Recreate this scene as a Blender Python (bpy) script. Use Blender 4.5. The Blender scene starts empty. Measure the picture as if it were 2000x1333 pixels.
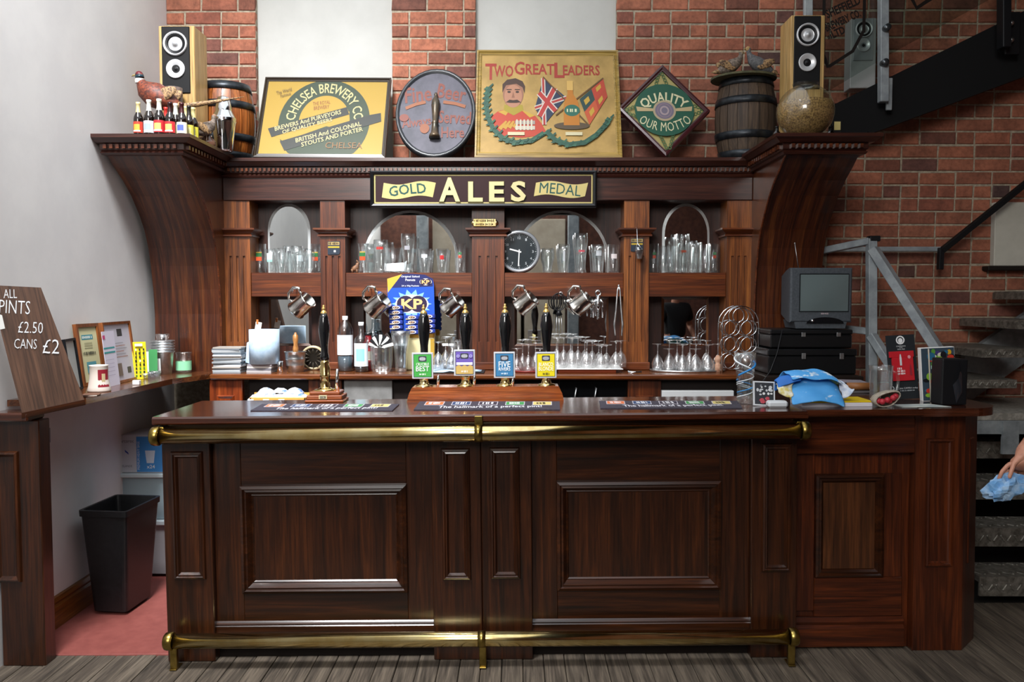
import bpy, bmesh, math, random
from mathutils import Matrix, Vector
PI = math.pi
rnd = random.Random(7)
# ------------------------------------------------------------------ camera, world, light, exposure
F = 1650.0                                   # focal length in pixels of the 2000 x 1333 frame
CAM = Vector((0.0, 0.0, 1.6))
PITCH = math.atan(84.5 / F); YAW = 10.0 / F
RC = Matrix.Rotation(YAW, 3, 'Z') @ Matrix.Rotation(PI / 2 - PITCH, 3, 'X')
sc = bpy.context.scene
C = sc.collection
cd = bpy.data.cameras.new('camera'); cam = bpy.data.objects.new('camera', cd); C.objects.link(cam)
cam.location = CAM; cam.rotation_euler = RC.to_euler()
cd.sensor_width = 36.0; cd.lens = F / 2000.0 * 36.0; cd.clip_start = 0.05; cd.clip_end = 100
sc.camera = cam
w = bpy.data.worlds.new('world'); sc.world = w; w.use_nodes = True
w.node_tree.nodes['Background'].inputs[0].default_value = (0.90, 0.95, 1.0, 1)
w.node_tree.nodes['Background'].inputs[1].default_value = 0.72
def area(name, loc, target, sx, sy, power, col, spread=PI):
    l = bpy.data.lights.new(name, 'AREA'); l.shape = 'RECTANGLE'; l.size = sx; l.size_y = sy
    l.energy = power; l.color = col; l.spread = spread
    o = bpy.data.objects.new(name, l); C.objects.link(o); o.location = loc
    o.rotation_euler = (Vector(target) - Vector(loc)).to_track_quat('-Z', 'Y').to_euler()
    return o
area('high_window_light', (-1.4, -2.9, 4.2), (-0.6, 4.6, 1.0), 2.2, 2.0, 125, (1.0, 0.97, 0.93))
area('roof_light', (-1.5, 1.9, 5.6), (-1.15, 5.15, 1.25), 1.2, 1.0, 42, (0.98, 0.98, 1.0), math.radians(60))
sc.view_settings.view_transform = 'Standard'; sc.view_settings.look = 'None'
sc.view_settings.gamma = 1.0; sc.view_settings.use_curve_mapping = False
sc.view_settings.exposure = 0.97
sc.cycles.transparent_max_bounces = 40
sc.cycles.max_bounces = 10
# ------------------------------------------------------------------ pixel helpers (2000 x 1333 frame)
def ray(px, py):
    return RC @ Vector(((px - 1000.0) / F, -(py - 666.5) / F, -1.0))
def P(px, py, Y):
    d = ray(px, py); return CAM + d * (Y / d.y)
def PZ(px, py, z):
    d = ray(px, py); return CAM + d * ((z - CAM.z) / d.z)
def PX(px, py, X):
    d = ray(px, py); return CAM + d * (X / d.x)
def S(Y): return Y / F
TILT = 0.0098                                # the old floor and the counter on it run slightly out of level
RT = Matrix.Rotation(-TILT, 3, 'Y')
BROOT = Vector((-0.158, 3.66, 0.0))
def PB(px, py, Y):                           # pixel -> counter-local coordinates
    return RT.transposed() @ (P(px, py, Y) - BROOT)
ZT = 1.103                                   # counter top height
def on_bar(px, py):                          # world point where the pixel meets the counter top
    n = RT @ Vector((0, 0, 1)); p0 = BROOT + RT @ Vector((0, 0, ZT)); d = ray(px, py)
    return CAM + d * ((p0 - CAM).dot(n) / d.dot(n))
# ------------------------------------------------------------------ materials
def lin(h):
    if not isinstance(h, str): return tuple(h) + ((1,) if len(h) == 3 else ())
    h = h.lstrip('#'); v = [int(h[i:i + 2], 16) / 255 for i in (0, 2, 4)]
    return tuple(c / 12.92 if c <= .04045 else ((c + .055) / 1.055) ** 2.4 for c in v) + (1,)
MC = {}
def mat0(key):
    m = bpy.data.materials.new(key); m.use_nodes = True
    nt = m.node_tree; b = nt.nodes['Principled BSDF']; MC[key] = m
    return m, nt, b
def flat(h, rough=.55, metal=0.0, coat=0.0):
    k = 'paint_%s_%g_%g_%g' % (h, rough, metal, coat)
    if k in MC: return MC[k]
    m, nt, b = mat0(k)
    b.inputs['Base Color'].default_value = lin(h); b.inputs['Roughness'].default_value = rough
    b.inputs['Metallic'].default_value = metal; b.inputs['Coat Weight'].default_value = coat
    if rough >= .4 and metal == 0: b.inputs['Specular IOR Level'].default_value = .28
    return m
def N(nt, t, **kw):
    n = nt.nodes.new(t)
    for k, v in kw.items(): setattr(n, k, v)
    return n
def coords(nt, scale=(1, 1, 1), jitter=True):
    tc = N(nt, 'ShaderNodeTexCoord'); mp = N(nt, 'ShaderNodeMapping')
    mp.inputs['Scale'].default_value = scale
    if jitter:
        oi = N(nt, 'ShaderNodeObjectInfo'); mul = N(nt, 'ShaderNodeMath', operation='MULTIPLY'); mul.inputs[1].default_value = 37.0
        nt.links.new(oi.outputs['Random'], mul.inputs[0])
        add = N(nt, 'ShaderNodeVectorMath', operation='ADD')
        nt.links.new(tc.outputs['Object'], add.inputs[0]); nt.links.new(mul.outputs[0], add.inputs[1])
        nt.links.new(add.outputs[0], mp.inputs['Vector'])
    else: nt.links.new(tc.outputs['Object'], mp.inputs['Vector'])
    return mp.outputs[0]
def noise(nt, vec, scale, detail=4, rough=.55, dist=0.0):
    n = N(nt, 'ShaderNodeTexNoise'); n.inputs['Scale'].default_value = scale; n.inputs['Detail'].default_value = detail
    n.inputs['Roughness'].default_value = rough; n.inputs['Distortion'].default_value = dist
    nt.links.new(vec, n.inputs['Vector']); return n.outputs['Fac']
def ramp(nt, fac, stops):
    r = N(nt, 'ShaderNodeValToRGB'); e = r.color_ramp.elements
    while len(e) < len(stops): e.new(.5)
    for i, (p, c) in enumerate(stops): e[i].position = p; e[i].color = lin(c)
    nt.links.new(fac, r.inputs[0]); return r.outputs[0]
def bump(nt, b, h, strength=.2, dist=.002):
    bp = N(nt, 'ShaderNodeBump'); bp.inputs['Strength'].default_value = strength; bp.inputs['Distance'].default_value = dist
    nt.links.new(h, bp.inputs['Height']); nt.links.new(bp.outputs[0], b.inputs['Normal'])
def mixc(nt, f, a, c, mode='MIX'):
    m = N(nt, 'ShaderNodeMix', data_type='RGBA', blend_type=mode)
    for i, x in ((0, f), (6, a), (7, c)):
        if hasattr(x, 'is_linked'): nt.links.new(x, m.inputs[i])
        elif i == 0: m.inputs[0].default_value = x
        else: m.inputs[i].default_value = lin(x)
    return m.outputs[2]
def wood(key, dark, mid, light, axis='Z', rough=.32, coat=.25, grain=1.0):
    if key in MC: return MC[key]
    m, nt, b = mat0(key)
    s = {'X': (1.2, 22, 22), 'Y': (22, 1.2, 22), 'Z': (22, 22, 1.2), 'V': (20, 1.2, 1.2)}[axis]
    s2 = {'X': (5, 160, 160), 'Y': (160, 5, 160), 'Z': (160, 160, 5), 'V': (150, 5, 5)}[axis]
    v = coords(nt, s); v2 = coords(nt, s2)
    n1 = noise(nt, v, 1.0 * grain, 5, .6, 1.2); n2 = noise(nt, v2, 1.0, 3, .6)
    c1 = ramp(nt, n1, [(.28, dark), (.5, mid), (.74, light)])
    c2 = ramp(nt, n2, [(.35, '#5a5a5a'), (.62, '#ffffff')])
    nt.links.new(mixc(nt, .55, c1, c2, 'MULTIPLY'), b.inputs['Base Color'])
    b.inputs['Roughness'].default_value = rough; b.inputs['Coat Weight'].default_value = coat; b.inputs['Coat Roughness'].default_value = .15
    bump(nt, b, n2, .12, .0015)
    return m
def speckle(key, a, c, scale=60, rough=.7, bs=.25, metal=0.0, lo=.38, hi=.62, dist=.002):
    if key in MC: return MC[key]
    m, nt, b = mat0(key)
    n = noise(nt, coords(nt), scale, 6, .6)
    nt.links.new(ramp(nt, n, [(lo, a), (hi, c)]), b.inputs['Base Color'])
    b.inputs['Roughness'].default_value = rough; b.inputs['Metallic'].default_value = metal
    bump(nt, b, n, bs, dist)
    return m
def glassm(key='clear_glass', tint='#fcfefe', edge=.92, base=.09):
    if key in MC: return MC[key]
    m, nt, b = mat0(key); nt.nodes.remove(b)
    out = nt.nodes['Material Output']
    tr = N(nt, 'ShaderNodeBsdfTransparent'); tr.inputs[0].default_value = lin(tint)
    gl = N(nt, 'ShaderNodeBsdfGlossy'); gl.inputs['Roughness'].default_value = .03; gl.inputs[0].default_value = (1, 1, 1, 1)
    lw = N(nt, 'ShaderNodeLayerWeight'); lw.inputs[0].default_value = .35
    mr = N(nt, 'ShaderNodeMapRange'); mr.inputs['To Min'].default_value = base; mr.inputs['To Max'].default_value = edge
    pw = N(nt, 'ShaderNodeMath', operation='POWER'); pw.inputs[1].default_value = 2.0
    nt.links.new(lw.outputs['Facing'], pw.inputs[0]); nt.links.new(pw.outputs[0], mr.inputs['Value'])
    g2 = N(nt, 'ShaderNodeBsdfGlossy'); g2.inputs['Roughness'].default_value = .32; g2.inputs[0].default_value = (1, 1, 1, 1)
    ga = N(nt, 'ShaderNodeMixShader'); ga.inputs[0].default_value = .35
    nt.links.new(gl.outputs[0], ga.inputs[1]); nt.links.new(g2.outputs[0], ga.inputs[2]); gl = ga
    mx = N(nt, 'ShaderNodeMixShader')
    nt.links.new(mr.outputs[0], mx.inputs[0]); nt.links.new(tr.outputs[0], mx.inputs[1]); nt.links.new(gl.outputs[0], mx.inputs[2])
    nt.links.new(mx.outputs[0], out.inputs[0])
    return m
W_BARZ = wood('bar_wood_upright', '#1c0d05', '#361909', '#50280f', 'Z', .30, .3)
W_BARX = wood('bar_wood_level', '#1c0d05', '#361909', '#50280f', 'X', .28, .3)
W_TOP = wood('bar_top_wood', '#2a120a', '#431f11', '#552a18', 'X', .16, .6)
W_ENDZ = wood('end_post_wood', '#2b1006', '#4d200b', '#6e3212', 'Z', .34, .25)
W_BBZ = wood('back_bar_upright_wood', '#2c1206', '#57260d', '#7d3f17', 'Z', .36, .2)
W_OAKZ = wood('back_bar_pilaster_oak', '#3a1a08', '#80451a', '#a5642a', 'Z', .4, .15, .8)
W_BBX = wood('back_bar_level_wood', '#35170a', '#5c2a11', '#7c4019', 'X', .33, .2)
W_DKX = wood('frieze_wood', '#240f0b', '#3e1d15', '#4c2a1e', 'X', .3, .25)
W_DKZ = wood('bracket_wood', '#241008', '#4a210e', '#6e3816', 'Z', .3, .25)
W_BRK = wood('curved_bracket_wood', '#241008', '#4a210e', '#73401c', 'V', .3, .25)
W_PANEL = wood('back_panel_wood', '#22100b', '#3c1c12', '#4c271a', 'Z', .4, .1)
W_PUMP = wood('pump_clip_wood', '#5a260c', '#9a4e20', '#b86c36', 'X', .25, .5)
W_BASE = wood('baseboard_wood', '#6a3a14', '#8d5522', '#a36a32', 'Y', .35, .2)
BRASS = speckle('polished_brass', '#d8bc78', '#f0deA4', 9, .15, .03, 1.0)
BRASSD = speckle('aged_brass', '#7d6a35', '#b39b55', 14, .28, .05, 1.0)
CHROME = flat('#dfe3e6', .09, 1.0)
STEEL = speckle('brushed_steel', '#b4b8ba', '#d8dadb', 30, .36, .04, 1.0)
PEWTER = speckle('polished_pewter', '#c2c0ba', '#eae8e2', 25, .2, .1, 1.0)
BLACKP = flat('#0c0d0f', .12, 0, .5)
BLACKM = flat('#141518', .45)
GLASS = glassm()
STEM = glassm('stemware_glass', '#ffffff', 1.0, .17)
GREYP = speckle('grey_steel_paint', '#7f868b', '#9aa1a5', 12, .45, .05)
WHITEP = speckle('white_plaster', '#d8d7d6', '#e0dfdd', 3, .75, .12)
MIRROR = flat('#e6eaea', .015, 1.0)
# ------------------------------------------------------------------ mesh builder
class MB:
    def __init__(s): s.v = []; s.f = []; s.m = []; s.s = []
    def add(s, vs, fs, mat=0, smooth=False, M=None):
        o = len(s.v)
        for p in vs:
            p = Vector(p); s.v.append(M @ p if M is not None else p)
        for q in fs: s.f.append([o + i for i in q]); s.m.append(mat); s.s.append(smooth)
        return s
    def box(s, x0, x1, y0, y1, z0, z1, b=0.0, mat=0, M=None):
        if b <= 0:
            vs = [(x, y, z) for z in (z0, z1) for y in (y0, y1) for x in (x0, x1)]
            return s.add(vs, [(0, 2, 3, 1), (4, 5, 7, 6), (0, 1, 5, 4), (2, 6, 7, 3), (0, 4, 6, 2), (1, 3, 7, 5)], mat, False, M)
        b = min(b, abs(x1 - x0) * .45, abs(y1 - y0) * .45, abs(z1 - z0) * .45)
        lv = [(z0, b), (z0 + b, 0), (z1 - b, 0), (z1, b)]
        vs = []
        for z, i in lv:
            xa, xb, ya, yb = x0 + i, x1 - i, y0 + i, y1 - i
            c = 0 if i else b
            vs += [(xa + c, ya, z), (xb - c, ya, z), (xb, ya + c, z), (xb, yb - c, z), (xb - c, yb, z), (xa + c, yb, z), (xa, yb - c, z), (xa, ya + c, z)]
        fs = [tuple(range(7, -1, -1)), tuple(range(24, 32))]
        for k in range(3):
            for j in range(8):
                a, d = k * 8 + j, k * 8 + (j + 1) % 8
                fs.append((a, d, d + 8, a + 8))
        return s.add(vs, fs, mat, False, M)
    def prism(s, poly, axis, a0, a1, mat=0, M=None, smooth=False):
        n = len(poly)
        def p3(p, a): return {'x': (a, p[0], p[1]), 'y': (p[0], a, p[1]), 'z': (p[0], p[1], a)}[axis]
        vs = [p3(p, a0) for p in poly] + [p3(p, a1) for p in poly]
        o = len(s.f)
        s.add(vs, [tuple(range(n)), tuple(range(2 * n - 1, n - 1, -1))], mat, False, M)
        s.f = s.f; base = len(s.v) - 2 * n
        for i in range(n):
            j = (i + 1) % n
            s.f.append([base + i, base + j, base + n + j, base + n + i]); s.m.append(mat); s.s.append(smooth)
        return s
    def lathe(s, prof, seg=20, mat=0, M=None, smooth=True, a0=0.0, a1=2 * PI, mats=None):
        full = abs(a1 - a0 - 2 * PI) < 1e-6
        cols = seg if full else seg + 1
        vs = []
        for r, z in prof:
            for i in range(cols):
                a = a0 + (a1 - a0) * i / seg
                vs.append((r * math.cos(a), r * math.sin(a), z))
        o = len(s.v); s.add(vs, [], mat, smooth, M)
        for k in range(len(prof) - 1):
            for i in range(seg):
                j = (i + 1) % cols
                q = [o + k * cols + i, o + k * cols + j, o + (k + 1) * cols + j, o + (k + 1) * cols + i]
                s.f.append(q); s.m.append(mats[k] if mats else mat); s.s.append(smooth)
        return s
    def tube(s, path, r, seg=8, mat=0, closed=False, caps=True, M=None, smooth=True):
        path = [Vector(p) for p in path]; n = len(path); rs = r if hasattr(r, '__len__') else [r] * n
        o = len(s.v); vs = []; up = None
        for i in range(n):
            if closed: t = path[(i + 1) % n] - path[i - 1]
            else: t = path[min(i + 1, n - 1)] - path[max(i - 1, 0)]
            t.normalize()
            if up is None:
                up = Vector((0, 0, 1)) if abs(t.z) < .9 else Vector((0, 1, 0))
            u = up - t * up.dot(t)
            if u.length < 1e-6: u = Vector((1, 0, 0)) - t * t.x
            u.normalize(); up = u; q = t.cross(u)
            for k in range(seg):
                a = 2 * PI * k / seg
                vs.append(path[i] + (u * math.cos(a) + q * math.sin(a)) * rs[i])
        fs = []
        for i in range(n if closed else n - 1):
            for k in range(seg):
                a = i * seg; d = ((i + 1) % n) * seg; l = (k + 1) % seg
                fs.append((a + k, a + l, d + l, d + k))
        if caps and not closed:
            fs.append(tuple(range(seg - 1, -1, -1))); fs.append(tuple((n - 1) * seg + k for k in range(seg)))
        return s.add(vs, fs, mat, smooth, M)
    def ball(s, c, r, seg=12, mat=0, M=None):
        rx, ry, rz = r if hasattr(r, '__len__') else (r, r, r)
        T = Matrix.Translation(c) @ Matrix.Diagonal((rx, ry, rz, 1))
        if M is not None: T = M @ T
        h = max(6, seg // 2 + 2)
        return s.lathe([(max(1e-4, math.sin(PI * i / h)), -math.cos(PI * i / h)) for i in range(h + 1)], seg, mat, T)
    def loops(s, x0, x1, z0, z1, y, prof, mat=0, close=True):
        """mitred moulding round a rectangle in the XZ plane: prof = (inset, dy) steps; last loop closed with a face"""
        o = len(s.v)
        for ins, dy in prof:
            for x, z in ((x0 + ins, z0 + ins), (x1 - ins, z0 + ins), (x1 - ins, z1 - ins), (x0 + ins, z1 - ins)):
                s.v.append(Vector((x, y + dy, z)))
        for k in range(len(prof) - 1):
            for i in range(4):
                j = (i + 1) % 4
                s.f.append([o + k * 4 + i, o + k * 4 + j, o + k * 4 + 4 + j, o + k * 4 + 4 + i]); s.m.append(mat); s.s.append(False)
        if close:
            b = o + (len(prof) - 1) * 4
            s.f.append([b, b + 1, b + 2, b + 3]); s.m.append(mat); s.s.append(False)
        return s
    def mesh(s, name, mats):
        me = bpy.data.meshes.new(name)
        me.from_pydata([tuple(p) for p in s.v], [], s.f)
        for m in (mats if isinstance(mats, (list, tuple)) else [mats]): me.materials.append(m)
        me.polygons.foreach_set('material_index', s.m); me.polygons.foreach_set('use_smooth', s.s)
        bm = bmesh.new(); bm.from_mesh(me); bmesh.ops.recalc_face_normals(bm, faces=bm.faces); bm.to_mesh(me); bm.free()
        return me
    def build(s, name, mats, parent=None, loc=None, rot=None, **tags):
        o = bpy.data.objects.new(name, s.mesh(name, mats)); C.objects.link(o)
        if parent is not None: o.parent = parent
        if loc is not None: o.location = loc
        if rot is not None: o.rotation_euler = rot
        for k, v in tags.items(): o[k] = v
        return o
def T3(loc, rz=0.0, rx=0.0, ry=0.0, sc_=1.0):
    return Matrix.Translation(loc) @ Matrix.Rotation(rz, 4, 'Z') @ Matrix.Rotation(ry, 4, 'Y') @ Matrix.Rotation(rx, 4, 'X') @ Matrix.Scale(sc_, 4)
def thing(name, label, cat, loc, group=None, rot=None, tilt=False):
    o = bpy.data.objects.new(name, None); C.objects.link(o); o.empty_display_size = .05
    o.location = loc
    R = Matrix.Identity(3)
    if rot is not None:
        from mathutils import Euler
        R = Euler(rot).to_matrix()
    if tilt: R = RT @ R
    o.rotation_euler = R.to_euler()
    o['label'] = label; o['category'] = cat
    if group: o['group'] = group
    return o
def copy_tree(o, loc, label=None, rot=None, parent=None):
    c = o.copy(); C.objects.link(c)
    if parent is None:
        c.location = loc
        if rot is not None: c.rotation_euler = rot
        if label: c['label'] = label
    else: c.parent = parent
    for ch in o.children: copy_tree(ch, None, parent=c)
    return c
def tag(o, label, cat, group=None, tilt=False):
    o['label'] = label; o['category'] = cat
    if group: o['group'] = group
    if tilt: o.rotation_euler = (RT @ o.rotation_euler.to_matrix()).to_euler()
    return o
def struct(o): o['kind'] = 'structure'; return o
# ------------------------------------------------------------------ flat print: lettering and painted shapes on a panel facing -Y
TXT = {}
def text_mesh(st, bold=0.0):
    k = (st, bold)
    if k in TXT: return TXT[k]
    if st[0] == '~':                             # print too small to read: a row of little marks
        n = int(st[1:]); r = random.Random(n); vs = []; fs = []; x = 0.0
        for i in range(n):
            w_ = r.uniform(.5, .95); h = r.choice((.5, .5, .38)); o = len(vs)
            vs += [(x, -h), (x + w_, -h), (x + w_, h), (x, h)]; fs.append((o, o + 1, o + 2, o + 3)); x += w_ + r.choice((.25, .3, .8))
        TXT[k] = ([(a / x - .5, b) for a, b in vs], fs); return TXT[k]
    cu = bpy.data.curves.new('lettering', 'FONT'); cu.body = st; cu.resolution_u = 2; cu.offset = bold; cu.fill_mode = 'BOTH'
    ob = bpy.data.objects.new('lettering', cu)
    me = bpy.data.meshes.new_from_object(ob)
    vs = [(v.co.x, v.co.y) for v in me.vertices]; fs = [tuple(p.vertices) for p in me.polygons]
    bpy.data.objects.remove(ob); bpy.data.curves.remove(cu); bpy.data.meshes.remove(me)
    if not vs: vs = [(0, 0), (1, 1)]
    x0 = min(v[0] for v in vs); x1 = max(v[0] for v in vs); y0 = min(v[1] for v in vs); y1 = max(v[1] for v in vs)
    TXT[k] = ([((x - x0) / (x1 - x0) - .5, (y - y0) / max(1e-6, y1 - y0) - .5) for x, y in vs], fs)
    return TXT[k]
class Art:
    """layers of flat paint in panel coordinates (u to the right, v up), each a hair in front of the last"""
    def __init__(s, step=.0004, tone=1.0): s.mb = MB(); s.mats = []; s.k = 1; s.step = step; s.tone = tone
    def mi(s, col, rough=.5, metal=0.0):
        m = col if isinstance(col, bpy.types.Material) else flat(col if s.tone == 1 else tuple(round(q * s.tone, 4) for q in lin(col)[:3]), rough, metal)
        if m not in s.mats: s.mats.append(m)
        return s.mats.index(m)
    def put(s, uv, fs, col, rough=.5, metal=0.0):
        d = -s.k * s.step; s.k += 1
        s.mb.add([(u, d, v) for u, v in uv], fs, s.mi(col, rough, metal)); return s
    def poly(s, pts, col, **k): return s.put(pts, [tuple(range(len(pts)))], col, **k)
    def rect(s, u0, u1, v0, v1, col, **k): return s.poly([(u0, v0), (u1, v0), (u1, v1), (u0, v1)], col, **k)
    def ell(s, cu, cv, ru, rv, col, n=28, a0=0, a1=2 * PI, **k):
        full = abs(a1 - a0 - 2 * PI) < 1e-6
        return s.poly([(cu + ru * math.cos(a0 + (a1 - a0) * i / n), cv + rv * math.sin(a0 + (a1 - a0) * i / n)) for i in range(n if full else n + 1)], col, **k)
    def ring(s, cu, cv, r0, r1, col, a0=0, a1=2 * PI, n=28, sy=1.0, **k):
        uv = []; fs = []
        for i in range(n + 1):
            a = a0 + (a1 - a0) * i / n
            for r in (r0, r1): uv.append((cu + r * math.cos(a), cv + r * sy * math.sin(a)))
        for i in range(n): fs.append((2 * i, 2 * i + 1, 2 * i + 3, 2 * i + 2))
        return s.put(uv, fs, col, **k)
    def line(s, pts, wd, col, **k):
        uv = []; fs = []
        for i, p in enumerate(pts):
            a = Vector(pts[max(i - 1, 0)]); b = Vector(pts[min(i + 1, len(pts) - 1)]); t = (b - a)
            t = t.normalized() if t.length > 0 else Vector((1, 0)); n = Vector((-t.y, t.x)) * wd * .5
            uv += [(p[0] + n.x, p[1] + n.y), (p[0] - n.x, p[1] - n.y)]
        for i in range(len(pts) - 1): fs.append((2 * i, 2 * i + 1, 2 * i + 3, 2 * i + 2))
        return s.put(uv, fs, col, **k)
    def text(s, st, cu, cv, wd, ht, col, rot=0.0, bold=.012, arc=None, shear=0.0, wave=None, **k):
        vs, fs = text_mesh(st, bold); uv = []
        for x, y in vs:
            u, v = x * wd + shear * y * ht, y * ht
            if wave: v += wave[0] * math.sin((x + .5) * PI * 2 * wave[1] + wave[2])
            if arc:                                  # radius (positive: centre below, negative: centre above)
                R = arc; a = u / abs(R)
                if R > 0: u, v = (R + v) * math.sin(a), (R + v) * math.cos(a) - R
                else: u, v = (-R - v) * math.sin(a), -R - (-R - v) * math.cos(a)
            if rot: u, v = u * math.cos(rot) - v * math.sin(rot), u * math.sin(rot) + v * math.cos(rot)
            uv.append((cu + u, cv + v))
        return s.put(uv, fs, col, **k)
    def build(s, name='print', parent=None, **kw): return s.mb.build(name, s.mats, parent, **kw)
# ================================================================== the room
WY = 5.56; WX = -2.27
mb = MB(); mb.box(WX - .12, WX, -3.2, WY + .2, -.1, 4.6)
struct(mb.build('wall_left', WHITEP))
# --- brick wall: every brick its own piece
def brick_mat():
    m, nt, b = mat0('red_brick')
    oi = N(nt, 'ShaderNodeObjectInfo')
    c = ramp(nt, oi.outputs['Random'], [(0, '#5a4340'), (.07, '#86513f'), (.35, '#a5674f'), (.6, '#b46f54'), (.88, '#9c5c48'), (1, '#6b4a44')])
    n = noise(nt, coords(nt), 40, 6, .65); n2 = noise(nt, coords(nt), 9, 3)
    c = mixc(nt, .5, c, ramp(nt, n, [(.3, '#8a8a8a'), (.6, '#ffffff')]), 'MULTIPLY')
    c = mixc(nt, .35, c, ramp(nt, n2, [(.35, '#777777'), (.6, '#ffffff')]), 'MULTIPLY')
    nt.links.new(c, b.inputs['Base Color']); b.inputs['Roughness'].default_value = .85
    bump(nt, b, n, .5, .004); return m
BRICK = brick_mat(); MORTAR = speckle('lime_mortar', '#8d8271', '#b0a48f', 45, .9, .5)
def brick_mesh(L, H, seed):
    r = random.Random(seed); j = lambda: r.uniform(-.0025, .0025); b = .006; m = MB()
    vs = []
    for y, i in ((.03, 0), (-.002, 0), (-.008, b)):
        for x, z in ((i, i), (L - i, i), (L - i, H - i), (i, H - i)): vs.append((x + j(), y + (j() if y < 0 else 0), z + j()))
    fs = []
    for k in range(2):
        for i in range(4): fs.append((k * 4 + i, k * 4 + (i + 1) % 4, k * 4 + 4 + (i + 1) % 4, k * 4 + 4 + i))
    fs.append((8, 9, 10, 11)); m.add(vs, fs)
    return m.mesh('brick', BRICK)
BM = {(L, s): brick_mesh(L, .075, s) for L in (.226, .108) for s in range(4)}
def brick_rows(wall, x_lo, x_hi, z_lo, z_hi, hidden, limit=300):
    out = []; k0 = int((z_lo - 3.278) / .086) - 1; k1 = int((z_hi - 3.278) / .086) + 1
    for k in range(k0, k1 + 1):
        z = 3.278 + k * .086 + .0055
        head = (k % 6 == 0); L = .108 if head else .226
        x = x_lo + (0 if k % 2 == 0 else -(L + .010) * .5) + rnd.uniform(-.006, .006)
        while x < x_hi:
            x0 = x; l = L; x += L + .010
            if not head and rnd.random() < .10: l = .108; x = x0 + l + .010
            if x0 + l < x_lo + .02 or x0 > x_hi - .02: continue
            a = max(x0, x_lo); e = min(x0 + l, x_hi); cx, cz = (a + e) / 2, z + .037
            px = 1010 + cx * F / WY; py = 582 - (cz - 1.6) * F / WY
            if hidden(px, py): continue
            out.append((a, z, l, (e - a) / l))
    rest = []
    for i, (a, z, l, s) in enumerate(out):
        if i < limit:
            o = bpy.data.objects.new('brick', BM[(l, i * 7 % 4)]); C.objects.link(o); o.parent = wall
            o.location = (a, WY, z); o.scale = (s, 1, 1)
        else: rest.append((a, z, l, s))
    if rest:
        m = MB()
        for a, z, l, s in rest: m.box(a, a + l * s, WY - .008, WY + .03, z, z + .075, .005)
        o = m.build('far_bricks', BRICK, wall); o['kind'] = 'stuff'
mb = MB()
XA, XB, XC, XD, XE = [P(q, 100, WY).x for q in (500, 766, 929, 1204, 1480)]
for a, e in ((WX, XA), (XB, XC), (XD, XE)): mb.box(a, e, WY - .001, WY + .2, 2.3, 4.6)
mb.box(WX, XE, WY - .001, WY + .2, -.1, 2.3)
wall_back = struct(mb.build('wall_back', MORTAR))
for a, e in ((WX, XA), (XB, XC), (XD, XE)):
    brick_rows(wall_back, a, e, 2.4, 3.9, lambda px, py: py > 312 or py < -70 or (px > 930 and px < 1204) or px < 330, 300)
mb = MB(); mb.box(XE, 4.2, WY - .001, WY + .2, -.1, 4.6)
wall_stair = struct(mb.build('wall_back_stairs', MORTAR))
brick_rows(wall_stair, XE, 3.8, .75, 3.75, lambda px, py: py < -40 or px > 2075 or py > 812 or (px < 1600 and py > 330 + 0) and px < 1590, 300)
for i, (a, e) in enumerate(((XA, XB), (XC, XD))):
    mb = MB(); mb.box(a, e, WY + .045, WY + .16, 2.3, 4.6)
    struct(mb.build('wall_panel_%d' % (i + 1), speckle('panel_paint', '#b3b3ae', '#bbbbb6', 3, .8, .05)))
# --- floor
FLB = wood('old_floorboards', '#3c352d', '#665b4f', '#857969', 'Y', .7, 0)
FLD = speckle('floor_dark_gap', '#15120f', '#241f1b', 20, .9)
def tilted(o): o.location = BROOT; o.rotation_euler = RT.to_euler(); return o
mb = MB(); mb.box(-5, 6, -7.2, 2.2, -.3, -.02)
floor = struct(tilted(mb.build('floor', FLD)))
bms = []
for s in range(6):
    m = MB(); r = random.Random(s)
    m.box(.0015, .0905, 0, 2.1, -.03, -.0005 - r.uniform(0, .003), .003); bms.append(m.mesh('floorboard', FLB))
for i in range(-34, 42):
    o = bpy.data.objects.new('floorboard', bms[i % 6]); C.objects.link(o); o.parent = floor; o.location = (i * .092, -1.45 + .0, 0)
mb = MB(); mb.box(-3, 4, -7.4 + 5.8, .9, -.06, -.031); mb.build('floor_underlay', FLD, floor)
LINO = speckle('red_floor_paint', '#8a4842', '#9c564e', 18, .6, .15, 0, .3, .7)
mb = MB(); mb.box(WX - BROOT.x + .02, 1.4, .075, 1.95, -.03, .004, .002)
struct(tilted(mb.build('floor_lino', LINO)))
mb = MB(); mb.prism([(0, 0), (.022, 0), (.022, .105), (.016, .118), (.018, .13), (.012, .15), (0, .155)], 'y', 0, 1.55)
struct(mb.build('baseboard_left', W_BASE, loc=(WX, 3.99, -.018)))
# --- the other side of the room, met only in the mirrors and the gloss of brass and varnish
mb = MB(); mb.box(-6, 6, -3.35, -3.2, -.1, 3.2); mb.box(-6, -2.6, -3.35, -3.2, 3.2, 6); mb.box(-.4, 6, -3.35, -3.2, 3.2, 6); mb.box(-2.6, -.4, -3.35, -3.2, 5.3, 6)
struct(mb.build('wall_rear', speckle('rear_brick_tone', '#5a3a30', '#74493b', 14, .85)))

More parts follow.
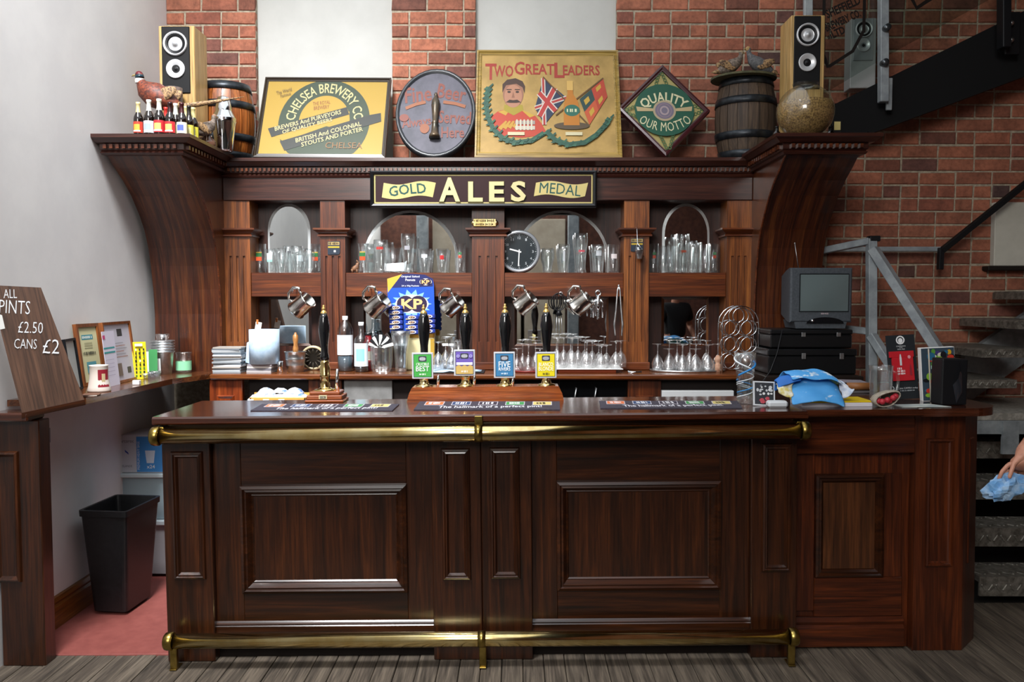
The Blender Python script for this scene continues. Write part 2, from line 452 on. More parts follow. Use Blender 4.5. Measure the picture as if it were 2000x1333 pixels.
mb = MB()
for x in (-1.55, .92): mb.box(x - .09, x + .09, -3.1, -2.92, -.05, 5.5, .01)
struct(mb.build('wall_rear_steel_columns', [GREYP, BLACKM]))
mb = MB()
for x0 in (-1.4, -.62, .05):
    mb.box(x0, x0 + .75, -3.2, -3.14, -.02, 2.9, .01)
    for k in range(3): mb.loops(x0 + .1, x0 + .65, .2 + k * .9, .95 + k * .9, -3.14, [(0, 0), (.02, -.012), (.04, -.004)], 0)
struct(mb.build('door_1', speckle('beige_door_paint', '#b9aa95', '#c8baa6', 5, .6, .05)))
mb = MB(); mb.box(4.2, 4.35, -3.2, WY + .2, -.1, 4.15)  # unseen wall, added to keep bright sky off the post and right side
struct(mb.build('wall_right_added', MC['rear_brick_tone']))
# --- unseen underside of the upper floor the stairs lead to, added to shade the right
mb = MB(); mb.box(1.55, 6, -3.2, WY - .02, 4.15, 4.4)
for i in range(6): mb.box(1.6, 6, -2.6 + i * 1.5, -2.45 + i * 1.5, 3.95, 4.15)
struct(mb.build('ceiling_added', speckle('dark_ceiling_timber', '#2a2521', '#3a332d', 10, .8)))
# --- stairs in the corner
PLATE = speckle('checker_plate', '#5e5a52', '#8f8b82', 34, .5, .9, .55, .35, .65, .006)
STAIRP = speckle('stair_paint', '#6d7376', '#8b9193', 10, .55, .1)
st = thing('metal_stairs', 'open metal stairs with worn checker plate treads behind the counter end', 'stairs', (2.4, 4.2, .02))
nub = []
for k, Yf in enumerate((4.22, 4.44, 4.70, 4.92)):
    z = .19 * (k + 1) - .02; y = Yf - 4.2
    t = MB(); t.prism([(y, z - .1), (y, z), (y + .235, z), (y + .235, z - .03), (y + .012, z - .03), (y + .012, z - .1)], 'x', -.06, 1.1)
    for i in range(32):
        for zz, yy in ((z - .055, y - .003), ):
            t.box(-.006, .006, -.004, .004, -.02, .02, .003, 0, T3((-.04 + i * .036, yy, zz), 0, 0, .6 if i % 2 else -.6))
        t.box(-.006, .006, -.02, .02, -.003, .003, .002, 0, T3((-.04 + i * .036, y + .2, z + .002), .6 if i % 2 else -.6))
        t.box(-.006, .006, -.02, .02, -.003, .003, .002, 0, T3((-.04 + i * .036, y + .05, z + .002), -.6 if i % 2 else .6))
    t.build('tread', PLATE, st)
t = MB(); t.box(-.04, 1.1, .55, 1.3, .89, .93); t.build('landing_plate', speckle('worn_concrete', '#77736b', '#9b968c', 40, .8, .4), st)
t = MB(); t.box(-.04, 1.1, .545, .56, .80, .888); t.box(-.04, 1.1, .545, .58, .80, .812); t.box(.33, .42, .53, .55, .70, .885); t.build('landing_beam', STAIRP, st)
for k, (x, z) in enumerate(((.20, 1.105), (.28, 1.285), (.47, 1.45), (.68, 1.62))):
    t = MB(); t.prism([(x, z - .05), (x, z - .01), (x + .012, z), (x + .3, z), (x + .3, z - .05)], 'y', .7 - .02 * k, 1.3)
    for i in range(14): t.box(-.005, .005, -.004, .003, -.014, .014, .002, 0, T3((x + .03 + i * .02, .698 - .02 * k, z - .025), 0, 0, .6 if i % 2 else -.6))
    t.build('tread', PLATE, st)
t = MB()
pp = [P(1880, 694, 5.45), P(2080, 556, 5.45), P(2080, 650, 5.45), P(1880, 790, 5.45)]
t.prism([(p.x - 2.4, p.z - .02) for p in pp], 'y', 1.22, 1.27); t.build('stringer', STAIRP, st)
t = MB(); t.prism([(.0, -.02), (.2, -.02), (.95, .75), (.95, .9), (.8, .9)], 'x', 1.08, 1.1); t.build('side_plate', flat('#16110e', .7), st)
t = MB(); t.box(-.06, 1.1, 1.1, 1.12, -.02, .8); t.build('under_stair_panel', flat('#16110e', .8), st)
# grey tube railing
rl = thing('stair_railing', 'grey painted tubular railing sloping down beside the brick wall', 'railing', P(1702, 760, 4.95))
o0 = P(1702, 760, 4.95)
def rpx(*pts): return [P(x, y, Y) - o0 for x, y, Y in pts]
def bar_(name, a, b, wd, th, m, parent):
    a, b = Vector(a), Vector(b); d = b - a; t = MB()
    q = d.to_track_quat('Z', 'Y').to_matrix().to_4x4(); t.box(-wd / 2, wd / 2, -th / 2, th / 2, 0, d.length, .004, 0, Matrix.Translation(a) @ q)
    return t.build(name, m, parent)
bar_('post', *rpx((1702, 800, 4.95), (1702, 466, 4.95)), .055, .05, GREYP, rl)
t = MB(); c = rpx((1706, 468, 4.95))[0]; t.box(c.x - .03, c.x + .03, c.y - .03, c.y + .03, c.z - .012, c.z + .02, .004); t.build('cap', BLACKM, rl)
bar_('handrail', *rpx((1705, 486, 4.93), (1850, 712, 4.6)), .06, .05, GREYP, rl)
bar_('lower_rail', *rpx((1702, 655, 4.93), (1765, 752, 4.75)), .055, .045, GREYP, rl)
bar_('top_rail', *rpx((1700, 471, 4.95), (1575, 497, 5.35)), .045, .04, GREYP, rl)
bar_('cross_rail', *rpx((1600, 487, 5.45), (1842, 487, 5.45)), .04, .03, GREYP, rl)
bar_('cross_rail', *rpx((1600, 636, 5.2), (1700, 648, 4.98)), .05, .04, GREYP, rl)
hr = thing('wall_handrail', 'black metal handrail climbing the brick wall past a white panel', 'handrail', P(1836, 525, 5.4))
o0 = P(1836, 525, 5.4)
bar_('rail', *rpx((1838, 491, 5.4), (2030, 337, 5.4)), .045, .035, flat('#0b0c0e', .6), hr)
bar_('end_bracket', *rpx((1836, 527, 5.4), (1838, 484, 5.4)), .04, .03, BLACKM, hr)
mb = MB(); a = P(1936, 520, 5.53); b = P(2090, 396, 5.53); mb.box(a.x, b.x, 5.50, 5.552, a.z, b.z, .004); w1 = struct(mb.build('window_1', speckle('blind_white', '#b9b7ab', '#c8c6ba', 4, .7, .05)))
mb = MB(); mb.box(a.x - .05, b.x, 5.47, 5.552, a.z - .03, a.z - .001, .004); mb.build('window_sill', flat('#1b1613', .6), w1)
# upper flight: black stringer with glass balustrade
ub = thing('upper_stair_balustrade', 'black steel stair stringer with glass panels and grey posts high on the wall', 'balustrade', P(1720, 205, 5.3))
o0 = P(1720, 205, 5.3)
t = MB(); t.prism([((P(x, y, 5.3) - o0).x, (P(x, y, 5.3) - o0).z) for x, y in ((1625, 206), (2080, -18), (2080, 116), (1695, 260), (1625, 262))], 'y', 0, .04)
t.prism([((P(x, y, 5.3) - o0).x, (P(x, y, 5.3) - o0).z) for x, y in ((1690, 260), (2080, 115), (2080, 120), (1690, 266))], 'y', -.05, .08); t.build('stringer', flat('#0a0b0d', .75), ub)
GP = glassm('balustrade_glass', '#e6ebe9', .22, .02)
for pts in ([(1584, -60), (1717, -60), (1717, 119), (1610, 183), (1584, 198)], [(1735, -60), (2040, -60), (1735, 108)]):
    t = MB(); t.prism([((P(x, y, 5.24) - o0).x, (P(x, y, 5.24) - o0).z) for x, y in pts], 'y', -.06, -.052); t.build('glass_panel', GP, ub)
bar_('post', *rpx((1725, 200, 5.2), (1725, -60, 5.2)), .055, .05, GREYP, ub)
bar_('post', *rpx((1578, 190, 5.2), (1578, -60, 5.2)), .035, .05, GREYP, ub)
bar_('post', *rpx((1961, 95, 5.15), (1961, -60, 5.15)), .075, .05, BLACKM, ub)
t = MB()
for x0, x1, y0, y1 in ((1732, 1744, 215, 152),):
    a = P(x0, y0, 5.22) - o0; b = P(x1, y1, 5.22) - o0; t.box(a.x, b.x, a.y, a.y + .02, a.z, b.z, .003)
t.build('fixing_plate', GREYP, ub)
t = MB(); a = P(1960, 108, 5.22) - o0; b = P(1990, 25, 5.22) - o0; t.box(a.x, b.x, a.y - .02, a.y, a.z, b.z, .003); t.build('fixing_plate', BLACKM, ub)
for x, y in ((1975, 45), (1975, 78)):
    t = MB(); t.ball(P(x, y, 5.17) - o0, .016, 10); t.build('bolt', STEEL, ub)
for x, y in ((1732, 54), (1728, 122)):
    t = MB(); t.lathe([(0.001, -.03), (.02, -.03), (.02, .02), (.001, .02)], 12, 0, Matrix.Translation(P(x, y, 5.15) - o0) @ Matrix.Rotation(PI / 2, 4, 'X')); t.build('clamp', flat('#5c6165', .3, .8), ub)
art = Art(); k = S(5.18); c = lambda x, y: ((x - 1648) * k, (65 - y) * k)
INK = '#17110f'
for q in ([(1609, -30), (1610, 108)], [(1610, 106), (1619, 129), (1622, 127), (1667, 98)], [(1665, 100), (1685, 62)], [(1686, 64), (1686, -30)]): art.line([c(*p) for p in q], 6 * k, INK)
for s_, x, y, wd, h in (('SHEFFIELD', 1645, 16, 70, 17), ('BREWERY CO.', 1645, 41, 72, 16), ('LTD', 1637, 63, 26, 15)): art.text(s_, *c(x, y), wd * k, h * k, INK, rot=.42, bold=.035)
art.text('~3', *c(1622, 72), 10 * k, 9 * k, INK, rot=.4)
art.build('print', ub, loc=P(1648, 65, 5.176) - o0)
art = Art(); art.line([c(*p) for p in ((1770, -12), (1786, 18), (1822, -6))], 8 * k, INK); art.build('painted_outline', ub, loc=P(1648, 65, 5.176) - o0)
# ================================================================== back bar
BB = Vector((-.16, 5.28, 0))
bb = thing('back_bar', 'tall dark wooden back bar with fluted pilasters, arched mirrors and curved brackets', 'back bar', BB)
ZW = 1.147
def bbx(px, Y=5.28): return P(px, 582, Y).x - BB.x
def bbz(py, Y=5.28): return P(1010, py, Y).z
zt, zf1, zf0 = bbz(308, 5.2), bbz(337), bbz(392)          # cornice top, frieze top and bottom
XL, XR = bbx(440), bbx(1466)
t = MB(); t.box(XL, XR, .18, .26, ZW - .02, zf1); back = t.build('back_panel', W_PANEL, bb)
t = MB(); t.box(XL, XR, -.012, .2, zf0, zf1 + .01, .004); t.build('frieze', W_DKX, bb)
# cornice: a stepped moulding over the frieze
CP = [(.0, 0), (-.02, .0), (-.028, .012), (-.02, .022), (-.03, .03), (-.03, .062), (-.055, .066), (-.078, .088), (-.085, .092), (-.085, .112), (.0, .112)]
def cornice(t, y0, zb, x0, x1): t.prism([(y0 + a, zb + b) for a, b in CP] + [(y0 + .30, zb + .112), (y0 + .30, zb)], 'x', x0, x1)
t = MB(); zc = zt - .112
cornice(t, -.0, zc, XL - .0, XR + .0); t.build('cornice', W_DKX, bb)
t = MB(); n = int((XR - XL) / .028)
for i in range(n): x = XL + .014 + (XR - XL - .02) * i / n; t.box(x, x + .014, -.048, -.028, zc + .036, zc + .056)
o = t.build('dentils', W_BBX, bb); o['kind'] = 'stuff'
PIL = [(440, 490), (627, 675), (922, 985), (1218, 1267), (1418, 1466)]
for i, (a, e) in enumerate(PIL):
    x0, x1 = bbx(a), bbx(e); m = W_OAKZ if i in (0, 3, 4) else W_BBZ
    p = MB(); wd = x1 - x0; g = .0075; ztop = bbz(500); zbot = bbz(668)
    cut = [x0 + wd * q for q in (.24, .5, .76)]
    # shaft with three sunk flutes
    xs = [x0]
    for q in cut: xs += [q - g, q + g]
    xs.append(x1)
    for j in range(0, 8, 2): p.box(xs[j], xs[j + 1], 0, .19, zbot, ztop)
    for j, q in enumerate(cut):
        up = bbz(495) if j == 1 else ztop; dn = bbz(677) if j == 1 else zbot
        p.box(q - g, q + g, .012, .19, zbot - .0, ztop)
    p.box(x0, x1, .0, .19, ZW, zbot, 0); p.box(x0, x1, .0, .19, ztop, zf0 + .001, 0)
    s = p.build('pilaster', m, bb)
    f = MB()
    for q in (-.5,): pass
    c = MB(); zl = bbz(462); 
    prof = [(0, 0), (-.016, 0), (-.016, .010), (-.008, .014), (-.012, .020), (-.034, .036), (-.038, .040), (-.038, .050), (0, .050)]
    o_ = len(c.v)
    for d, z in prof:
        for x, y in ((x0 + d, .15), (x0 + d, d), (x1 - d, d), (x1 - d, .15)): c.v.append(Vector((x, y, zl + z)))
    for k in range(len(prof) - 1):
        for j in range(3): c.f.append([o_ + k * 4 + j, o_ + k * 4 + j + 1, o_ + k * 4 + 5 + j, o_ + k * 4 + 4 + j]); c.m.append(0); c.s.append(False)
    c.build('capital', W_BBX, bb)
    b_ = MB(); b_.box(x0 - .012, x1 + .012, -.012, .15, ZW, ZW + .05, .006); b_.build('plinth', W_BBX, bb)
BAYS = [(490, 627), (675, 922), (985, 1218), (1267, 1418)]
zr1, zr0 = bbz(533, 5.29), bbz(580, 5.29)
for a, e in BAYS:
    t = MB(); t.box(bbx(a), bbx(e), .01, .18, zr0, zr1, .003); t.build('shelf_rail', W_BBX, bb)
ZSH = zr1
def arch(x0, x1, z0, z1, n=16, rise=None):
    r = (x1 - x0) / 2; cx = (x0 + x1) / 2; rise = rise or r
    return [(x0, z0), (x1, z0)] + [(cx + r * math.cos(PI * i / n), z1 - rise + rise * math.sin(PI * i / n)) for i in range(n + 1)]
YM = 5.46
for (a, e, top, rise) in ((525, 608, 398, 52), (710, 896, 411, 96), (1005, 1189, 411, 96), (1292, 1384, 398, 56)):
    X0, X1 = P(a, 582, YM).x - BB.x, P(e, 582, YM).x - BB.x; zt_ = bbz(top, YM)
    rim = arch(X0, X1, ZSH - .0, zt_, 20, rise * S(YM)); cx = (X0 + X1) / 2; cz = (ZSH + zt_) / 2
    t = MB(); inn = [(cx + (x - cx) * (1 - .03 / (X1 - X0)), z if z <= ZSH + .001 else z - .018) for x, z in rim]
    n = len(rim); t.add([(x, .178, z) for x, z in rim] + [(x, .170, z) for x, z in inn], [tuple(range(n, 2 * n))], 0)
    mo = t.build('mirror', MIRROR, bb)
    t = MB(); t.add([(x, .179, z) for x, z in rim] + [(x, .170, z) for x, z in inn], [(i, (i + 1) % n, n + (i + 1) % n, n + i) for i in range(n)], 0)
    t.build('bevelled_edge', flat('#e9eeee', .4, .5), mo)
    t = MB(); z0 = bbz(676, YM)
    t.loops(X0, X1, z0, zr0 - .002, .179, [(0, 0), (.016, -.008)], 0, True); t.build('mirror', MIRROR, bb)
# brass name plate
t = MB(); t.box(bbx(925), bbx(969), -.018, -.012, bbz(443), bbz(428), .002); t.lathe([(.001, 0), (.014, 0), (.014, .005), (.001, .005)], 12, 0, T3((bbx(925), -.0125, bbz(435.5)), 0, PI / 2)); t.lathe([(.001, 0), (.014, 0), (.014, .005), (.001, .005)], 12, 0, T3((bbx(969), -.0125, bbz(435.5)), 0, PI / 2)); pl = t.build('name_plate', BRASS, bb)
ar = Art(.0006); ar.text('~14', 0, .011, .13, .014, '#4a3c18'); ar.text('~11', 0, -.011, .11, .014, '#4a3c18'); ar.build('print', pl, loc=((bbx(922) + bbx(972)) / 2, -.018, (bbz(443) + bbz(428)) / 2))
# curved brackets and their cornices
curve = [(4.615, 2.385), (4.66, 2.36), (4.72, 2.32), (4.82, 2.262), (4.92, 2.187), (5.01, 2.095), (5.08, 2.006), (5.13, 1.90), (5.16, 1.794), (5.185, 1.65), (5.2, 1.5), (5.2, ZW)]
for sgn, xa, xb in ((-1, -2.235, -1.835), (1, bbx(1466) + BB.x, P(1600, 582, 5.2).x)):
    t = MB(); xa -= BB.x; xb -= BB.x
    if sgn < 0: xb = max(xb, XL)
    pts = [(y - BB.y, z) for y, z in curve]
    t.prism(pts + [(.25, ZW), (.25, 2.385)], 'x', xa, xb, 0, None, False)
    t.build('bracket', W_BRK, bb)
    ed = MB(); ex = xb if sgn < 0 else xa
    ed.tube([(ex, y - .004, z) for y, z in pts], .007, 6); ed.build('bracket_edge', W_BBX, bb)
    # wing cornice: front run and the return along the inner side
    t = MB(); yb = curve[0][0] - BB.y; zb = 2.372; inner = xb if sgn < 0 else xa
    o_ = len(t.v); rows = []
    for d, z in CP:
        d = d * 1.0
        if sgn < 0: pts3 = [(xa - .0 + d * .5, .28), (xa + d * .5, yb + d), (xb - d, yb + d), (xb - d, .0)]
        else: pts3 = [(xa + d, .0), (xa + d, yb + d), (xb - d, yb + d), (xb - d, .28)]
        for x, y in pts3: t.v.append(Vector((x, y, zb + z * .9)))
    for k in range(len(CP) - 1):
        for j in range(3): t.f.append([o_ + k * 4 + j, o_ + k * 4 + j + 1, o_ + k * 4 + 5 + j, o_ + k * 4 + 4 + j]); t.m.append(0); t.s.append(False)
    t.box(xa, xb, yb, .28, zb, zb + .1005)
    t.build('wing_cornice', W_DKX, bb)
    t = MB(); n = 12
    for i in range(n): x = xa + .012 + (xb - xa - .0) * i / n; t.box(x, x + .017, yb - .05, yb - .028, zb + .03, zb + .052)
    n = 15
    for i in range(n):
        y = yb + (.0 - yb) * i / n
        if sgn < 0: t.box(xb + .028, xb + .048, y, y + .02, zb + .03, zb + .052)
        else: t.box(xa - .048, xa - .028, y, y + .02, zb + .03, zb + .052)
    o = t.build('wing_dentils', W_BBX, bb); o['kind'] = 'stuff'
ZTOP = zt                                    # top of the long cornice
ZWING = 2.372 + .1008
# worktop, left shelf, cabinets below
t = MB(); x0, x1 = -1.955, P(1486, 720, 5.0).x
t.box(x0 + .13, x1, 4.975, 5.46, ZW - .032, ZW, .008)
worktop = tag(t.build('worktop', wood('worktop_wood', '#3a1a0b', '#6e3a19', '#8a5428', 'X', .25, .4)), 'long varnished wooden worktop along the foot of the back bar', 'worktop')
t = MB(); t.prism([(WX + .005, 3.72), (-1.955, 3.80), (-1.93, 4.7), (-1.82, 5.03), (-1.82, 5.27), (WX + .005, 5.27)], 'z', ZW - .03, ZW - .0005)
tag(t.build('wall_shelf', wood('shelf_wood', '#351a0e', '#5a3018', '#734423', 'Y', .22, .4)), 'narrow varnished shelf along the white wall', 'shelf')
t = MB()
cab = thing('back_cabinet', 'dark wooden cabinet row under the worktop', 'cabinet', (-.16, 5.03, 0))
t.box(-1.45, P(1486, 760, 5.03).x + .16, .02, .4, .0, ZW - .034); t.build('body', flat('#150b07', .7), cab)
for a, e in ((410, 474), (603, 668), (1226, 1291)):
    xa, xb = P(a, 760, 5.03).x + .16, P(e, 760, 5.03).x + .16
    t = MB(); t.box(xa, xb, -.01, .03, .05, ZW - .034, .004); zz = P(500, 772, 5.03).z
    t.loops(xa + .045, xb - .045, zz - .6, zz, -.01, [(0, 0), (.006, -.014), (.02, -.004), (.026, -.004)], 0)
    t.build('upright', W_BBZ if a > 500 else wood('upright_red', '#5a220c', '#8c3c17', '#a04d20', 'Z'), cab)
t = MB(); a = P(672, 760, 5.02); b = P(766, 745, 5.02); t.box(a.x + .16, b.x + .16, -.012, .03, .1, ZW - .036, .003); t.build('grey_door', speckle('grey_panel', '#6d6d6b', '#7f7f7d', 10, .5, .03), cab)
t = MB(); a = P(1092, 760, 5.02); b = P(1224, 745, 5.02); t.box(a.x + .16, b.x + .16, -.008, .03, .1, ZW - .036, .003); dr = t.build('cooler_door', flat('#08090a', .15, 0, .3), cab)
for px in (1123, 1162):
    q = P(px, 775, 5.0); t = MB(); t.tube([(q.x + .16 + .01, -.02, q.z + .05), (q.x + .16, -.03, q.z), (q.x + .16 + .005, -.02, q.z - .05)], .005, 6); t.build('door_handle', STEEL, dr)
t = MB(); a = P(1292, 775, 5.02); b = P(1432, 765, 5.02); t.box(a.x + .16, b.x + .16, -.03, .02, a.z - .01, b.z + .006, .003); t.build('white_shelf_edge', flat('#c9cccd', .4), cab)
# ================================================================== front counter
def bar(name, label): return thing(name, label, 'counter', BROOT, tilt=True)
YF, YPN = 0.0, .045                           # pilaster face, panel face
fb = bar('bar_counter', 'long dark panelled bar counter with raised panels and pilasters')
def bx(px, py, Y=3.66): return PB(px, py, Y).x
def bz(px, py, Y=3.66): return PB(px, py, Y).z
xs = dict(l0=bx(322, 1080), l1=bx(415, 1080), c0=bx(845, 1080), cm=bx(941, 1080), c1=bx(1039, 1080), r0=bx(1467, 1080), r1=bx(1556, 1080))
t = MB(); t.box(xs['l0'] + .01, xs['r1'] - .01, YPN, .40, .09, 1.02); t.build('carcass', W_BARX, fb)
t = MB(); t.box(xs['l0'] + .02, xs['r1'] - .02, YPN + .01, .40, 0, .09); t.build('plinth', flat('#150c08', .6), fb)
for k, (a, e, q0, q1, qt, qb) in enumerate((('l0', 'l1', 337, 400, 882, 1132), ('c0', 'cm', 863, 919, 876, 1133), ('cm', 'c1', 957, 1016, 874, 1131), ('r0', 'r1', 1487, 1545, 866, 1117))):
    x0, x1 = xs[a] + (.001 if a == 'cm' else 0), xs[e] - (.001 if e == 'cm' else 0)
    mid = (q0 + q1) / 2
    p0, p1 = bx(q0, 1000), bx(q1, 1000); z1, z0 = bz(mid, qt), bz(mid, qb)
    t = MB(); t.box(x0, x1, YF, .06, .0, 1.045, .003); s = t.build('pilaster', W_BARZ, fb)
    t = MB(); t.loops(p0, p1, z0, z1, YF - .0005, [(0, 0), (.004, -.012), (.012, -.016), (.016, -.010), (.022, -.012), (.034, .006), (.036, .004), (.04, .004)], 0); t.build('raised_panel', W_BARZ, s)
for k, (a, e, q0, q1, qt, qb, n) in enumerate((('l1', 'c0', 467, 795, 945, 1157, 0), ('c1', 'r0', 1087, 1411, 937, 1151, 1))):
    mid = (q0 + q1) / 2; x0, x1 = xs[a], xs[e]
    p0, p1, z1, z0 = bx(q0, 1050), bx(q1, 1050), bz(mid, qt, 3.7), bz(mid, qb, 3.7)
    f = MB(); st_ = .0
    for g0, g1 in ((x0, p0 + .004), (p1 - .004, x1)):
        f = MB(); f.box(g0, g1, YPN - .012, YPN + .01, .10, 1.02, .002); f.build('stile', W_BARZ, fb)
    for g0, g1 in ((z1 - .004, 1.0), (.10, z0 + .004)):
        f = MB(); f.box(p0 + .004, p1 - .004, YPN - .011, YPN + .01, g0, g1, .002); f.build('cross_rail', W_BARX, fb)
    f = MB(); f.loops(p0, p1, z0, z1, YPN - .012, [(0, 0), (.004, -.024), (.016, -.030), (.022, -.020), (.030, -.022), (.046, .002), (.05, .0), (.056, .006)], 0, False); f.build('panel_moulding', W_BARX, fb)
    f = MB(); f.box(p0 + .04, p1 - .04, YPN - .006, YPN + .01, z0 + .04, z1 - .04); f.build('panel_field', W_BARZ, fb)
    f = MB(); f.prism([(YPN + .01, .085), (YPN - .026, .085), (YPN - .026, .148), (YPN - .022, .152), (YPN - .024, .158), (YPN - .020, .164), (YPN - .014, .170), (YPN + .01, .172)], 'x', x0, x1); f.build('skirting', W_BARX, fb)
t = MB(); t.box(xs['l0'], xs['r1'], -.03, .4, 1.0, 1.066, .004); t.build('apron', W_BARX, fb)
tp = bar('bar_slab', 'glossy dark wooden top of the bar counter')
t = MB(); x0, x1 = bx(297, 812, 3.585), bx(1578, 803, 3.585)
t.prism([(-.072, ZT - .034), (-.08, ZT - .028), (-.08, ZT - .008), (-.072, ZT), (.50, ZT), (.50, ZT - .034)], 'x', x0, x1); t.build('slab', W_TOP, tp)
# flap section and end post
fl = bar('flap_counter', 'shorter counter section with a lifting flap beside the end post')
YP = .10; xa, xb = xs['r1'], bx(1778, 1080, 3.75)
t = MB(); t.box(xa, xb, YP + .012, .42, .0, 1.06); t.build('carcass', W_ENDZ, fl)
t = MB(); z1, z0 = bz(1680, 812, 3.76), bz(1680, 884, 3.76); t.box(xa, xb + .01, YP - .03, YP + .02, z0, z1 + .03, .003); t.build('top_board', wood('end_level_wood', '#2b1006', '#4d200b', '#6e3212', 'X', .3, .25), fl)
p0, p1, z1, z0 = bx(1592, 1030, 3.75), bx(1728, 1030, 3.75), bz(1660, 927, 3.75), bz(1660, 1130, 3.75)
t = MB(); t.loops(p0, p1, z0, z1, YP + .010, [(0, 0), (.004, -.022), (.014, -.028), (.02, -.018), (.028, -.02), (.042, .0), (.046, .0)], 0, False); t.build('panel_moulding', W_BARX, fl)
t = MB(); t.box(p0 + .04, p1 - .04, YP + .002, YP + .02, z0 + .04, z1 - .04); t.build('panel_field', wood('panel_oak', '#2e170b', '#4c2a14', '#65391c', 'Z', .35, .2), fl)
for g in ((xa, p0, YP, YP + .02, .17, .95), (p1, xb - .035, YP + .004, YP + .02, z0, z1)):
    t = MB(); t.box(*g, .002); t.build('stile', W_ENDZ, fl)
zz = bz(1680, 1205, 3.76)
t = MB(); t.box(p0, xb - .03, YP, YP + .02, zz, z0, .003); t.build('bottom_rail', MC['end_level_wood'], fl)
t = MB(); t.prism([(YP + .02, 0.01), (YP - .015, 0.01), (YP - .015, zz - .05), (YP - .005, zz - .035), (YP - .012, zz - .02), (YP, zz), (YP + .02, zz)], 'x', xa, xb - .025); t.build('skirting', MC['end_level_wood'], fl)
ep = bar('end_post', 'octagonal wooden end post of the counter with a narrow raised panel')
e0, e1, e2 = bx(1783, 1080, 3.73), bx(1880, 1080, 3.73), bx(1902, 1000, 3.87)
ye = .065
t = MB(); t.prism([(e0, ye + .35), (e0, ye), (e1, ye), (e2, ye + .13), (e2, ye + .35)], 'z', 0, 1.068); s = t.build('body', W_ENDZ, ep)
p0, p1, z1, z0 = bx(1808, 980, 3.72), bx(1862, 980, 3.72), bz(1835, 857, 3.72), bz(1835, 1107, 3.72)
t = MB(); t.loops(p0, p1, z0, z1, ye - .0005, [(0, 0), (.003, -.012), (.011, -.014), (.016, -.004), (.022, .0), (.024, .002)], 0); t.build('raised_panel', W_ENDZ, ep)
t = MB(); t.box(-.03, .03, -.006, .004, .38, .95, .004, 0, T3(((e1 + e2) / 2, ye + .065, 0), math.atan2(.13, e2 - e1))); t.build('side_panel', W_ENDZ, ep)
ft = bar('counter_flap', 'dark wooden flap top continuing the counter to a rounded end')
t = MB(); xc = bx(1800, 800, 3.63)
t.prism([(-.04, ZT - .03), (-.047, ZT - .024), (-.047, ZT - .006), (-.04, ZT), (.66, ZT), (.66, ZT - .03)], 'x', bx(1578, 803, 3.585) + .002, xc); t.build('flap', W_TOP, ft)
xe = bx(1918, 800, 3.84); pts = [(xc + .002, .66), (xc + .002, -.02)]
for i in range(13):
    a = -PI / 2 + PI / 2 * i / 12; pts.append((xe - .14 + .14 * math.cos(a), .13 + .15 * math.sin(a)))
pts.append((xe, .66))
t = MB(); t.prism([(x, y) for x, y in pts], 'z', ZT - .036, ZT - .001); t.build('end_slab', W_TOP, ft)
# brass rails
def rail(name, label, y, z, r, px0, px1, straps, legs):
    rt = thing(name, label, 'rail', BROOT, tilt=True)
    yy = y; x0, x1 = bx(px0, 850 if z > .5 else 1245, 3.66 + y), bx(px1, 850 if z > .5 else 1245, 3.66 + y)
    t = MB(); t.tube([(x0, yy, z), (x1, yy, z)], r, 28); t.build('tube', BRASS, rt)
    for x, d in ((x0, -1), (x1, 1)):
        t = MB(); R = Matrix.Translation((x, yy, z)) @ Matrix.Rotation(PI / 2 * d, 4, 'Y')
        t.lathe([(.001, .020), (r * .95, .019), (r * 1.12, .014), (r * 1.2, .004), (r * 1.2, -.016), (r * 1.08, -.020), (r * 1.02, -.020)], 28, 0, R); t.build('end_cap', BRASSD, rt)
        t = MB(); t.box(x - .022 * (1 if d > 0 else -.2) - .01, x + .022 * (1 if d < 0 else -.2) + .01, yy, .05, z + r * .4, z + r * 1.12, .003)
        if z > .5: t.build('bracket', BRASSD, rt)
    for px in straps:
        x = bx(px, 850 if z > .5 else 1245, 3.66 + y)
        t = MB(); t.lathe([(r * 1.02, -.017), (r * 1.09, -.017), (r * 1.09, .017), (r * 1.02, .017)], 28, 0, Matrix.Translation((x, yy, z)) @ Matrix.Rotation(PI / 2, 4, 'Y'))
        if z > .5: t.box(x - .017, x + .017, yy + .0, yy + .08, z + r * .9, z + r * 1.08, .002); t.box(x - .017, x + .017, yy - .006, yy + .02, z + r * .9, z + .075, .002)
        t.build('strap', BRASSD, rt)
    for px in legs:
        x = bx(px, 1280, 3.66 + y); t = MB(); t.box(x - .015, x + .015, yy - .012, yy + .012, .002, z - r * .6, .003)
        t.box(x - .015, x + .015, yy - .02, yy + .05, .001, .006, .001); t.build('leg', BRASSD, rt)
    return rt
rail('brass_arm_rail', 'fat polished brass rail under the edge of the counter top', -.085, bz(940, 847, 3.575), .0345, 304, 1572, [935], [])
rail('brass_foot_rail', 'polished brass foot rail on short legs at the base of the counter', -.075, bz(940, 1249, 3.585), .0325, 330, 1550, [941], [340, 943, 1545])
# small counter across the end of the left wall
sc_ = thing('side_counter', 'small dark panelled counter standing across the end of the white wall', 'counter', (-2.5, 3.63, -.022), tilt=False)
xr = P(86, 1180, 3.63).x + 2.5
t = MB(); t.box(.235, xr, 0, .085, 0, 1.09, .004); t.build('body', W_BARZ, sc_)
xp = P(40, 1000, 3.63).x + 2.5; z1, z0 = P(30, 872, 3.63).z, P(30, 1128, 3.63).z
t = MB(); t.loops(xp - .115, xp, z0, z1, -.0005, [(0, 0), (.004, -.012), (.012, -.015), (.018, -.008), (.03, .004), (.034, .004)], 0); t.build('raised_panel', W_BARZ, sc_)
t = MB(); t.box(.235, xr - .02, -.05, .085, 1.091, 1.128, .006); t.build('top', W_TOP, sc_)
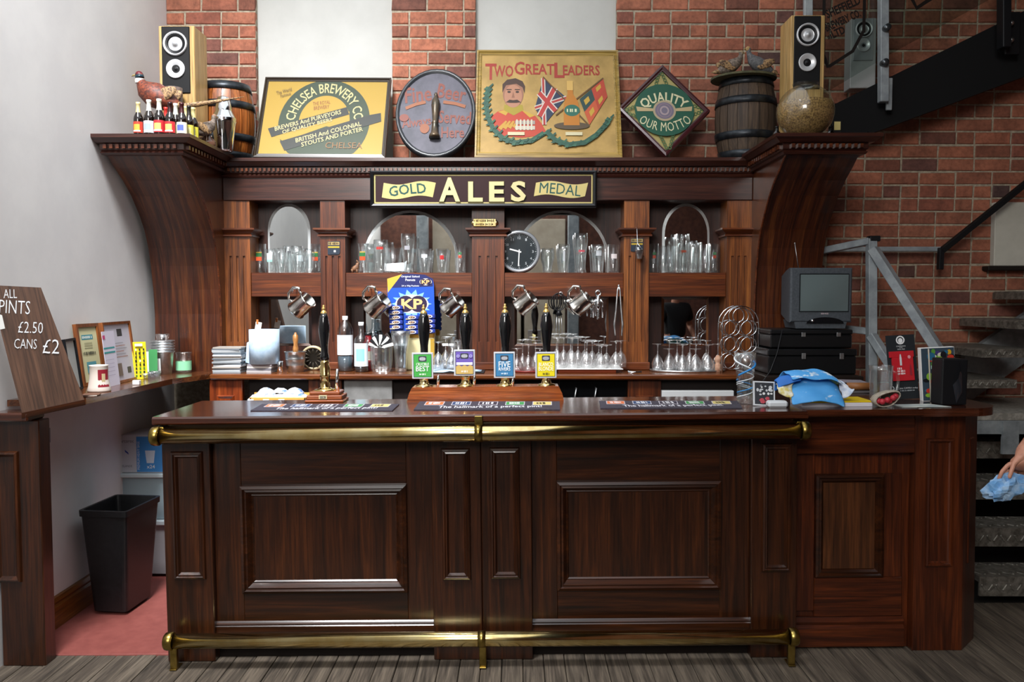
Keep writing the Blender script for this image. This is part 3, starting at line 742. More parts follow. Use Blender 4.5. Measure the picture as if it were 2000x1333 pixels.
# ================================================================== things on top of the back bar
def pm(cx, cy, Y): k = S(Y); return lambda x, y: ((x - cx) * k, (cy - y) * k)
KP_ = S(5.37)
def leaning(name, label, cat, cx, ytop, ybot, Ytop, roll=0.0):
    """a board standing on the cornice edge and leaning back on the wall"""
    Y0 = 5.235; p = P(cx, ybot, Y0); p.z = ZTOP + .001; dv = P(cx, ytop, Ytop).z - p.z; h = math.hypot(dv, Ytop - Y0)
    g = thing(name, label, cat, p, rot=(-math.atan2(Ytop - Y0, dv), roll, 0)); g.scale = (1, 1, h / ((ybot - ytop) * KP_)); return g
# --- engraved 'gold medal ales' board on the frieze
Y = 5.20; g = thing('ales_sign', 'long maroon and gold sign board with raised lettering on the frieze', 'sign', P(944, 405, Y) + Vector((0, 0, 0)))
k = S(Y); c = pm(944, 405, Y); hw, hh = 219 * k, 70 * k
t = MB(); t.box(-hw + .02, hw - .02, .0, .05, .02, hh - .02); t.build('board', flat('#26060a', .5), g)
t = MB(); t.loops(-hw, hw, 0, hh, 0, [(0, .05), (0, -.012), (.008, -.018), (.02, -.012), (.024, .0)], 0, False); t.build('frame', flat('#101114', .3), g)
GOLD = flat('#b3a468', .45, .15); GREEN = '#1f4a44'
a = Art(); w_ = .0065
for q in ((-hw + .024, hw - .024, .024, .024 + w_), (-hw + .024, hw - .024, hh - .024 - w_, hh - .024), (-hw + .024, -hw + .024 + w_, .024, hh - .024), (hw - .024 - w_, hw - .024, .024, hh - .024)): a.rect(*q, GOLD)
def wavy(x0, x1, yt, yb, amp, ph):
    top = []; bot = []
    for i in range(15):
        f = i / 14; dy = amp * math.sin(f * PI * 2 + ph); top.append(c(x0 + (x1 - x0) * f + (6 if i else 4), yt + dy)); bot.append(c(x0 + (x1 - x0) * f, yb + dy))
    return bot + top[::-1]
a.poly(wavy(747, 846, 358, 386, -3.5, PI), GOLD); a.poly(wavy(1042, 1141, 358, 384, 3.5, PI), GOLD)
a.text('GOLD', *c(797, 372), 72 * k, 20 * k, GREEN, bold=.015, rot=.10, wave=(.006, .5, 0)); a.text('MEDAL', *c(1093, 371), 80 * k, 20 * k, GREEN, bold=0, rot=-.09, wave=(.004, .5, 0))
a.build('print', g)
t = MB()
vs = None
lt = Art(.0); 
for s_, cx, cy, wd, h in (('A', 879, 371.5, 43, 49), ('L', 929, 375.5, 30, 41), ('E', 970, 375.5, 31, 41), ('S', 1012, 375, 31, 42)):
    vs, fs = text_mesh(s_, .03); u0, v0 = c(cx, cy)
    n = len(vs); front = [(u0 + x * wd * k * .94, -.014, v0 + y * h * k * .94) for x, y in vs]; bk = [(u0 + x * wd * k, .001, v0 + y * h * k) for x, y in vs]
    m = MB(); m.add(front + bk, [f for f in fs])
    ec = {}
    for f in fs:
        for i in range(len(f)): e = (f[i], f[(i + 1) % len(f)]); ec[tuple(sorted(e))] = ec.get(tuple(sorted(e)), 0) + 1
    m.add([], [])
    for (i, j), q in ec.items():
        if q == 1: m.f.append([i, j, n + j, n + i]); m.m.append(1); m.s.append(False)
    m.build('raised_letter', [flat('#bdb382', .45, .1), flat('#6f6a38', .45, .1)], g)
# --- yellow brewery picture
Y = 5.37; k = S(Y); c = pm(624, 307, Y)
g = leaning('brewery_picture', 'yellow and green framed brewery picture with diagonal banners leaning on the wall', 'picture', 624, 153, 307, 5.50, .008)
hw, hh = 124 * k, 153 * k
t = MB(); t.box(-hw + .01, hw - .01, -.004, .012, .01, hh - .01); t.build('backing', flat('#c79f36', .35), g)
t = MB(); t.loops(-hw, hw, 0, hh, .0, [(0, .014), (0, -.014), (.008, -.016), (.012, -.008), (.022, -.010), (.024, -.004)], 0, False); t.build('frame', flat('#2b2218', .35), g)
a = Art(tone=.55); a.k = 12; GR = '#31463a'; NV = '#2a2e38'; CR = '#e3d7a8'; YL = '#d0a83e'
a.rect(-hw + .02, hw - .02, .02, hh - .02, YL)
cc = c(625, 240)
a.poly([p for p in [(cc[0] + 88 * k * math.cos(2 * PI * i / 48), max(.021, min(hh - .021, cc[1] + 82 * k * math.sin(2 * PI * i / 48)))) for i in range(48)]], GR)
a.ell(cc[0], cc[1] + .004, 49 * k, 50 * k, YL, a0=-.35, a1=PI - .05)
a.poly([c(527, 262), c(672, 219), c(672, 232), c(552, 277)], YL)
a.text('CHELSEA BREWERY CO', cc[0] + .0, cc[1] + 66 * k, 200 * k, 19 * k, CR, arc=66 * k, bold=.01)
a.text('THE ROYAL', *c(616, 203), 34 * k, 7 * k, '#a8622c', rot=.12); a.text('BREWERY', *c(617, 212), 30 * k, 7 * k, '#a8622c', rot=.12)
a.poly([c(519, 253), c(666, 211), c(672, 225), c(528, 269)], NV); a.poly([c(545, 277), c(712, 226), c(733, 222), c(735, 238), c(556, 294)], NV)
for s_, x, y, wd in (('BREWERS And PURVEYORS', 594, 237, 128), ('OF QUALITY BEERS', 594, 246, 96), ('BRITISH And COLONIAL', 636, 259, 126), ('STOUTS AND PORTER', 644, 266, 118)): a.text(s_, *c(x, y + (2 if 'OF' in s_ or 'ST' in s_ else 0)), wd * k, 8.5 * k, CR, rot=.265, bold=.015)
a.text('CHELSEA', *c(668, 284), 70 * k, 11 * k, '#9a6a3c', bold=.0); a.text('The World', *c(540, 181), 30 * k, 7 * k, '#8a6a2c', rot=.3); a.text('Famous', *c(544, 188), 20 * k, 6 * k, '#8a6a2c', rot=.3)
a.build('print', g)
t = MB(); t.box(-hw + .022, hw - .022, -.0125, -.0118, .022, hh - .022); t.build('glazing', glassm('picture_glass', '#fbfbf6', .12, .015), g)
# --- oval plaque with pump handle
g = leaning('oval_plaque', 'oval blue-grey plaque with faded red lettering and a pump handle', 'plaque', 848, 138, 304, 5.47); k = KP_; c = pm(848, 303, 5.37)
rx, ry = 77 * k, 83 * k
def oval(t, prof, n=40, mat=0):
    o_ = len(t.v)
    for s_, y in prof:
        for i in range(n): t.v.append(Vector(((rx - s_) * math.cos(2 * PI * i / n), y, ry + (ry - s_) * math.sin(2 * PI * i / n))))
    for q in range(len(prof) - 1):
        for i in range(n): j = (i + 1) % n; t.f.append([o_ + q * n + i, o_ + q * n + j, o_ + q * n + n + j, o_ + q * n + n + i]); t.m.append(mat); t.s.append(True)
    t.f.append([o_ + (len(prof) - 1) * n + i for i in range(n)]); t.m.append(mat); t.s.append(False)
t = MB(); oval(t, [(0, .02), (0, -.018), (.006, -.022), (.018, -.022), (.022, -.008), (.03, -.008)]); t.build('rim', flat('#23262a', .35), g)
t = MB(); oval(t, [(.024, -.0085), (.026, -.0095)]); t.build('face', speckle('faded_plaque', '#35353f', '#4c4a55', 8, .6, .05), g)
a = Art(tone=.6); a.k = 27; RD = '#8a4a3c'; 
for s_, x, y, wd, h, r in (('Fine', 813, 185, 52, 30, .10), ('Beer', 878, 182, 56, 28, -.16), ('Always', 812, 240, 56, 22, .12), ('Served', 885, 229, 62, 24, -.05), ('Here', 882, 257, 44, 20, .0)): a.text(s_, *c(x, y), wd * k, h * k, RD, rot=r, bold=.02)
a.line([c(*p) for p in ((790, 212), (810, 204), (828, 200))], 6 * k, '#a0603c'); a.line([c(*p) for p in ((862, 200), (885, 203), (905, 209))], 6 * k, '#a0603c')
a.ell(*c(828, 250), 9 * k, 9 * k, '#9a5a38'); a.ell(*c(788, 230), 9 * k, 7 * k, '#8a4a3c')
a.build('print', g)
t = MB(); R = Matrix.Translation((*c(848, 270)[:1], -.03, c(848, 270)[1]))
t.lathe([(.001, 0), (.034, .0), (.034, .012), (.022, .03), (.018, .085), (.022, .09), (.016, .1), (.022, .16), (.027, .2), (.024, .225), (.012, .245), (.009, .255), (.012, .262), (.008, .272), (.001, .275)], 14, 0, R); t.build('pump_handle', speckle('verdigris_metal', '#3a3b34', '#5a4a38', 20, .35, .1, .5), g)
# --- painted poster board with a soldier, two flags and a bottle
g = leaning('leaders_poster', 'mustard painted board with an officer, crossed flags, a bottle and laurel', 'picture', 1071, 100, 306, 5.52, .004); k = KP_; c = pm(1071, 305, 5.37)
hw, hh = 139 * k, 206 * k; MU = '#bd9645'
t = MB(); t.box(-hw + .01, hw - .01, -.004, .012, .01, hh - .01); t.build('board', speckle('mustard_paint', '#856a2e', '#9c7d3e', 7, .6, .05), g)
t = MB(); t.loops(-hw, hw, 0, hh, .0, [(0, .014), (0, -.012), (.01, -.014), (.016, -.006), (.026, -.010), (.034, -.004)], 0, False); t.build('frame', wood('gilt_frame', '#7a6026', '#957932', '#a58a4a', 'X', .45, .1), g)
a = Art(.00012, .6); a.k = 40; RD = '#a83a2c'; 
for s_, x, y, wd, h in (('T', 960, 141, 22, 32), ('WO', 985, 140, 38, 23), ('G', 1016, 134, 20, 26), ('REAT', 1056, 136, 56, 21), ('L', 1094, 138, 20, 30), ('EADERS', 1137, 138, 72, 20)): a.text(s_, *c(x, y), wd * k, h * k, RD, bold=.02)
# officer
a.poly([c(*p) for p in ((962, 228), (975, 218), (1000, 212), (1024, 218), (1046, 226), (1058, 240), (1070, 262), (1020, 268), (985, 264), (970, 248))], '#c0452e')
a.poly([c(*p) for p in ((975, 219), (1000, 212), (990, 226))], '#c9a23a'); a.poly([c(*p) for p in ((1018, 214), (1046, 226), (1036, 230))], '#c9a23a')
a.poly([c(*p) for p in ((987, 206), (1022, 206), (1024, 216), (1005, 226), (986, 216))], '#a8952c')
a.ell(*c(1004, 184), 20 * k, 27 * k, '#a07058'); a.ell(*c(1004, 189), 17 * k, 22 * k, '#b98468'); a.poly([c(*p) for p in ((983, 182), (983, 166), (992, 157), (1008, 154), (1022, 160), (1027, 170), (1026, 184), (1022, 172), (1010, 165), (990, 168))], '#4a3328')
for x in (996, 1012): a.ell(*c(x, 181), 3.4 * k, 2 * k, '#3a2a22'); a.rect(c(x - 5, 0)[0], c(x + 5, 0)[0], c(0, 177.5)[1], c(0, 175.5)[1], '#4a3328')
a.poly([c(*p) for p in ((1004, 180), (1001, 192), (1007, 192))], '#96664e'); a.poly([c(*p) for p in ((990, 201), (997, 196), (1004, 197), (1012, 196), (1019, 201), (1010, 202), (998, 202))], '#3a261c')
for i in range(4): a.poly([c(975 + i * 9, 250 - i), c(990 + i * 7, 236), c(993 + i * 7, 238), c(982 + i * 9, 254 - i)], '#c99a3a')
for r in range(2): a.rect(*[c(1008, 0)[0], c(1046, 0)[0], c(0, 243 + r * 10)[1], c(0, 236 + r * 10)[1]], ('#a89a90', '#c9c0b0')[r])
for i in range(5): a.rect(c(1010 + i * 7, 0)[0], c(1013 + i * 7, 0)[0], c(0, 254)[1], c(0, 234)[1], '#d8d0b8')
# flags
def quad(p0, p1, p2, p3, f0, f1, h0, h1):        # sub-quad of a flag given by four corners
    def at(f, h): return c(*[(p0[i] * (1 - f) + p1[i] * f) * (1 - h) + (p3[i] * (1 - f) + p2[i] * f) * h for i in (0, 1)])
    return [at(f0, h0), at(f1, h0), at(f1, h1), at(f0, h1)]
FL = ((1062, 155), (1106, 186), (1066, 243), (1046, 214))
FL = ((1062, 154), (1107, 192), (1064, 244), (1046, 212))
a.poly(quad(*FL, 0, 1, 0, 1), '#2c3850')
def diag(fa, ha, fb, hb, wd, col):
    def at(f, h): return [(FL[0][i] * (1 - f) + FL[1][i] * f) * (1 - h) + (FL[3][i] * (1 - f) + FL[2][i] * f) * h for i in (0, 1)]
    p, q = at(fa, ha), at(fb, hb); a.line([c(*p), c(*q)], wd * k, col)
for wd, col in ((8, '#cfc8bc'), (4, '#b03a34')): diag(0, 0, 1, 1, wd, col); diag(1, 0, 0, 1, wd, col)
for wd, col in ((12, '#d8d0c4'), (8, '#b83a34')): diag(.5, 0, .5, 1, wd, col); diag(0, .5, 1, .5, wd, col)
FR = ((1132, 195), (1179, 156), (1186, 190), (1150, 244))
a.poly(quad(*FR, 0, 1, 0, 1), '#c0452e'); a.poly(quad(*FR, 0, .5, 0, .5), '#2c4844'); a.poly(quad(*FR, .5, 1, .5, 1), '#b8452c'); a.poly(quad(*FR, .0, .5, .5, 1), '#c85a34')
for f, h in ((.22, .25), (.75, .2), (.7, .75), (.25, .75)): q = quad(*FR, f - .1, f + .1, h - .1, h + .1); a.poly(q, '#c9a23a')
a.line([c(1179, 154), c(1086, 226)], 2.4 * k, '#6a4a24'); a.line([c(1062, 152), c(1150, 246)], 2.4 * k, '#6a4a24')
# bottle
a.ell(*c(1116, 246), 34 * k, 7 * k, '#5a4a34')
a.poly([c(*p) for p in ((1109, 165), (1119, 165), (1120, 186), (1129, 200), (1131, 212), (1131, 245), (1101, 245), (1101, 212), (1103, 200), (1109, 186))], '#c07a24'); a.rect(c(1108, 0)[0], c(1120, 0)[0], c(0, 178)[1], c(0, 160)[1], '#d8b060')
a.ell(*c(1117, 217), 15 * k, 11 * k, '#2c6a58'); a.text('~4', *c(1117, 217), 20 * k, 6 * k, '#d8d8b0')
for x in (1012, 1122): a.rect(c(x - 18, 0)[0], c(x + 14, 0)[0], c(0, 264)[1], c(0, 258)[1], '#d8cfa8')
# laurel
def sprig(pts, w0):
    a.line([c(*p) for p in pts], w0 * k, '#2f5a48')
    for i, (x, y) in enumerate(pts):
        for d in (-1, 1):
            for q in (0, .5):
                j = min(i + 1, len(pts) - 1); x2, y2 = x + (pts[j][0] - x) * q, y + (pts[j][1] - y) * q
                a.poly([c(x2, y2), c(x2 + 5 * d + 3, y2 - 7 * d * (1 if d > 0 else .8)), c(x2 + 10 * d, y2 - 5 * d), c(x2 + 5 * d, y2 + 1)], ('#3a6a52', '#2f5848')[(i + (d > 0)) % 2])
sprig([(956, 172), (953, 190), (952, 210), (956, 230), (966, 252), (985, 270), (1010, 278), (1040, 274), (1063, 260)], 9)
sprig([(1068, 258), (1085, 274), (1110, 282), (1140, 278), (1162, 264), (1180, 246), (1188, 232)], 9)
a.build('print', g)
# --- diamond sign
g = leaning('diamond_sign', 'diamond shaped green and gold sign with a dark red frame', 'sign', 1303, 131, 307, 5.50); k = KP_; c = pm(1303, 305, 5.37)
s_ = 88 * k; RZ = Matrix.Translation((0, 0, s_ + .005)) @ Matrix.Rotation(PI / 4 + .03, 4, 'Y'); q = s_ / math.sqrt(2)
t = MB(); t.loops(-q, q, -q, q, 0, [(0, .014), (0, -.016), (.012, -.02), (.02, -.012), (.026, -.012), (.028, -.004)], 0, False); t.v = [RZ @ p for p in t.v]; t.build('frame', flat('#3a161a', .3), g)
t = MB(); t.box(-q + .02, q - .02, -.003, .012, -q + .02, q - .02, 0, 0, RZ); t.build('board', flat('#6a7244', .5), g)
a = Art(tone=.62); a.k = 10; GD = '#b5a668'
def rd(pts): return [((RZ @ Vector((x, 0, z))).x, (RZ @ Vector((x, 0, z))).z) for x, z in pts]
a.poly(rd([(-q + .03, -q + .03), (q - .03, -q + .03), (q - .03, q - .03), (-q + .03, q - .03)]), GD)
for i in range(4):
    for d in range(5):
        an = PI / 2 * i + .03; r_ = (48 + d * 6) * k
        for sd in (-1, 1): a.ring(r_ * math.cos(an) + sd * (12 - d * 2.2) * k * -math.sin(an), s_ + r_ * math.sin(an) + sd * (12 - d * 2.2) * k * math.cos(an), 2.0 * k, 3.6 * k, '#4a6a3c', n=8)
a.ell(0, s_, 57 * k, 50 * k, '#1f5a44')
a.text('QUALITY', 0, s_ + 23 * k, 92 * k, 22 * k, '#e6dfb4', arc=64 * k, bold=.02); a.text('OUR MOTTO', 0, s_ - 33 * k, 100 * k, 17 * k, '#e6dfb4', arc=-72 * k, bold=0)
a.poly([(-52 * k, s_ - 3 * k), (52 * k, s_ - 3 * k), (54 * k, s_ + 6 * k), (20 * k, s_ + 2 * k), (-20 * k, s_ + 2 * k), (-54 * k, s_ + 6 * k)], '#c8b284')
a.ell(0, s_ - 2 * k, 22 * k, 20 * k, '#b9a888'); a.ell(0, s_ - 2 * k, 18 * k, 16 * k, '#7d7486'); a.ring(0, s_ - 2 * k, 6 * k, 9 * k, '#b3a0a4', n=14); a.ring(0, s_ - 2 * k, 12 * k, 14 * k, '#94808e', n=18)
a.build('print', g)
# --- loudspeakers
def speaker(name_label, px0, px1, py0, py1, Yf, yaw, face='#0b0c0e', cabm=None, dep=.2, base_z=None):
    wd = (px1 - px0) * S(Yf); ht = ho = (py1 - py0) * S(Yf); b = P((px0 + px1) / 2, py1, Yf)
    if not cabm: ht = b.z + ho - ZWING; b.z = ZWING
    g = thing('loudspeaker', name_label, 'speaker', b, rot=(0, 0, yaw)); b2 = cabm or wood('maple_veneer', '#b08a4e', '#c9a468', '#d6b67c', 'Z', .45, .1, .6)
    t = MB(); t.box(-wd / 2, wd / 2, 0, dep, 0, ht, .004); t.build('cabinet', b2, g)
    t = MB(); t.box(-wd * .41, wd * .37, -.008, .004, ht - ho * .61, ht - ho * .008, .003); t.build('baffle', flat(face, .55), g)
    for z, r, kind in ((.835, .335, 0), (.607, .26, 1)):
        R = Matrix.Translation((-.02 * wd, -.009, ht - ho * (1 - z))) @ Matrix.Rotation(PI / 2, 4, 'X'); r *= wd; t = MB()
        if kind == 0: t.lathe([(r, 0), (r * .98, .012), (r * .88, .012), (r * .84, .004), (r * .7, .009), (r * .62, .002), (r * .58, -.001), (r * .2, .002), (r * .18, .010), (.001, .014)], 26, 0, R, mats=[0, 0, 0, 1, 1, 1, 0, 0, 0])
        else: t.lathe([(r, 0), (r, .008), (r * .92, .008), (r * .6, .002), (r * .34, -.003), (r * .3, -.004), (r * .18, .004), (.001, .008)], 24, 0, R, mats=[0, 0, 0, 0, 0, 1, 1])
        t.build('driver', [flat('#c9cbcd', .3, .3), flat('#17181a', .4)], g)
    return g
speaker('maple loudspeaker with black front behind the stuffed pheasant', 314, 383, 56, 266, 4.98, 0)
speaker('maple loudspeaker with black front behind the glass jar of grain', 1542, 1607, 37, 266, 4.95, 0)
speaker('silver fronted loudspeaker added as the reflection in the glass stair panel', 1661, 1709, 40, 172, 5.38, -.05, '#8a8d90', flat('#9fa0a0', .4), .12)  # added solid speaker standing in for a reflection in the pane
# --- casks
def cask(label, px, py0, py1, Y, wpx, wood_m, hoop_m):
    h = P(px, py0, Y).z - ZTOP; R = wpx / 2 * S(Y); b = P(px, py1, Y); b.z = ZTOP; g = thing('cask', label, 'barrel', b)
    f = lambda u: R * (.80 + .20 * (1 - (2 * u - 1) ** 2))
    n = 18
    for i in range(n):                          # staves
        t = MB(); a0, a1 = 2 * PI * i / n + .012, 2 * PI * (i + 1) / n - .012
        t.lathe([(f(0) - .018, 0)] + [(f(u / 8), h * u / 8) for u in range(9)] + [(f(1) - .018, h)], 2, 0, None, True, a0, a1); t.build('stave', wood_m, g)
    t = MB(); t.lathe([(.001, h - .02), (f(1) - .012, h - .02)], 24); t.lathe([(.001, .015), (f(0) - .01, .015), (f(0) - .012, .0)], 24); t.lathe([(f(u / 8) - .008, h * u / 8) for u in range(9)], 24); t.build('heads', wood_m, g)
    for u0, u1 in ((.0, .10), (.24, .33), (.66, .75), (.90, 1.0)):
        t = MB(); t.lathe([(f(u0) + .003, h * u0), (f(u0) + .006, h * u0), (f((u0 + u1) / 2) + .006, h * (u0 + u1) / 2), (f(u1) + .006, h * u1), (f(u1) + .002, h * u1)], 32); t.build('hoop', hoop_m, g)
    return g, f, h
HOOP = speckle('black_hoop_iron', '#1c1f23', '#33383d', 20, .38, .08, .6)
cask('orange-brown wooden cask with black hoops beside the cocktail shaker', 443, 168, 316, 5.37, 110, wood('cask_orange', '#5a2a10', '#94511f', '#a8652c', 'Z', .35, .2), HOOP)
cask('dark weathered wooden cask with two stuffed partridges on its lid', 1455, 158, 316, 5.36, 116, wood('cask_dark', '#2c211a', '#4a3a2c', '#5f4c3a', 'Z', .7, 0), HOOP)
t = MB(); k = S(5.33); t.prism([(62 * k * math.cos(2 * PI * i / 24), .185 * math.sin(2 * PI * i / 24)) for i in range(24)], 'z', 0, .012); o = t.build('cask_lid_board', speckle('mossy_board', '#3d3f2c', '#555238', 25, .9, .4))
o.location = P(1452, 157, 5.33); tag(o, 'round mossy green board under the two partridges', 'board')
# --- stuffed birds
def bird(name, label, px, py, Y, L, ry, tail, body_m, head_m, extra=None, flip=1, up=.8):
    """L body length; bird faces -X when flip=1"""
    g = thing(name, label, 'bird', P(px, py, Y), rot=(0, 0, ry)); f = -flip
    pts = [(-.52 * f, .22), (-.4 * f, .30), (-.15 * f, .42), (.12 * f, .56), (.30 * f, .70), (.40 * f, .86), (.44 * f, 1.0), (.44 * f, 1.10), (.47 * f, 1.17)]
    rr = [.05, .12, .22, .25, .19, .10, .075, .085, .045]
    zz = (lambda z: z * up[0] + up[1]) if hasattr(up, '__len__') else (lambda z: z * up)
    fat = 1.22 if hasattr(up, '__len__') else 1.0
    t = MB(); t.tube([(x * L, 0, zz(z) * L) for x, z in pts], [r * L * (fat if 1 < i_ < 6 else 1) for i_, r in enumerate(rr)], 14); t.build('body', body_m, g)
    t = MB(); t.ball((.455 * f * L, 0, zz(1.09) * L), (.095 * L, .085 * L, .10 * L), 12); h = t.build('head', head_m, g)
    t = MB(); t.tube([(.52 * f * L, 0, zz(1.10) * L), (.60 * f * L, 0, zz(1.085) * L), (.635 * f * L, 0, zz(1.05) * L)], [.03 * L, .02 * L, .004 * L], 8); t.build('beak', flat('#8a7a4a', .4), g)
    for sd in (-1, 1):
        t = MB(); t.ball((.50 * f * L, sd * .07 * L, zz(1.11) * L), .014 * L, 8); t.build('eye', BLACKP, g)
        t = MB(); t.ball((0, 0, 0), (.36 * L, .05 * L, .15 * L), 14, 0, T3((-.16 * f * L, sd * .19 * L, zz(.50) * L), 0, 0, .42 * f)); t.build('wing', extra or body_m, g)
        t = MB(); t.tube([(.02 * f * L, sd * .08 * L, zz(.3) * L), (.03 * f * L, sd * .08 * L, .12 * L), (.02 * f * L, sd * .08 * L, .01 * L)], .016 * L, 6)
        for q in (-.5, 0, .5): t.tube([(.02 * f * L, sd * .08 * L, .012 * L), (.02 * f * L + .09 * f * L * math.cos(q), sd * .08 * L + .09 * L * math.sin(q), .008 * L)], .01 * L, 5)
        t.build('leg', flat('#6a5a4a', .6), g)
    t = MB(); tl, tz = tail
    t.tube([(-.42 * f * L, 0, zz(.27) * L), (-.6 * f * L, 0, zz(.24) * L), (-(.5 + tl * .6) * f * L, 0, zz(.24) * L + tz * .55 * L), (-(.5 + tl) * f * L, 0, zz(.24) * L + tz * L)], [.10 * L, .075 * L, .04 * L, .006 * L], 8); t.build('tail', extra or body_m, g)
    return g
PH = speckle('pheasant_plumage', '#3d1a14', '#7d3a22', 70, .55, .4); PW = speckle('barred_plumage', '#4a3423', '#a08058', 90, .7, .5, 0, .42, .56)
PT = speckle('partridge_plumage', '#4a4038', '#84766a', 90, .8, .5)
g = bird('stuffed_pheasant', 'stuffed cock pheasant with long barred tail beside the speaker', 312, 262, 4.82, .24, .0, (1.5, .22), PH, flat('#5c1f24', .4), PW, 1, (.85, .44))
L = .24
for z, r, col in ((.93, .105, '#d8d4cc'), ):
    t = MB(); t.lathe([(r * L, -.012), (r * L * 1.06, 0), (r * L, .012)], 14, 0, T3((-.44 * L, 0, (z * .85 + .44) * L))); t.build('neck_ring', flat(col, .6), g)
t = MB(); t.tube([(-.44 * L, 0, (.85 * 1.01 + .44) * L), (-.45 * L, 0, (.85 * 1.09 + .44) * L)], [.10 * L, .098 * L], 12); t.build('neck_feathers', flat('#17313c', .3), g)
bird('stuffed_partridge', 'small stuffed partridge standing beside the orange-brown cask', 400, 277, 4.92, .15, 1.0, (.25, -.05), PT, flat('#8a6a54', .6), PW, -1, .95)
bird('stuffed_partridge', 'stuffed partridge with lowered head on the dark cask', 1425, 153, 5.33, .16, .1, (.25, -.02), PT, flat('#9a8468', .6), PW, -1, .9)
bird('stuffed_partridge', 'stuffed partridge with raised open beak on the dark cask', 1484, 153, 5.33, .17, .1, (.25, -.1), speckle('grey_plumage', '#4a4a4c', '#6c6c6e', 90, .8, .4), flat('#a8885a', .6), PW, 1, .95)
# --- stump cup, copper jug, shaker
t = MB(); k = S(4.9); t.lathe([(.001, 0), (17 * k, 0), (16 * k, 12 * k), (17 * k, 26 * k), (15 * k, 26 * k), (14 * k, 4 * k), (.001, 4 * k)], 18); o = t.build('stone_mug', speckle('brown_stoneware', '#4a3a34', '#75655c', 30, .6, .2)); o.location = P(339, 197, 4.9); o.location.z = ZWING; o.scale = (1, 1, (P(339, 172, 4.9).z - ZWING) / (26 * k))
tag(o, 'tall brown stoneware mug in front of the maple speaker with the pheasant', 'mug')
g = thing('small_jug', 'small glazed brown jug at the foot of the orange-brown cask', 'jug', P(405, 293, 4.98)); k = S(4.98)
t = MB(); t.lathe([(.001, 0), (9 * k, 0), (16 * k, 8 * k), (16 * k, 16 * k), (9 * k, 24 * k), (10 * k, 27 * k), (8 * k, 26 * k)], 16); t.build('body', flat('#6a4a3c', .12, 0, .5), g)
t = MB(); t.tube([(-9 * k, 0, 24 * k), (-19 * k, 0, 22 * k), (-19 * k, 0, 10 * k), (-14 * k, 0, 7 * k)], 2 * k, 6); t.build('handle', flat('#6a4a3c', .12, 0, .5), g)
g = thing('cocktail_shaker', 'polished steel cocktail shaker in front of the orange-brown cask', 'shaker', Vector((P(438, 285, 5.09).x, 5.09, ZWING))); k = S(5.12); g.scale = (1, 1, (P(445, 189, 5.09).z - ZWING) / (96 * k))
t = MB(); t.lathe([(.001, 0), (14 * k, 0), (16 * k, 3 * k), (22 * k, 48 * k), (22.5 * k, 50 * k)], 26); t.build('cup', CHROME, g)
t = MB(); t.lathe([(22.5 * k, 50 * k), (23.5 * k, 52 * k), (22.5 * k, 54 * k), (23.5 * k, 57 * k), (22 * k, 60 * k), (17 * k, 68 * k), (15.5 * k, 71 * k)], 26); t.build('strainer', CHROME, g)
t = MB(); t.lathe([(15.5 * k, 71 * k), (15 * k, 78 * k), (11 * k, 94 * k), (7 * k, 96 * k), (.001, 96 * k)], 24); t.build('cap', CHROME, g)
# --- beer bottles on the wing
def bottle(label, px, pyb, Y, hpx, wpx, glassc, capc, labc, lab2, group=None, shape='beer', name='beer_bottle', neckfoil=True, labz=(.10, .42)):
    k = S(Y); h = hpx * k; r = wpx / 2 * k; b = P(px, pyb, Y); g = thing(name, label, 'bottle', b, group)
    if shape == 'beer': pr = [(.001, 0), (r * .9, 0), (r, h * .02), (r, h * .50), (r * .92, h * .57), (r * .5, h * .70), (r * .4, h * .80), (r * .36, h * .93), (r * .42, h * .94), (r * .42, h * .965)]
    elif shape == 'water': pr = [(.001, 0), (r * .86, 0), (r, h * .03), (r, h * .70), (r * .97, h * .76), (r * .7, h * .86), (r * .32, h * .92), (r * .3, h * .95)]
    else: pr = [(.001, 0), (r * .93, 0), (r, h * .02), (r, h * .62), (r * .9, h * .68), (r * .4, h * .76), (r * .34, h * .9), (r * .34, h * .95)]
    t = MB(); t.lathe(pr, 18); t.build('body', glassc if isinstance(glassc, bpy.types.Material) else flat(glassc, .08, 0, .5), g)
    t = MB(); rc = pr[-1][0] * 1.1
    if shape == 'beer' and neckfoil: t.lathe([(r * .52, h * .70), (r * .42, h * .80), (r * .4, h * .93), (r * .46, h * .94), (r * .46, h * 1.0), (.001, h)], 14)
    else: t.lathe([(rc, h * .93), (rc * 1.05, h * .94), (rc * 1.05, h), (.001, h)], 14)
    t.build('cap', flat(capc, .35, .3 if shape == 'beer' else 0), g)
    if labc:
        t = MB(); z0, z1 = labz; t.lathe([(r + .0006, h * z0), (r + .0006, h * z1)], 18, 0, None, True, -PI * .95, -PI * .05); lo = t.build('label', flat(labc, .5), g)
        if lab2:
            zc = (z0 + z1) / 2
            t = MB(); t.lathe([(r + .0011, h * (zc - (z1 - z0) * .28)), (r + .0011, h * (zc + (z1 - z0) * .26))], 8, 0, None, True, -PI * .70, -PI * .30); t.build('label_print', flat(lab2, .5), lo)
            t = MB(); t.lathe([(r + .0015, h * (z0 + .03)), (r + .0015, h * (z0 + .07))], 8, 0, None, True, -PI * .75, -PI * .25); t.build('label_band', flat('#e8dcc8', .5), lo)
    return g
DK = '#120a08'
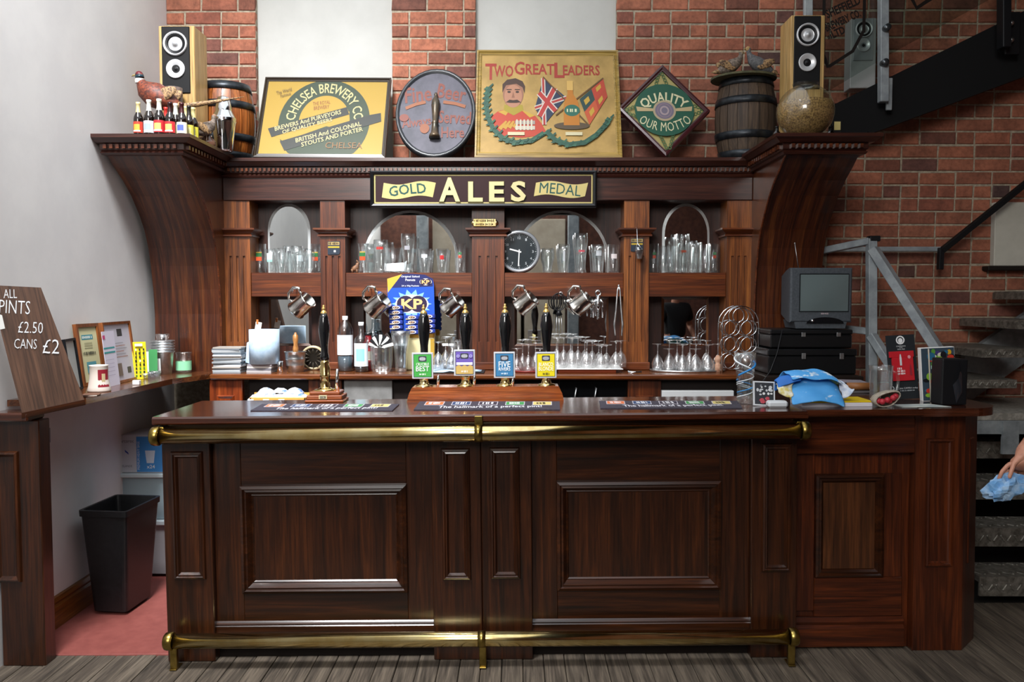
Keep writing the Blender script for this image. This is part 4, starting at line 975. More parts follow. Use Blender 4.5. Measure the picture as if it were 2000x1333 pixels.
for i, (px, Y, hp, wp, cap, l1, l2, txt) in enumerate((
    (271, 4.62, 66, 18, '#d8c890', '#b83a28', '#d89a3c', 'with gold foil and a round orange-red label'),
    (292, 4.63, 71, 20, '#dcdcd4', '#c9ced6', '#8fa0c0', 'with silver foil and a pale blue-white label'),
    (312, 4.62, 72, 21, '#dcd8c8', '#a82a30', '#dcb060', 'with white foil and a red label with a cream oval'),
    (333, 4.62, 66, 20, '#2a0d0e', '#b82c30', '#e0c860', 'with dark cap and a red and yellow label'),
    (325, 4.74, 64, 18, '#c8342c', '#8a2a28', None, 'with a bright red cap behind the others'),
    (344, 4.75, 72, 19, '#d4d4cc', '#9a8a60', None, 'with silver foil behind the dark-capped one'),
    (356, 4.64, 66, 20, '#3a1214', '#d8d0b8', '#4a5a9c', 'with dark neck and a cream label with a blue crest'),
    (363, 4.76, 67, 18, '#cfc890', '#a8a040', None, 'with pale gold foil standing behind the cream-labelled one'),
    (370, 4.72, 66, 18, '#25211c', '#b8b048', '#d8d090', 'with black neck and a narrow olive label'),
    (378, 4.78, 66, 20, '#d4c88c', '#c8c040', '#c8ccd8', 'with gold foil and a yellow and silver label'))):
    o = bottle('dark beer bottle ' + txt, px, 268, Y, hp, wp, DK, cap, l1, l2, 'beer bottles on the bracket shelf')
    o.location.z = ZWING
# --- jar of grain
g = thing('grain_jar', 'round glass fish-bowl jar half full of brown grain', 'jar', P(1572, 263, 4.72)); k = S(4.72); R = 54 * k; zc = 52 * k
g.location.z = ZWING
t = MB(); pr = []
for i in range(17):
    an = -PI / 2 + (PI * .80) * i / 16 + .35; pr.append((R * math.cos(an), zc + R * .97 * math.sin(an)))
pr = [(.001, pr[0][1])] + pr + [(22 * k, 99 * k), (25 * k, 106 * k)]
t.lathe(pr, 30); t.build('bowl', glassm('jar_glass', '#eef1ec', .5, .08), g)
t = MB(); pg = [(.001, pr[1][1] + .004)]
for i in range(12):
    an = -PI / 2 + .36 + (PI / 2 + .0) * i / 11; pg.append(((R - .006) * math.cos(an), zc + (R * .97 - .006) * math.sin(an)))
pg += [(R * .6, zc + R * .16), (.001, zc + R * .28)]
t.lathe(pg, 30); o = t.build('grain', speckle('barley_grain', '#5a4022', '#c09a60', 110, .9, .9, 0, .35, .65, .006), g); o['kind'] = 'stuff'
for px, Y, hp, wp, cap, l1, lab in ((1517, 4.80, 30, 16, '#1a1c1c', '#c8ccd4', 'small bottle with a pale label between the dark cask and the jar'), (1622, 4.86, 34, 22, '#14161a', '#a8b0b8', 'small dark bottle with a silver label tucked beside the grain jar')):
    bottle(lab, px, 268, Y, hp, wp, DK, cap, l1, None).location.z = ZWING
for i, (px, y0, y1, Y) in enumerate(((1634, 262, 213, 4.95),)):
    k = S(Y); g = thing('bottle_carton', 'narrow black carton with two cream labels behind the grain jar', 'carton', P(px, y0, Y)); g.location.z = ZWING
    t = MB(); t.box(-9 * k, 9 * k, 0, .06, 0, 50 * k, .002); t.build('box', flat('#141416', .5), g)
    for z0, z1 in ((2, 22), (32, 48)): t = MB(); t.box(-5 * k, 7 * k, -.0015, 0, z0 * k, z1 * k); t.build('label', flat('#c9b878', .6), g)
# ================================================================== glasses and things in the back bar
def revolve_glass(h, r, shape):
    q = {'cone': [(.70, 0), (.72, .05), (1.0, 1)], 'tulip': [(.66, 0), (.64, .1), (.86, .45), (1.0, .72), (.95, 1)], 'weizen': [(.78, 0), (.70, .05), (.62, .14), (.74, .45), (.98, .82), (.92, 1)],
         'straight': [(.92, 0), (.93, .05), (1.0, 1)], 'nonic': [(.70, 0), (.74, .1), (.88, .66), (1.0, .76), (.92, .84), (.96, 1)], 'schooner': [(.80, 0), (.62, .08), (.70, .3), (.98, .62), (1.0, .8), (.9, 1)]}[shape]
    out = [(.001, 0)] + [(r * a, h * b) for a, b in q]
    inn = [(max(.002, r * a - .0028), h * b) for a, b in q[::-1] if b > .07] + [(r * q[1][0] * .8, h * .075), (.001, h * .07)]
    m = MB(); m.lathe(out + inn, 18); return m.mesh('glass', GLASS)
GM = {}
def beer_glass(px, Y, hpx, wpx, shape, label, group, badge=None, zb=None, name='beer_glass', z=None):
    k = S(Y); key = (round(hpx * k, 3), round(wpx * k, 3), shape)
    if key not in GM: GM[key] = revolve_glass(hpx * k, wpx / 2 * k, shape)
    b = P(px, 533, Y); b.z = (ZSH if z is None else z) + .0005
    g = thing(name, label, 'glass', b, group)
    o = bpy.data.objects.new('bowl', GM[key]); C.objects.link(o); o.parent = g
    if badge:
        r = wpx / 2 * k
        for i, (col, z0, z1, wa) in enumerate(badge):
            t = MB(); f = {'cone': .86, 'tulip': .95, 'weizen': .88, 'straight': .99, 'nonic': .9, 'schooner': .96}[shape]
            t.lathe([(r * f + .001, hpx * k * z0), (r * (f + .03) + .001, hpx * k * z1)], 6, 0, None, True, -PI / 2 - wa, -PI / 2 + wa); t.build('printed_badge', flat(col, .5), g)
    return g
B_STRIPE = [('#2f6a3c', .55, .68, .5), ('#c8502c', .42, .55, .5), ('#b89a4c', .68, .72, .5)]
B_RED = [('#b02a2c', .55, .72, .35)]; B_PALE = [('#c8d8d8', .55, .82, .45), ('#8fb8b0', .45, .55, .45)]; B_RED2 = [('#b83a34', .70, .78, .5)]; B_WH = [('#d4dade', .62, .76, .5)]; B_GR = [('#4a7a54', .62, .70, .3), ('#b0503c', .5, .6, .3)]; B_CRM = [('#d0c8c8', .5, .66, .5)]
GA = 'glasses on the shelf above the paper roll'; GB = 'glasses on the shelf with the figurine'; GC = 'glasses on the clock shelf'; GD_ = 'glasses on the shelf near the television'
A_ = 'on the shelf above the paper roll'; B_ = 'on the shelf with the little figurine'; C_ = 'on the shelf with the clock'; D_ = 'on the shelf near the television'
gi = 0
for row in ((509, 5.36, 57, 23, 'straight', 'tall straight glass with green and orange stripes beside the oak pilaster', GA, B_STRIPE),
    (530, 5.35, 46, 24, 'tulip', 'half pint glass with a pale blue-green badge ' + A_, GA, B_PALE),
    (546, 5.40, 48, 24, 'tulip', 'plain clear beer glass ' + A_, GA, None), (551, 5.33, 48, 22, 'cone', 'plain clear beer glass ' + A_, GA, None),
    (565, 5.36, 53, 25, 'nonic', 'clear pint glass with small dark print ' + A_, GA, [('#5a5a60', .74, .80, .5)]), (580, 5.40, 52, 24, 'tulip', 'plain clear beer glass ' + A_, GA, None),
    (588, 5.33, 46, 24, 'cone', 'glass with a frosted white pattern ' + A_, GA, [('#c4ccd0', .5, .75, .6)]), (604, 5.36, 46, 22, 'schooner', 'plain clear beer glass ' + A_, GA, None),
    (618, 5.37, 57, 22, 'straight', 'tall straight glass with green and orange stripes beside the price tag', GA, B_STRIPE),
    (710, 5.35, 57, 22, 'straight', 'straight glass with green and orange stripes beside the figurine', GB, B_STRIPE), (721, 5.40, 57, 22, 'tulip', 'plain clear curved glass beside the figurine', GB, None),
    (744, 5.35, 64, 30, 'weizen', 'flared beer glass with a red badge ' + B_, GB, B_RED2), (769, 5.35, 50, 34, 'cone', 'wide tumbler with white paper tucked in it', GB, None),
    (797, 5.37, 76, 28, 'weizen', 'tallest wheat beer glass ' + B_, GB, [('#9a9aa0', .58, .68, .4)]), (830, 5.36, 47, 27, 'cone', 'conical glass with a white round badge ' + B_, GB, B_WH),
    (864, 5.36, 47, 25, 'cone', 'conical glass with a round red badge ' + B_, GB, B_RED), (899, 5.36, 57, 22, 'straight', 'straight glass with a small green and red print ' + B_, GB, B_GR),
    (1070, 5.36, 48, 26, 'schooner', 'waisted beer glass beside the clock', GC, None), (1101, 5.36, 56, 25, 'tulip', 'tall tulip glass with faint print ' + C_, GC, [('#b0b4b8', .4, .75, .15)]),
    (1135, 5.36, 77, 27, 'weizen', 'tall wheat beer glass with a small red print ' + C_, GC, [('#b8505a', .52, .57, .5)]), (1168, 5.36, 55, 28, 'nonic', 'pint glass with a grey crest ' + C_, GC, [('#b4b8bc', .6, .78, .4)]),
    (1198, 5.36, 55, 22, 'straight', 'straight glass with a pale lilac label ' + C_, GC, B_CRM),
    (1276, 5.36, 57, 20, 'straight', 'straight glass with green and red print beside the hanging bucket', GD_, B_GR), (1296, 5.34, 52, 24, 'cone', 'plain clear beer glass ' + D_, GD_, None), (1309, 5.40, 52, 24, 'cone', 'plain clear beer glass ' + D_, GD_, None),
    (1321, 5.40, 74, 24, 'weizen', 'plain wheat beer glass ' + D_, GD_, None), (1333, 5.34, 76, 28, 'weizen', 'wheat beer glass with a red band ' + D_, GD_, [('#a8503c', .52, .58, .5)]),
    (1350, 5.40, 62, 24, 'weizen', 'plain wheat beer glass ' + D_, GD_, None), (1358, 5.33, 60, 27, 'weizen', 'plain wheat beer glass ' + D_, GD_, None), (1378, 5.38, 54, 22, 'straight', 'plain clear straight glass ' + D_, GD_, None),
    (1393, 5.35, 57, 20, 'straight', 'straight glass with green and red print beside the oak pilaster by the wine rack', GD_, B_GR)):
    if row[6] in (GA, GD_) or row[0] in (710, 721, 744, 769, 797):
        gi = gi + 1; row = (row[0], (5.325, 5.418)[gi % 2]) + row[2:]
    beer_glass(*row[:7], row[7])
o = MB(); k = S(5.345)
o.add([(-16 * k, 0, 4 * k), (0, -.01, 3 * k), (18 * k, 0, 20 * k), (24 * k, .0, 24 * k), (20 * k, .005, 4 * k), (-18 * k, .01, 18 * k)], [(0, 1, 5), (1, 2, 5), (1, 4, 2), (2, 4, 3)])
pp = o.build('paper_napkin', flat('#e4e8ea', .8)); p = P(771, 533, 5.33); p.z = ZSH; pp.location = p; tag(pp, 'crumpled white paper in the wide tumbler', 'paper')
# figurine: small brown animal
g = thing('animal_figurine', 'tiny brown animal figurine sitting beside the striped glass', 'figurine', Vector((P(694, 533, 5.33).x, 5.33, ZSH))); k = S(5.33)
t = MB(); t.tube([(-6 * k, 0, 6 * k), (-1 * k, 0, 8 * k), (4 * k, 0, 13 * k), (5 * k, 0, 18 * k), (7 * k, 0, 21 * k)], [4 * k, 6 * k, 4.5 * k, 3.4 * k, 2.6 * k], 10); t.build('body', speckle('figurine_brown', '#5a3c28', '#8a6244', 60, .6, .3), g)
for x, y in ((-6, -3), (-6, 3), (3, -2.5), (3, 2.5)): t = MB(); t.tube([(x * k, y * k, 7 * k), (x * k + k, y * k, 0)], [2.4 * k, 1.6 * k], 6); t.build('leg', MC['figurine_brown'], g)
for y in (-2, 2): t = MB(); t.tube([(5 * k, y * k, 20 * k), (3 * k, y * 1.4 * k, 25 * k)], [1.4 * k, .5 * k], 6); t.build('ear', MC['figurine_brown'], g)
# clock
g = thing('wall_clock', 'round silver rimmed clock with a dark face standing on the shelf', 'clock', Vector((P(1014, 491, 5.33).x, 5.33, ZSH))); k = S(5.33); R = 41.5 * k
CM = Matrix.Translation((0, 0, R)) @ Matrix.Rotation(PI / 2 + .12, 4, 'X')
t = MB(); t.lathe([(.001, -.03), (R, -.03), (R, .0), (R * .97, .012), (R * .9, .016), (R * .84, .010), (R * .83, .0)], 40, 0, CM); t.build('rim', flat('#b4b9be', .25, .6), g)
t = MB(); t.lathe([(.001, .002), (R * .835, .002)], 40, 0, CM, False); t.build('dial', flat('#2b3236', .45), g)
def onclock(art, name): o = art.build(name, g); o.matrix_local = Matrix.Translation((0, 0, R)) @ Matrix.Rotation(.12, 4, 'X') @ Matrix.Translation((0, -.003, 0)); return o
a = Art(.0003)
for i in range(60):
    an = 2 * PI * i / 60; r0 = .78 if i % 5 else .74; a.line([(R * r0 * math.sin(an), R * r0 * math.cos(an)), (R * .81 * math.sin(an), R * .81 * math.cos(an))], .0016 if i % 5 else .003, '#cfd2d4'); a.k = 1
for i in range(1, 13): an = 2 * PI * i / 12; a.text(str(i), R * .64 * math.sin(an), R * .64 * math.cos(an), .010 * (1.7 if i > 9 else 1), .016, '#b9bec2'); a.k = 1
onclock(a, 'numerals')
for nm, an, l, w_ in (('hour_hand', -PI * 2 * (2.5 / 12) + 0, .46, .009), ('minute_hand', PI + .05, .68, .007)):
    a = Art(.002 if nm[0] == 'h' else .0035); a.line([(-.1 * R * math.sin(an), -.1 * R * math.cos(an)), (l * R * math.sin(an), l * R * math.cos(an))], w_, '#eef0f0'); onclock(a, nm)
t = MB(); t.lathe([(R * .82, .010), (R * .4, .014), (.001, .015)], 36, 0, CM); t.build('lens', glassm('clock_glass', '#ffffff', .3, .04), g)
# key tags and little bucket
for px, py, lab in ((652, 484, 'dark blue and gold price tag pinned to the pilaster left of the figurine shelf'.replace('left of', 'beside')), (1244, 478, 'dark blue and gold price tag behind the hanging bucket')):
    g = thing('price_tag', lab, 'tag', P(px, py, 5.276)); k = S(5.27)
    t = MB(); t.prism([(-12 * k, -13 * k), (-8 * k, -13.5 * k), (10 * k, -13 * k), (12 * k, -9 * k), (12 * k, 13 * k), (-12 * k, 12 * k)], 'y', -.002, 0); t.build('card', flat('#27303c', .5), g)
    a = Art(); a.k = 6; a.rect(-11 * k, 11 * k, 5 * k, 11 * k, '#a8905c'); a.text('~7', 0, 8 * k, 20 * k, 4.5 * k, '#3a3020'); a.rect(-11 * k, 11 * k, -.5 * k, 2.5 * k, '#b89a34'); a.rect(0, 4 * k, -9 * k, -5 * k, '#d0d4d8'); a.build('print', g)
g = thing('hanging_bucket', 'miniature steel bucket hanging from a hook on the pilaster', 'bucket', P(1248, 506, 5.22)); k = S(5.22)
t = MB(); t.lathe([(.001, 0), (6 * k, 0), (7.5 * k, 17 * k), (8.2 * k, 18 * k), (7 * k, 18 * k), (5.6 * k, 2 * k), (.001, 2 * k)], 16); t.build('pail', STEEL, g)
t = MB(); t.tube([(-7.5 * k, 0, 17 * k), (-3 * k, 0, 30 * k), (-3.5 * k, .02, 58 * k), (-4 * k, .045, 62 * k)], .8 * k, 6); t.tube([(7.5 * k, 0, 17 * k), (-3 * k, 0, 30 * k)], .8 * k, 5); t.build('wire', STEEL, g)
# --- pewter tankards hanging from the shelf rails
def tank_mesh():
    R, H = .052, .105; b = MB()
    b.lathe([(.001, 0), (R * 1.02, 0), (R * 1.04, .006), (R * .96, .014), (R, .04), (R * .97, .05), (R, .056), (R * .95, H - .01), (R * 1.0, H), (R * .92, H), (R * .9, .02), (.001, .014)], 22)
    h = MB(); h.tube([(-R * .95, 0, H * .86), (-R * 1.5, 0, H * .98), (-R * 1.95, 0, H * .75), (-R * 1.85, 0, H * .35), (-R * 1.4, 0, H * .14), (-R * .95, 0, H * .22)], [.007, .0085, .0085, .0085, .007, .006], 8)
    return b.mesh('body', PEWTER), h.mesh('handle', PEWTER), R, H
TB, TH, TR, TT = tank_mesh()
for px, py, sc_k, lab in ((586, 596, 1.0, 'dented pewter tankard hanging above the small pail'), (732, 596, 1.04, 'pewter tankard hanging over the bottles beside the peanut card'), (880, 596, .95, 'pewter tankard hanging between the peanut card and the centre pilaster'), (1022, 591, .97, 'bright pewter tankard hanging under the clock'), (1131, 592, .97, 'bright pewter tankard hanging between the whisk and the corkscrew')):
    g = thing('pewter_tankard', lab, 'tankard', P(px - 9, py + 12, 5.2), 'pewter tankards hung on the rail', rot=(.25, .88, 0)); g.scale = (sc_k * 1.14,) * 3
    for nm, me in (('body', TB), ('handle', TH)): o = bpy.data.objects.new(nm, me); C.objects.link(o); o.parent = g
    hk = MB(); q = P(px - 8, py - 26, 5.275); hk.tube([q + Vector((0, .012, .02)), q + Vector((0, -.06, .016)), q + Vector((0, -.085, -.002)), q + Vector((0, -.085, .014))], .003, 6)
    o = hk.build('tankard_hook', STEEL); tag(o, 'small steel hook holding the tankard ' + lab.split('hanging ')[1], 'hook', 'hooks on the rail')
# whisk strainer, corkscrew, tongs
g = thing('bar_whisk', 'black coiled cocktail strainer hanging under the clock shelf', 'utensil', P(1092, 652, 5.22)); k = S(5.22)
for i in range(3):
    r = (14 - i * 5) * k; t = MB(); t.tube([(-1 * k + r * math.cos(2 * PI * j / 20), (i - 2) * .004, 62 * k + 17 * k * math.sin(2 * PI * j / 20)) for j in range(20)], 1.1 * k, 6, 0, True); t.build('wire_loop', BLACKM, g)
t = MB(); t.tube([(-1 * k, 0, 46 * k), (0, 0, 36 * k)], [3 * k, 7 * k], 10); t.ball((0, 0, 39 * k), 5 * k, 10); t.build('collar', BLACKM, g)
for x in (-5, 0, 5): t = MB(); t.tube([(x * .8 * k, 0, 36 * k), (x * 1.2 * k, 0, 0)], .9 * k, 6); t.build('shaft', STEEL, g)
t = MB(); t.tube([(3 * k + 3 * k * math.cos(2 * PI * j / 12), -.004, 78 * k + 3 * k * math.sin(2 * PI * j / 12)) for j in range(12)], 1 * k, 6, 0, True); t.build('hanging_ring', STEEL, g)
g = thing('corkscrew', 'chrome winged corkscrew hanging under the clock shelf', 'corkscrew', P(1168, 625, 5.22))
t = MB(); t.tube([(5 * k * math.cos(2 * PI * j / 14), 0, 52 * k + 5 * k * math.sin(2 * PI * j / 14)) for j in range(14)], 1.8 * k, 8, 0, True); t.build('key_ring', CHROME, g)
t = MB(); t.tube([(0, 0, 48 * k), (0, 0, 28 * k), (0, 0, 18 * k)], [4 * k, 5 * k, 3 * k], 12); t.build('barrel', CHROME, g)
for sd in (-1, 1): t = MB(); t.tube([(sd * 4 * k, 0, 40 * k), (sd * 9 * k, 0, 34 * k), (sd * 9 * k, 0, 4 * k)], 2 * k, 8); t.build('lever', CHROME, g)
t = MB(); t.tube([(2.2 * k * math.cos(j * .9), 2.2 * k * math.sin(j * .9), (18 - j * .5) * k) for j in range(34)], .9 * k, 5); t.build('worm', STEEL, g)
g = thing('ice_tongs', 'long slim steel tongs hanging beside the oak pilaster', 'tongs', P(1208, 656, 5.2))
for sd in (-1, 1): t = MB(); t.tube([(0, 0, 97 * k), (sd * 2.5 * k, 0, 88 * k), (sd * 5 * k, 0, 50 * k), (sd * 8 * k, 0, 22 * k), (sd * 6 * k, 0, 0)], [1.2 * k, 1.6 * k, 1.8 * k, 2.2 * k, 1.4 * k], 8); t.build('arm', STEEL, g)
t = MB(); t.ball((0, 0, 97 * k), 2.5 * k, 10); t.build('pivot', STEEL, g)
# peanut card with packets
g = thing('peanut_card', 'blue hanging card of salted peanut packets', 'snack card', P(804, 650, 5.25)); k = S(5.25); c = pm(804, 650, 5.25)
t = MB(); t.prism([c(*p) for p in ((762, 650), (850, 650), (848, 558), (846, 545), (830, 537), (800, 535), (786, 536), (758, 545), (757, 570))], 'y', 0, .003); t.build('card', flat('#2050b4', .4), g)
a = Art(.0003); a.poly([c(*p) for p in ((758, 563), (846, 560), (846, 545), (830, 537), (800, 535), (786, 536), (758, 545))], '#23285c'); a.poly([c(*p) for p in ((758, 572), (757, 545), (786, 536))], '#d8a43c')
a.text('Original Salted', *c(802, 541), 36 * k, 4.6 * k, '#dfe4f0'); a.text('Peanuts', *c(802, 547), 19 * k, 4.6 * k, '#dfe4f0'); a.text('24 x 50g Packets', *c(802, 559), 34 * k, 3.6 * k, '#dfe4f0')
def kp(cx, cy, s): 
    a.ell(*c(cx, cy), 12.5 * s * k, 7 * s * k, '#e4dcd0'); a.ell(*c(cx - 4.8 * s, cy), 6.6 * s * k, 6.2 * s * k, '#2a1e3c', n=18); a.ell(*c(cx + 4.8 * s, cy), 6.6 * s * k, 6.2 * s * k, '#2a1e3c', n=18)
    a.text('KP', *c(cx, cy), 16 * s * k, 7.6 * s * k, '#e6b878', bold=.03)
star = []
for i in range(28): an = 2 * PI * i / 28; r = 40 if i % 2 == 0 else 27; star.append(c(804 + r * math.cos(an), 594 - r * .72 * math.sin(an)))
a.poly(star, '#7fb0e8'); kp(805, 594, 2.6); kp(832, 551, .95); a.build('print', g)
for i, (px, py) in enumerate([(775, 601 + 9.5 * j) for j in range(5)] + [(806, 620 + 9.5 * j) for j in range(4)] + [(838, 618 + 9.5 * j) for j in range(4)]):
    t = MB(); u, v = c(px, py); w_ = 13 * k; t.box(u - w_, u + w_, -.030 - .004 * (i % 2), -.001, v - 4.4 * k, v + 4.2 * k, .006, 0); pk = t.build('packet', flat('#2a3c8c', .25), g)
    ar = Art(.0006); ar.ell(0, 0, 8 * k, 3.4 * k, '#d8d8e4', n=16); ar.ell(0, 0, 6 * k, 2.4 * k, '#3a2a44', n=16); ar.text('KP', 0, 0, 8 * k, 3.2 * k, '#d8b078'); ar.rect(-12 * k, -2 * k, -4 * k, -2.4 * k, '#c8b48a'); ar.build('print', pk, loc=(u, -.031 - .004 * (i % 2), v))
# ================================================================== on the worktop
def wt(px, py): return PZ(px, py, ZW)
def base(px, Y): return Vector((P(px, 720, Y).x, Y, ZW + .0005))
# beer mats and magazines
def stack(name, label, px, Y, n, w_, d_, th, cols, cat, item='sheet'):
    g = thing(name, label, cat, base(px, Y)); z = 0
    for i in range(n):
        t = MB(); h = th * rnd.uniform(.75, 1.25); t.box(-w_ / 2, w_ / 2, -d_ / 2, d_ / 2, 0, h, .0006); t.build(item, flat(cols[i % len(cols)], .5), g, loc=(rnd.uniform(-.006, .006), rnd.uniform(-.006, .006), z), rot=(0, 0, rnd.uniform(-.06, .06))); z += h + .0004
    return z
stack('magazine_stack', 'uneven stack of grey magazines beside the paper roll', 450, 5.12, 16, .17, .13, .0098, ['#8c9296', '#b4b8ba', '#6a7076', '#a09a92', '#c4c6c8', '#5a646c'], 'magazines', 'magazine')
zb = stack('booklet_pile', 'low pile of booklets under the blue paper roll', 512, 5.13, 4, .15, .12, .011, ['#a8a4a4', '#6c6a70', '#c8c4c0', '#8a8488'], 'booklets', 'booklet')
g = thing('paper_roll', 'wide pale blue paper towel roll on the booklets', 'paper roll', base(517, 5.13) + Vector((0, 0, zb + .001))); k = S(5.13)
t = MB(); h = 67 * k; R = 29 * k; t.lathe([(9 * k, 0), (R, 0), (R, h), (9 * k, h), (9 * k, 0)], 32); t.build('roll', speckle('blue_paper', '#a9c4dc', '#bcd3e6', 30, .85, .1), g)
t = MB(); t.add([(-R * .7, R * .6, h * .75), (-R * 1.25, R * .2, h * .6), (-R * 1.3, .0, 2 * k), (-R * .8, -R * .5, 0), (-R * .98, 0, h * .5)], [(0, 1, 4), (1, 2, 4), (2, 3, 4)]); t.build('loose_sheet', MC['blue_paper'], g)
g = thing('peg_note', 'small white note held by a peg above the paper roll', 'note', P(503, 646, 5.24)); t = MB(); t.box(-6 * k, 6 * k, 0, .002, 0, 17 * k, 0, 0, T3((0, 0, 0), 0, 0, .18)); t.build('note', flat('#e8e4dc', .7), g); t = MB(); t.box(-2 * k, 2 * k, -.004, .008, 13 * k, 22 * k, .001); t.build('peg', flat('#b06a34', .6), g)
g = thing('steel_cylinder', 'small upright steel jigger between the roll and the pail', 'jigger', base(547, 5.1)); t = MB(); t.lathe([(.001, 0), (6 * k, 0), (6 * k, 21 * k), (5 * k, 22 * k), (5 * k, 3 * k), (.001, 3 * k)], 16); t.build('cup', CHROME, g)
g = thing('steel_pail', 'small ribbed steel pail holding a wooden muddler', 'pail', base(577, 5.14)); t = MB(); t.lathe([(.001, 0), (16 * k, 0), (17 * k, 12 * k), (17.8 * k, 12.5 * k), (17.5 * k, 14 * k), (19 * k, 24 * k), (19.6 * k, 25 * k), (19 * k, 27 * k), (20.5 * k, 39 * k), (22 * k, 40 * k), (20 * k, 40 * k), (15.5 * k, 2 * k), (.001, 2 * k)], 26); t.build('pail', STEEL, g)
o = MB(); o.lathe([(.001, 0), (5.5 * k, 1 * k), (5.6 * k, 10 * k), (4 * k, 18 * k), (5.6 * k, 28 * k), (5 * k, 36 * k), (2.6 * k, 38 * k), (2.4 * k, 41 * k), (.001, 42 * k)], 14); o = o.build('wooden_muddler', wood('muddler_wood', '#8a5526', '#b87c40', '#c99458', 'Z', .4, .2)); o.location = base(578, 5.14) + Vector((0, 0, 36 * k)); tag(o, 'turned wooden muddler standing in the steel pail', 'muddler')
g = thing('tyre_ashtray', 'round black and gold fluted dish leaning behind the pail', 'dish', base(612, 5.25)); t = MB(); R = 25 * k; M_ = T3((0, 0, R), 0, PI / 2 + .12)
t.lathe([(R, -.008), (R, .004), (R * .86, .01), (R * .8, .002)], 28, 0, M_); t.build('rim', flat('#b4a684', .4, .2), g); t = MB(); t.lathe([(.001, 0), (R * .82, .0)], 28, 0, M_); t.build('well', flat('#17140f', .4), g)
for i in range(12): an = 2 * PI * i / 12; t = MB(); t.tube([(R * .35 * math.cos(an), -.004, R + R * .35 * math.sin(an)), (R * .78 * math.cos(an), -.006, R + R * .78 * math.sin(an))], [.002, .005], 5); t.build('spoke', flat('#3a342a', .3), g)
# bottles
WGL = glassm('bottle_plastic', '#e6eef2', .5, .10)
g = bottle('large clear plastic water bottle with white cap on the worktop', 675, 725, 5.2, 108, 31, WGL, '#e8eaec', '#dfe4e8', None, None, 'water', 'water_bottle', labz=(.30, .66)); g.location.z = ZW
t = MB(); k = S(5.2); t.lathe([(.001, .003), (14.2 * k, .004), (14.6 * k, 30 * k), (.001, 30 * k)], 20); t.build('water', flat('#59646a', .1), g)
g = bottle('clear spirit bottle with white cap and pale blue label beside the water bottle', 706, 725, 5.14, 98, 27, WGL, '#eceeee', '#dfeaf0', '#8cc8d8', None, 'spirit', 'spirit_bottle', labz=(.12, .58)); g.location.z = ZW
t = MB(); t.lathe([(.001, .003), (12.4 * k, .004), (12.6 * k, 12 * k), (.001, 12 * k)], 20); t.build('liquid', flat('#20282c', .1), g)
g = bottle('clear tall bottle without a cap behind the crystal bowl', 731, 722, 5.40, 104, 26, WGL, '#b8bcbc', None, None, None, 'spirit', 'spirit_bottle'); g.location.z = ZW
g = bottle('squat bottle with a red and black label lying behind the crystal bowl', 720, 724, 5.27, 74, 38, flat('#7a1c22', .2, 0, .4), '#1a1a1c', '#c03a3c', '#d8c8b0', None, 'spirit', 'liqueur_bottle', labz=(.25, .6)); g.location.z = ZW
# crystal bowl with two fans
g = thing('crystal_bowl', 'cut crystal bowl with a black fan leaning in it', 'bowl', base(745, 5.17)); k = S(5.17)
t = MB(); n = 28; pr = [(.001, 0), (17 * k, 0), (20 * k, 6 * k), (22 * k, 20 * k), (23 * k, 48 * k), (22 * k, 50 * k), (21 * k, 46 * k), (19 * k, 8 * k), (.001, 4 * k)]
t.lathe(pr, n)
for i, v in enumerate(t.v):
    if (i % n) % 2 == 0: v.x *= .93; v.y *= .93
for f in range(len(t.s)): t.s[f] = False
t.build('bowl', glassm('cut_crystal', '#f4f6f6', .9, .22), g)
g = thing('black_fan', 'folded black and white paper fan standing in the crystal bowl', 'fan', base(744, 5.19) + Vector((0, 0, 50 * k)))
for i in range(9):
    an = PI * .1 + PI * .8 * i / 8; t = MB(); t.box(-3 * k, 3 * k, -.002, .002, 6 * k, 26 * k, 0, 0, T3((0, .004 * i - .016, -4 * k), 0, 0, PI / 2 - an)); t.build('fan_blade', flat('#16171a' if i % 2 else '#d8d8d4', .5), g)
# glass jug and yellow tin
g = thing('glass_jug', 'tall frosted glass vase standing beside the crystal bowl', 'vase', base(783, 5.15)); t = MB(); t.lathe([(.001, 0), (11 * k, 0), (11 * k, 8 * k), (13 * k, 40 * k), (18 * k, 70 * k), (20 * k, 80 * k), (19 * k, 80 * k), (12 * k, 40 * k), (10 * k, 10 * k), (.001, 9 * k)], 22); t.build('vessel', glassm('frosted_glass', '#dfe3e4', .6, .30), g)
g = thing('gold_tin', 'cream and gold tin box behind the first pump handle', 'tin', base(823, 5.28)); k = S(5.28)
t = MB(); t.box(-28 * k, 26 * k, -.03, .06, 0, 66 * k, .008); t.build('body', flat('#d8cc9c', .3, .1), g); t = MB(); t.box(-29 * k, 27 * k, -.034, .064, 62 * k, 76 * k, .01); t.build('lid', flat('#b8862c', .3, .3), g); t = MB(); t.box(19 * k, 26.5 * k, -.031, -.03, 0, 62 * k); t.build('edge_band', flat('#c09a3c', .3, .3), g)
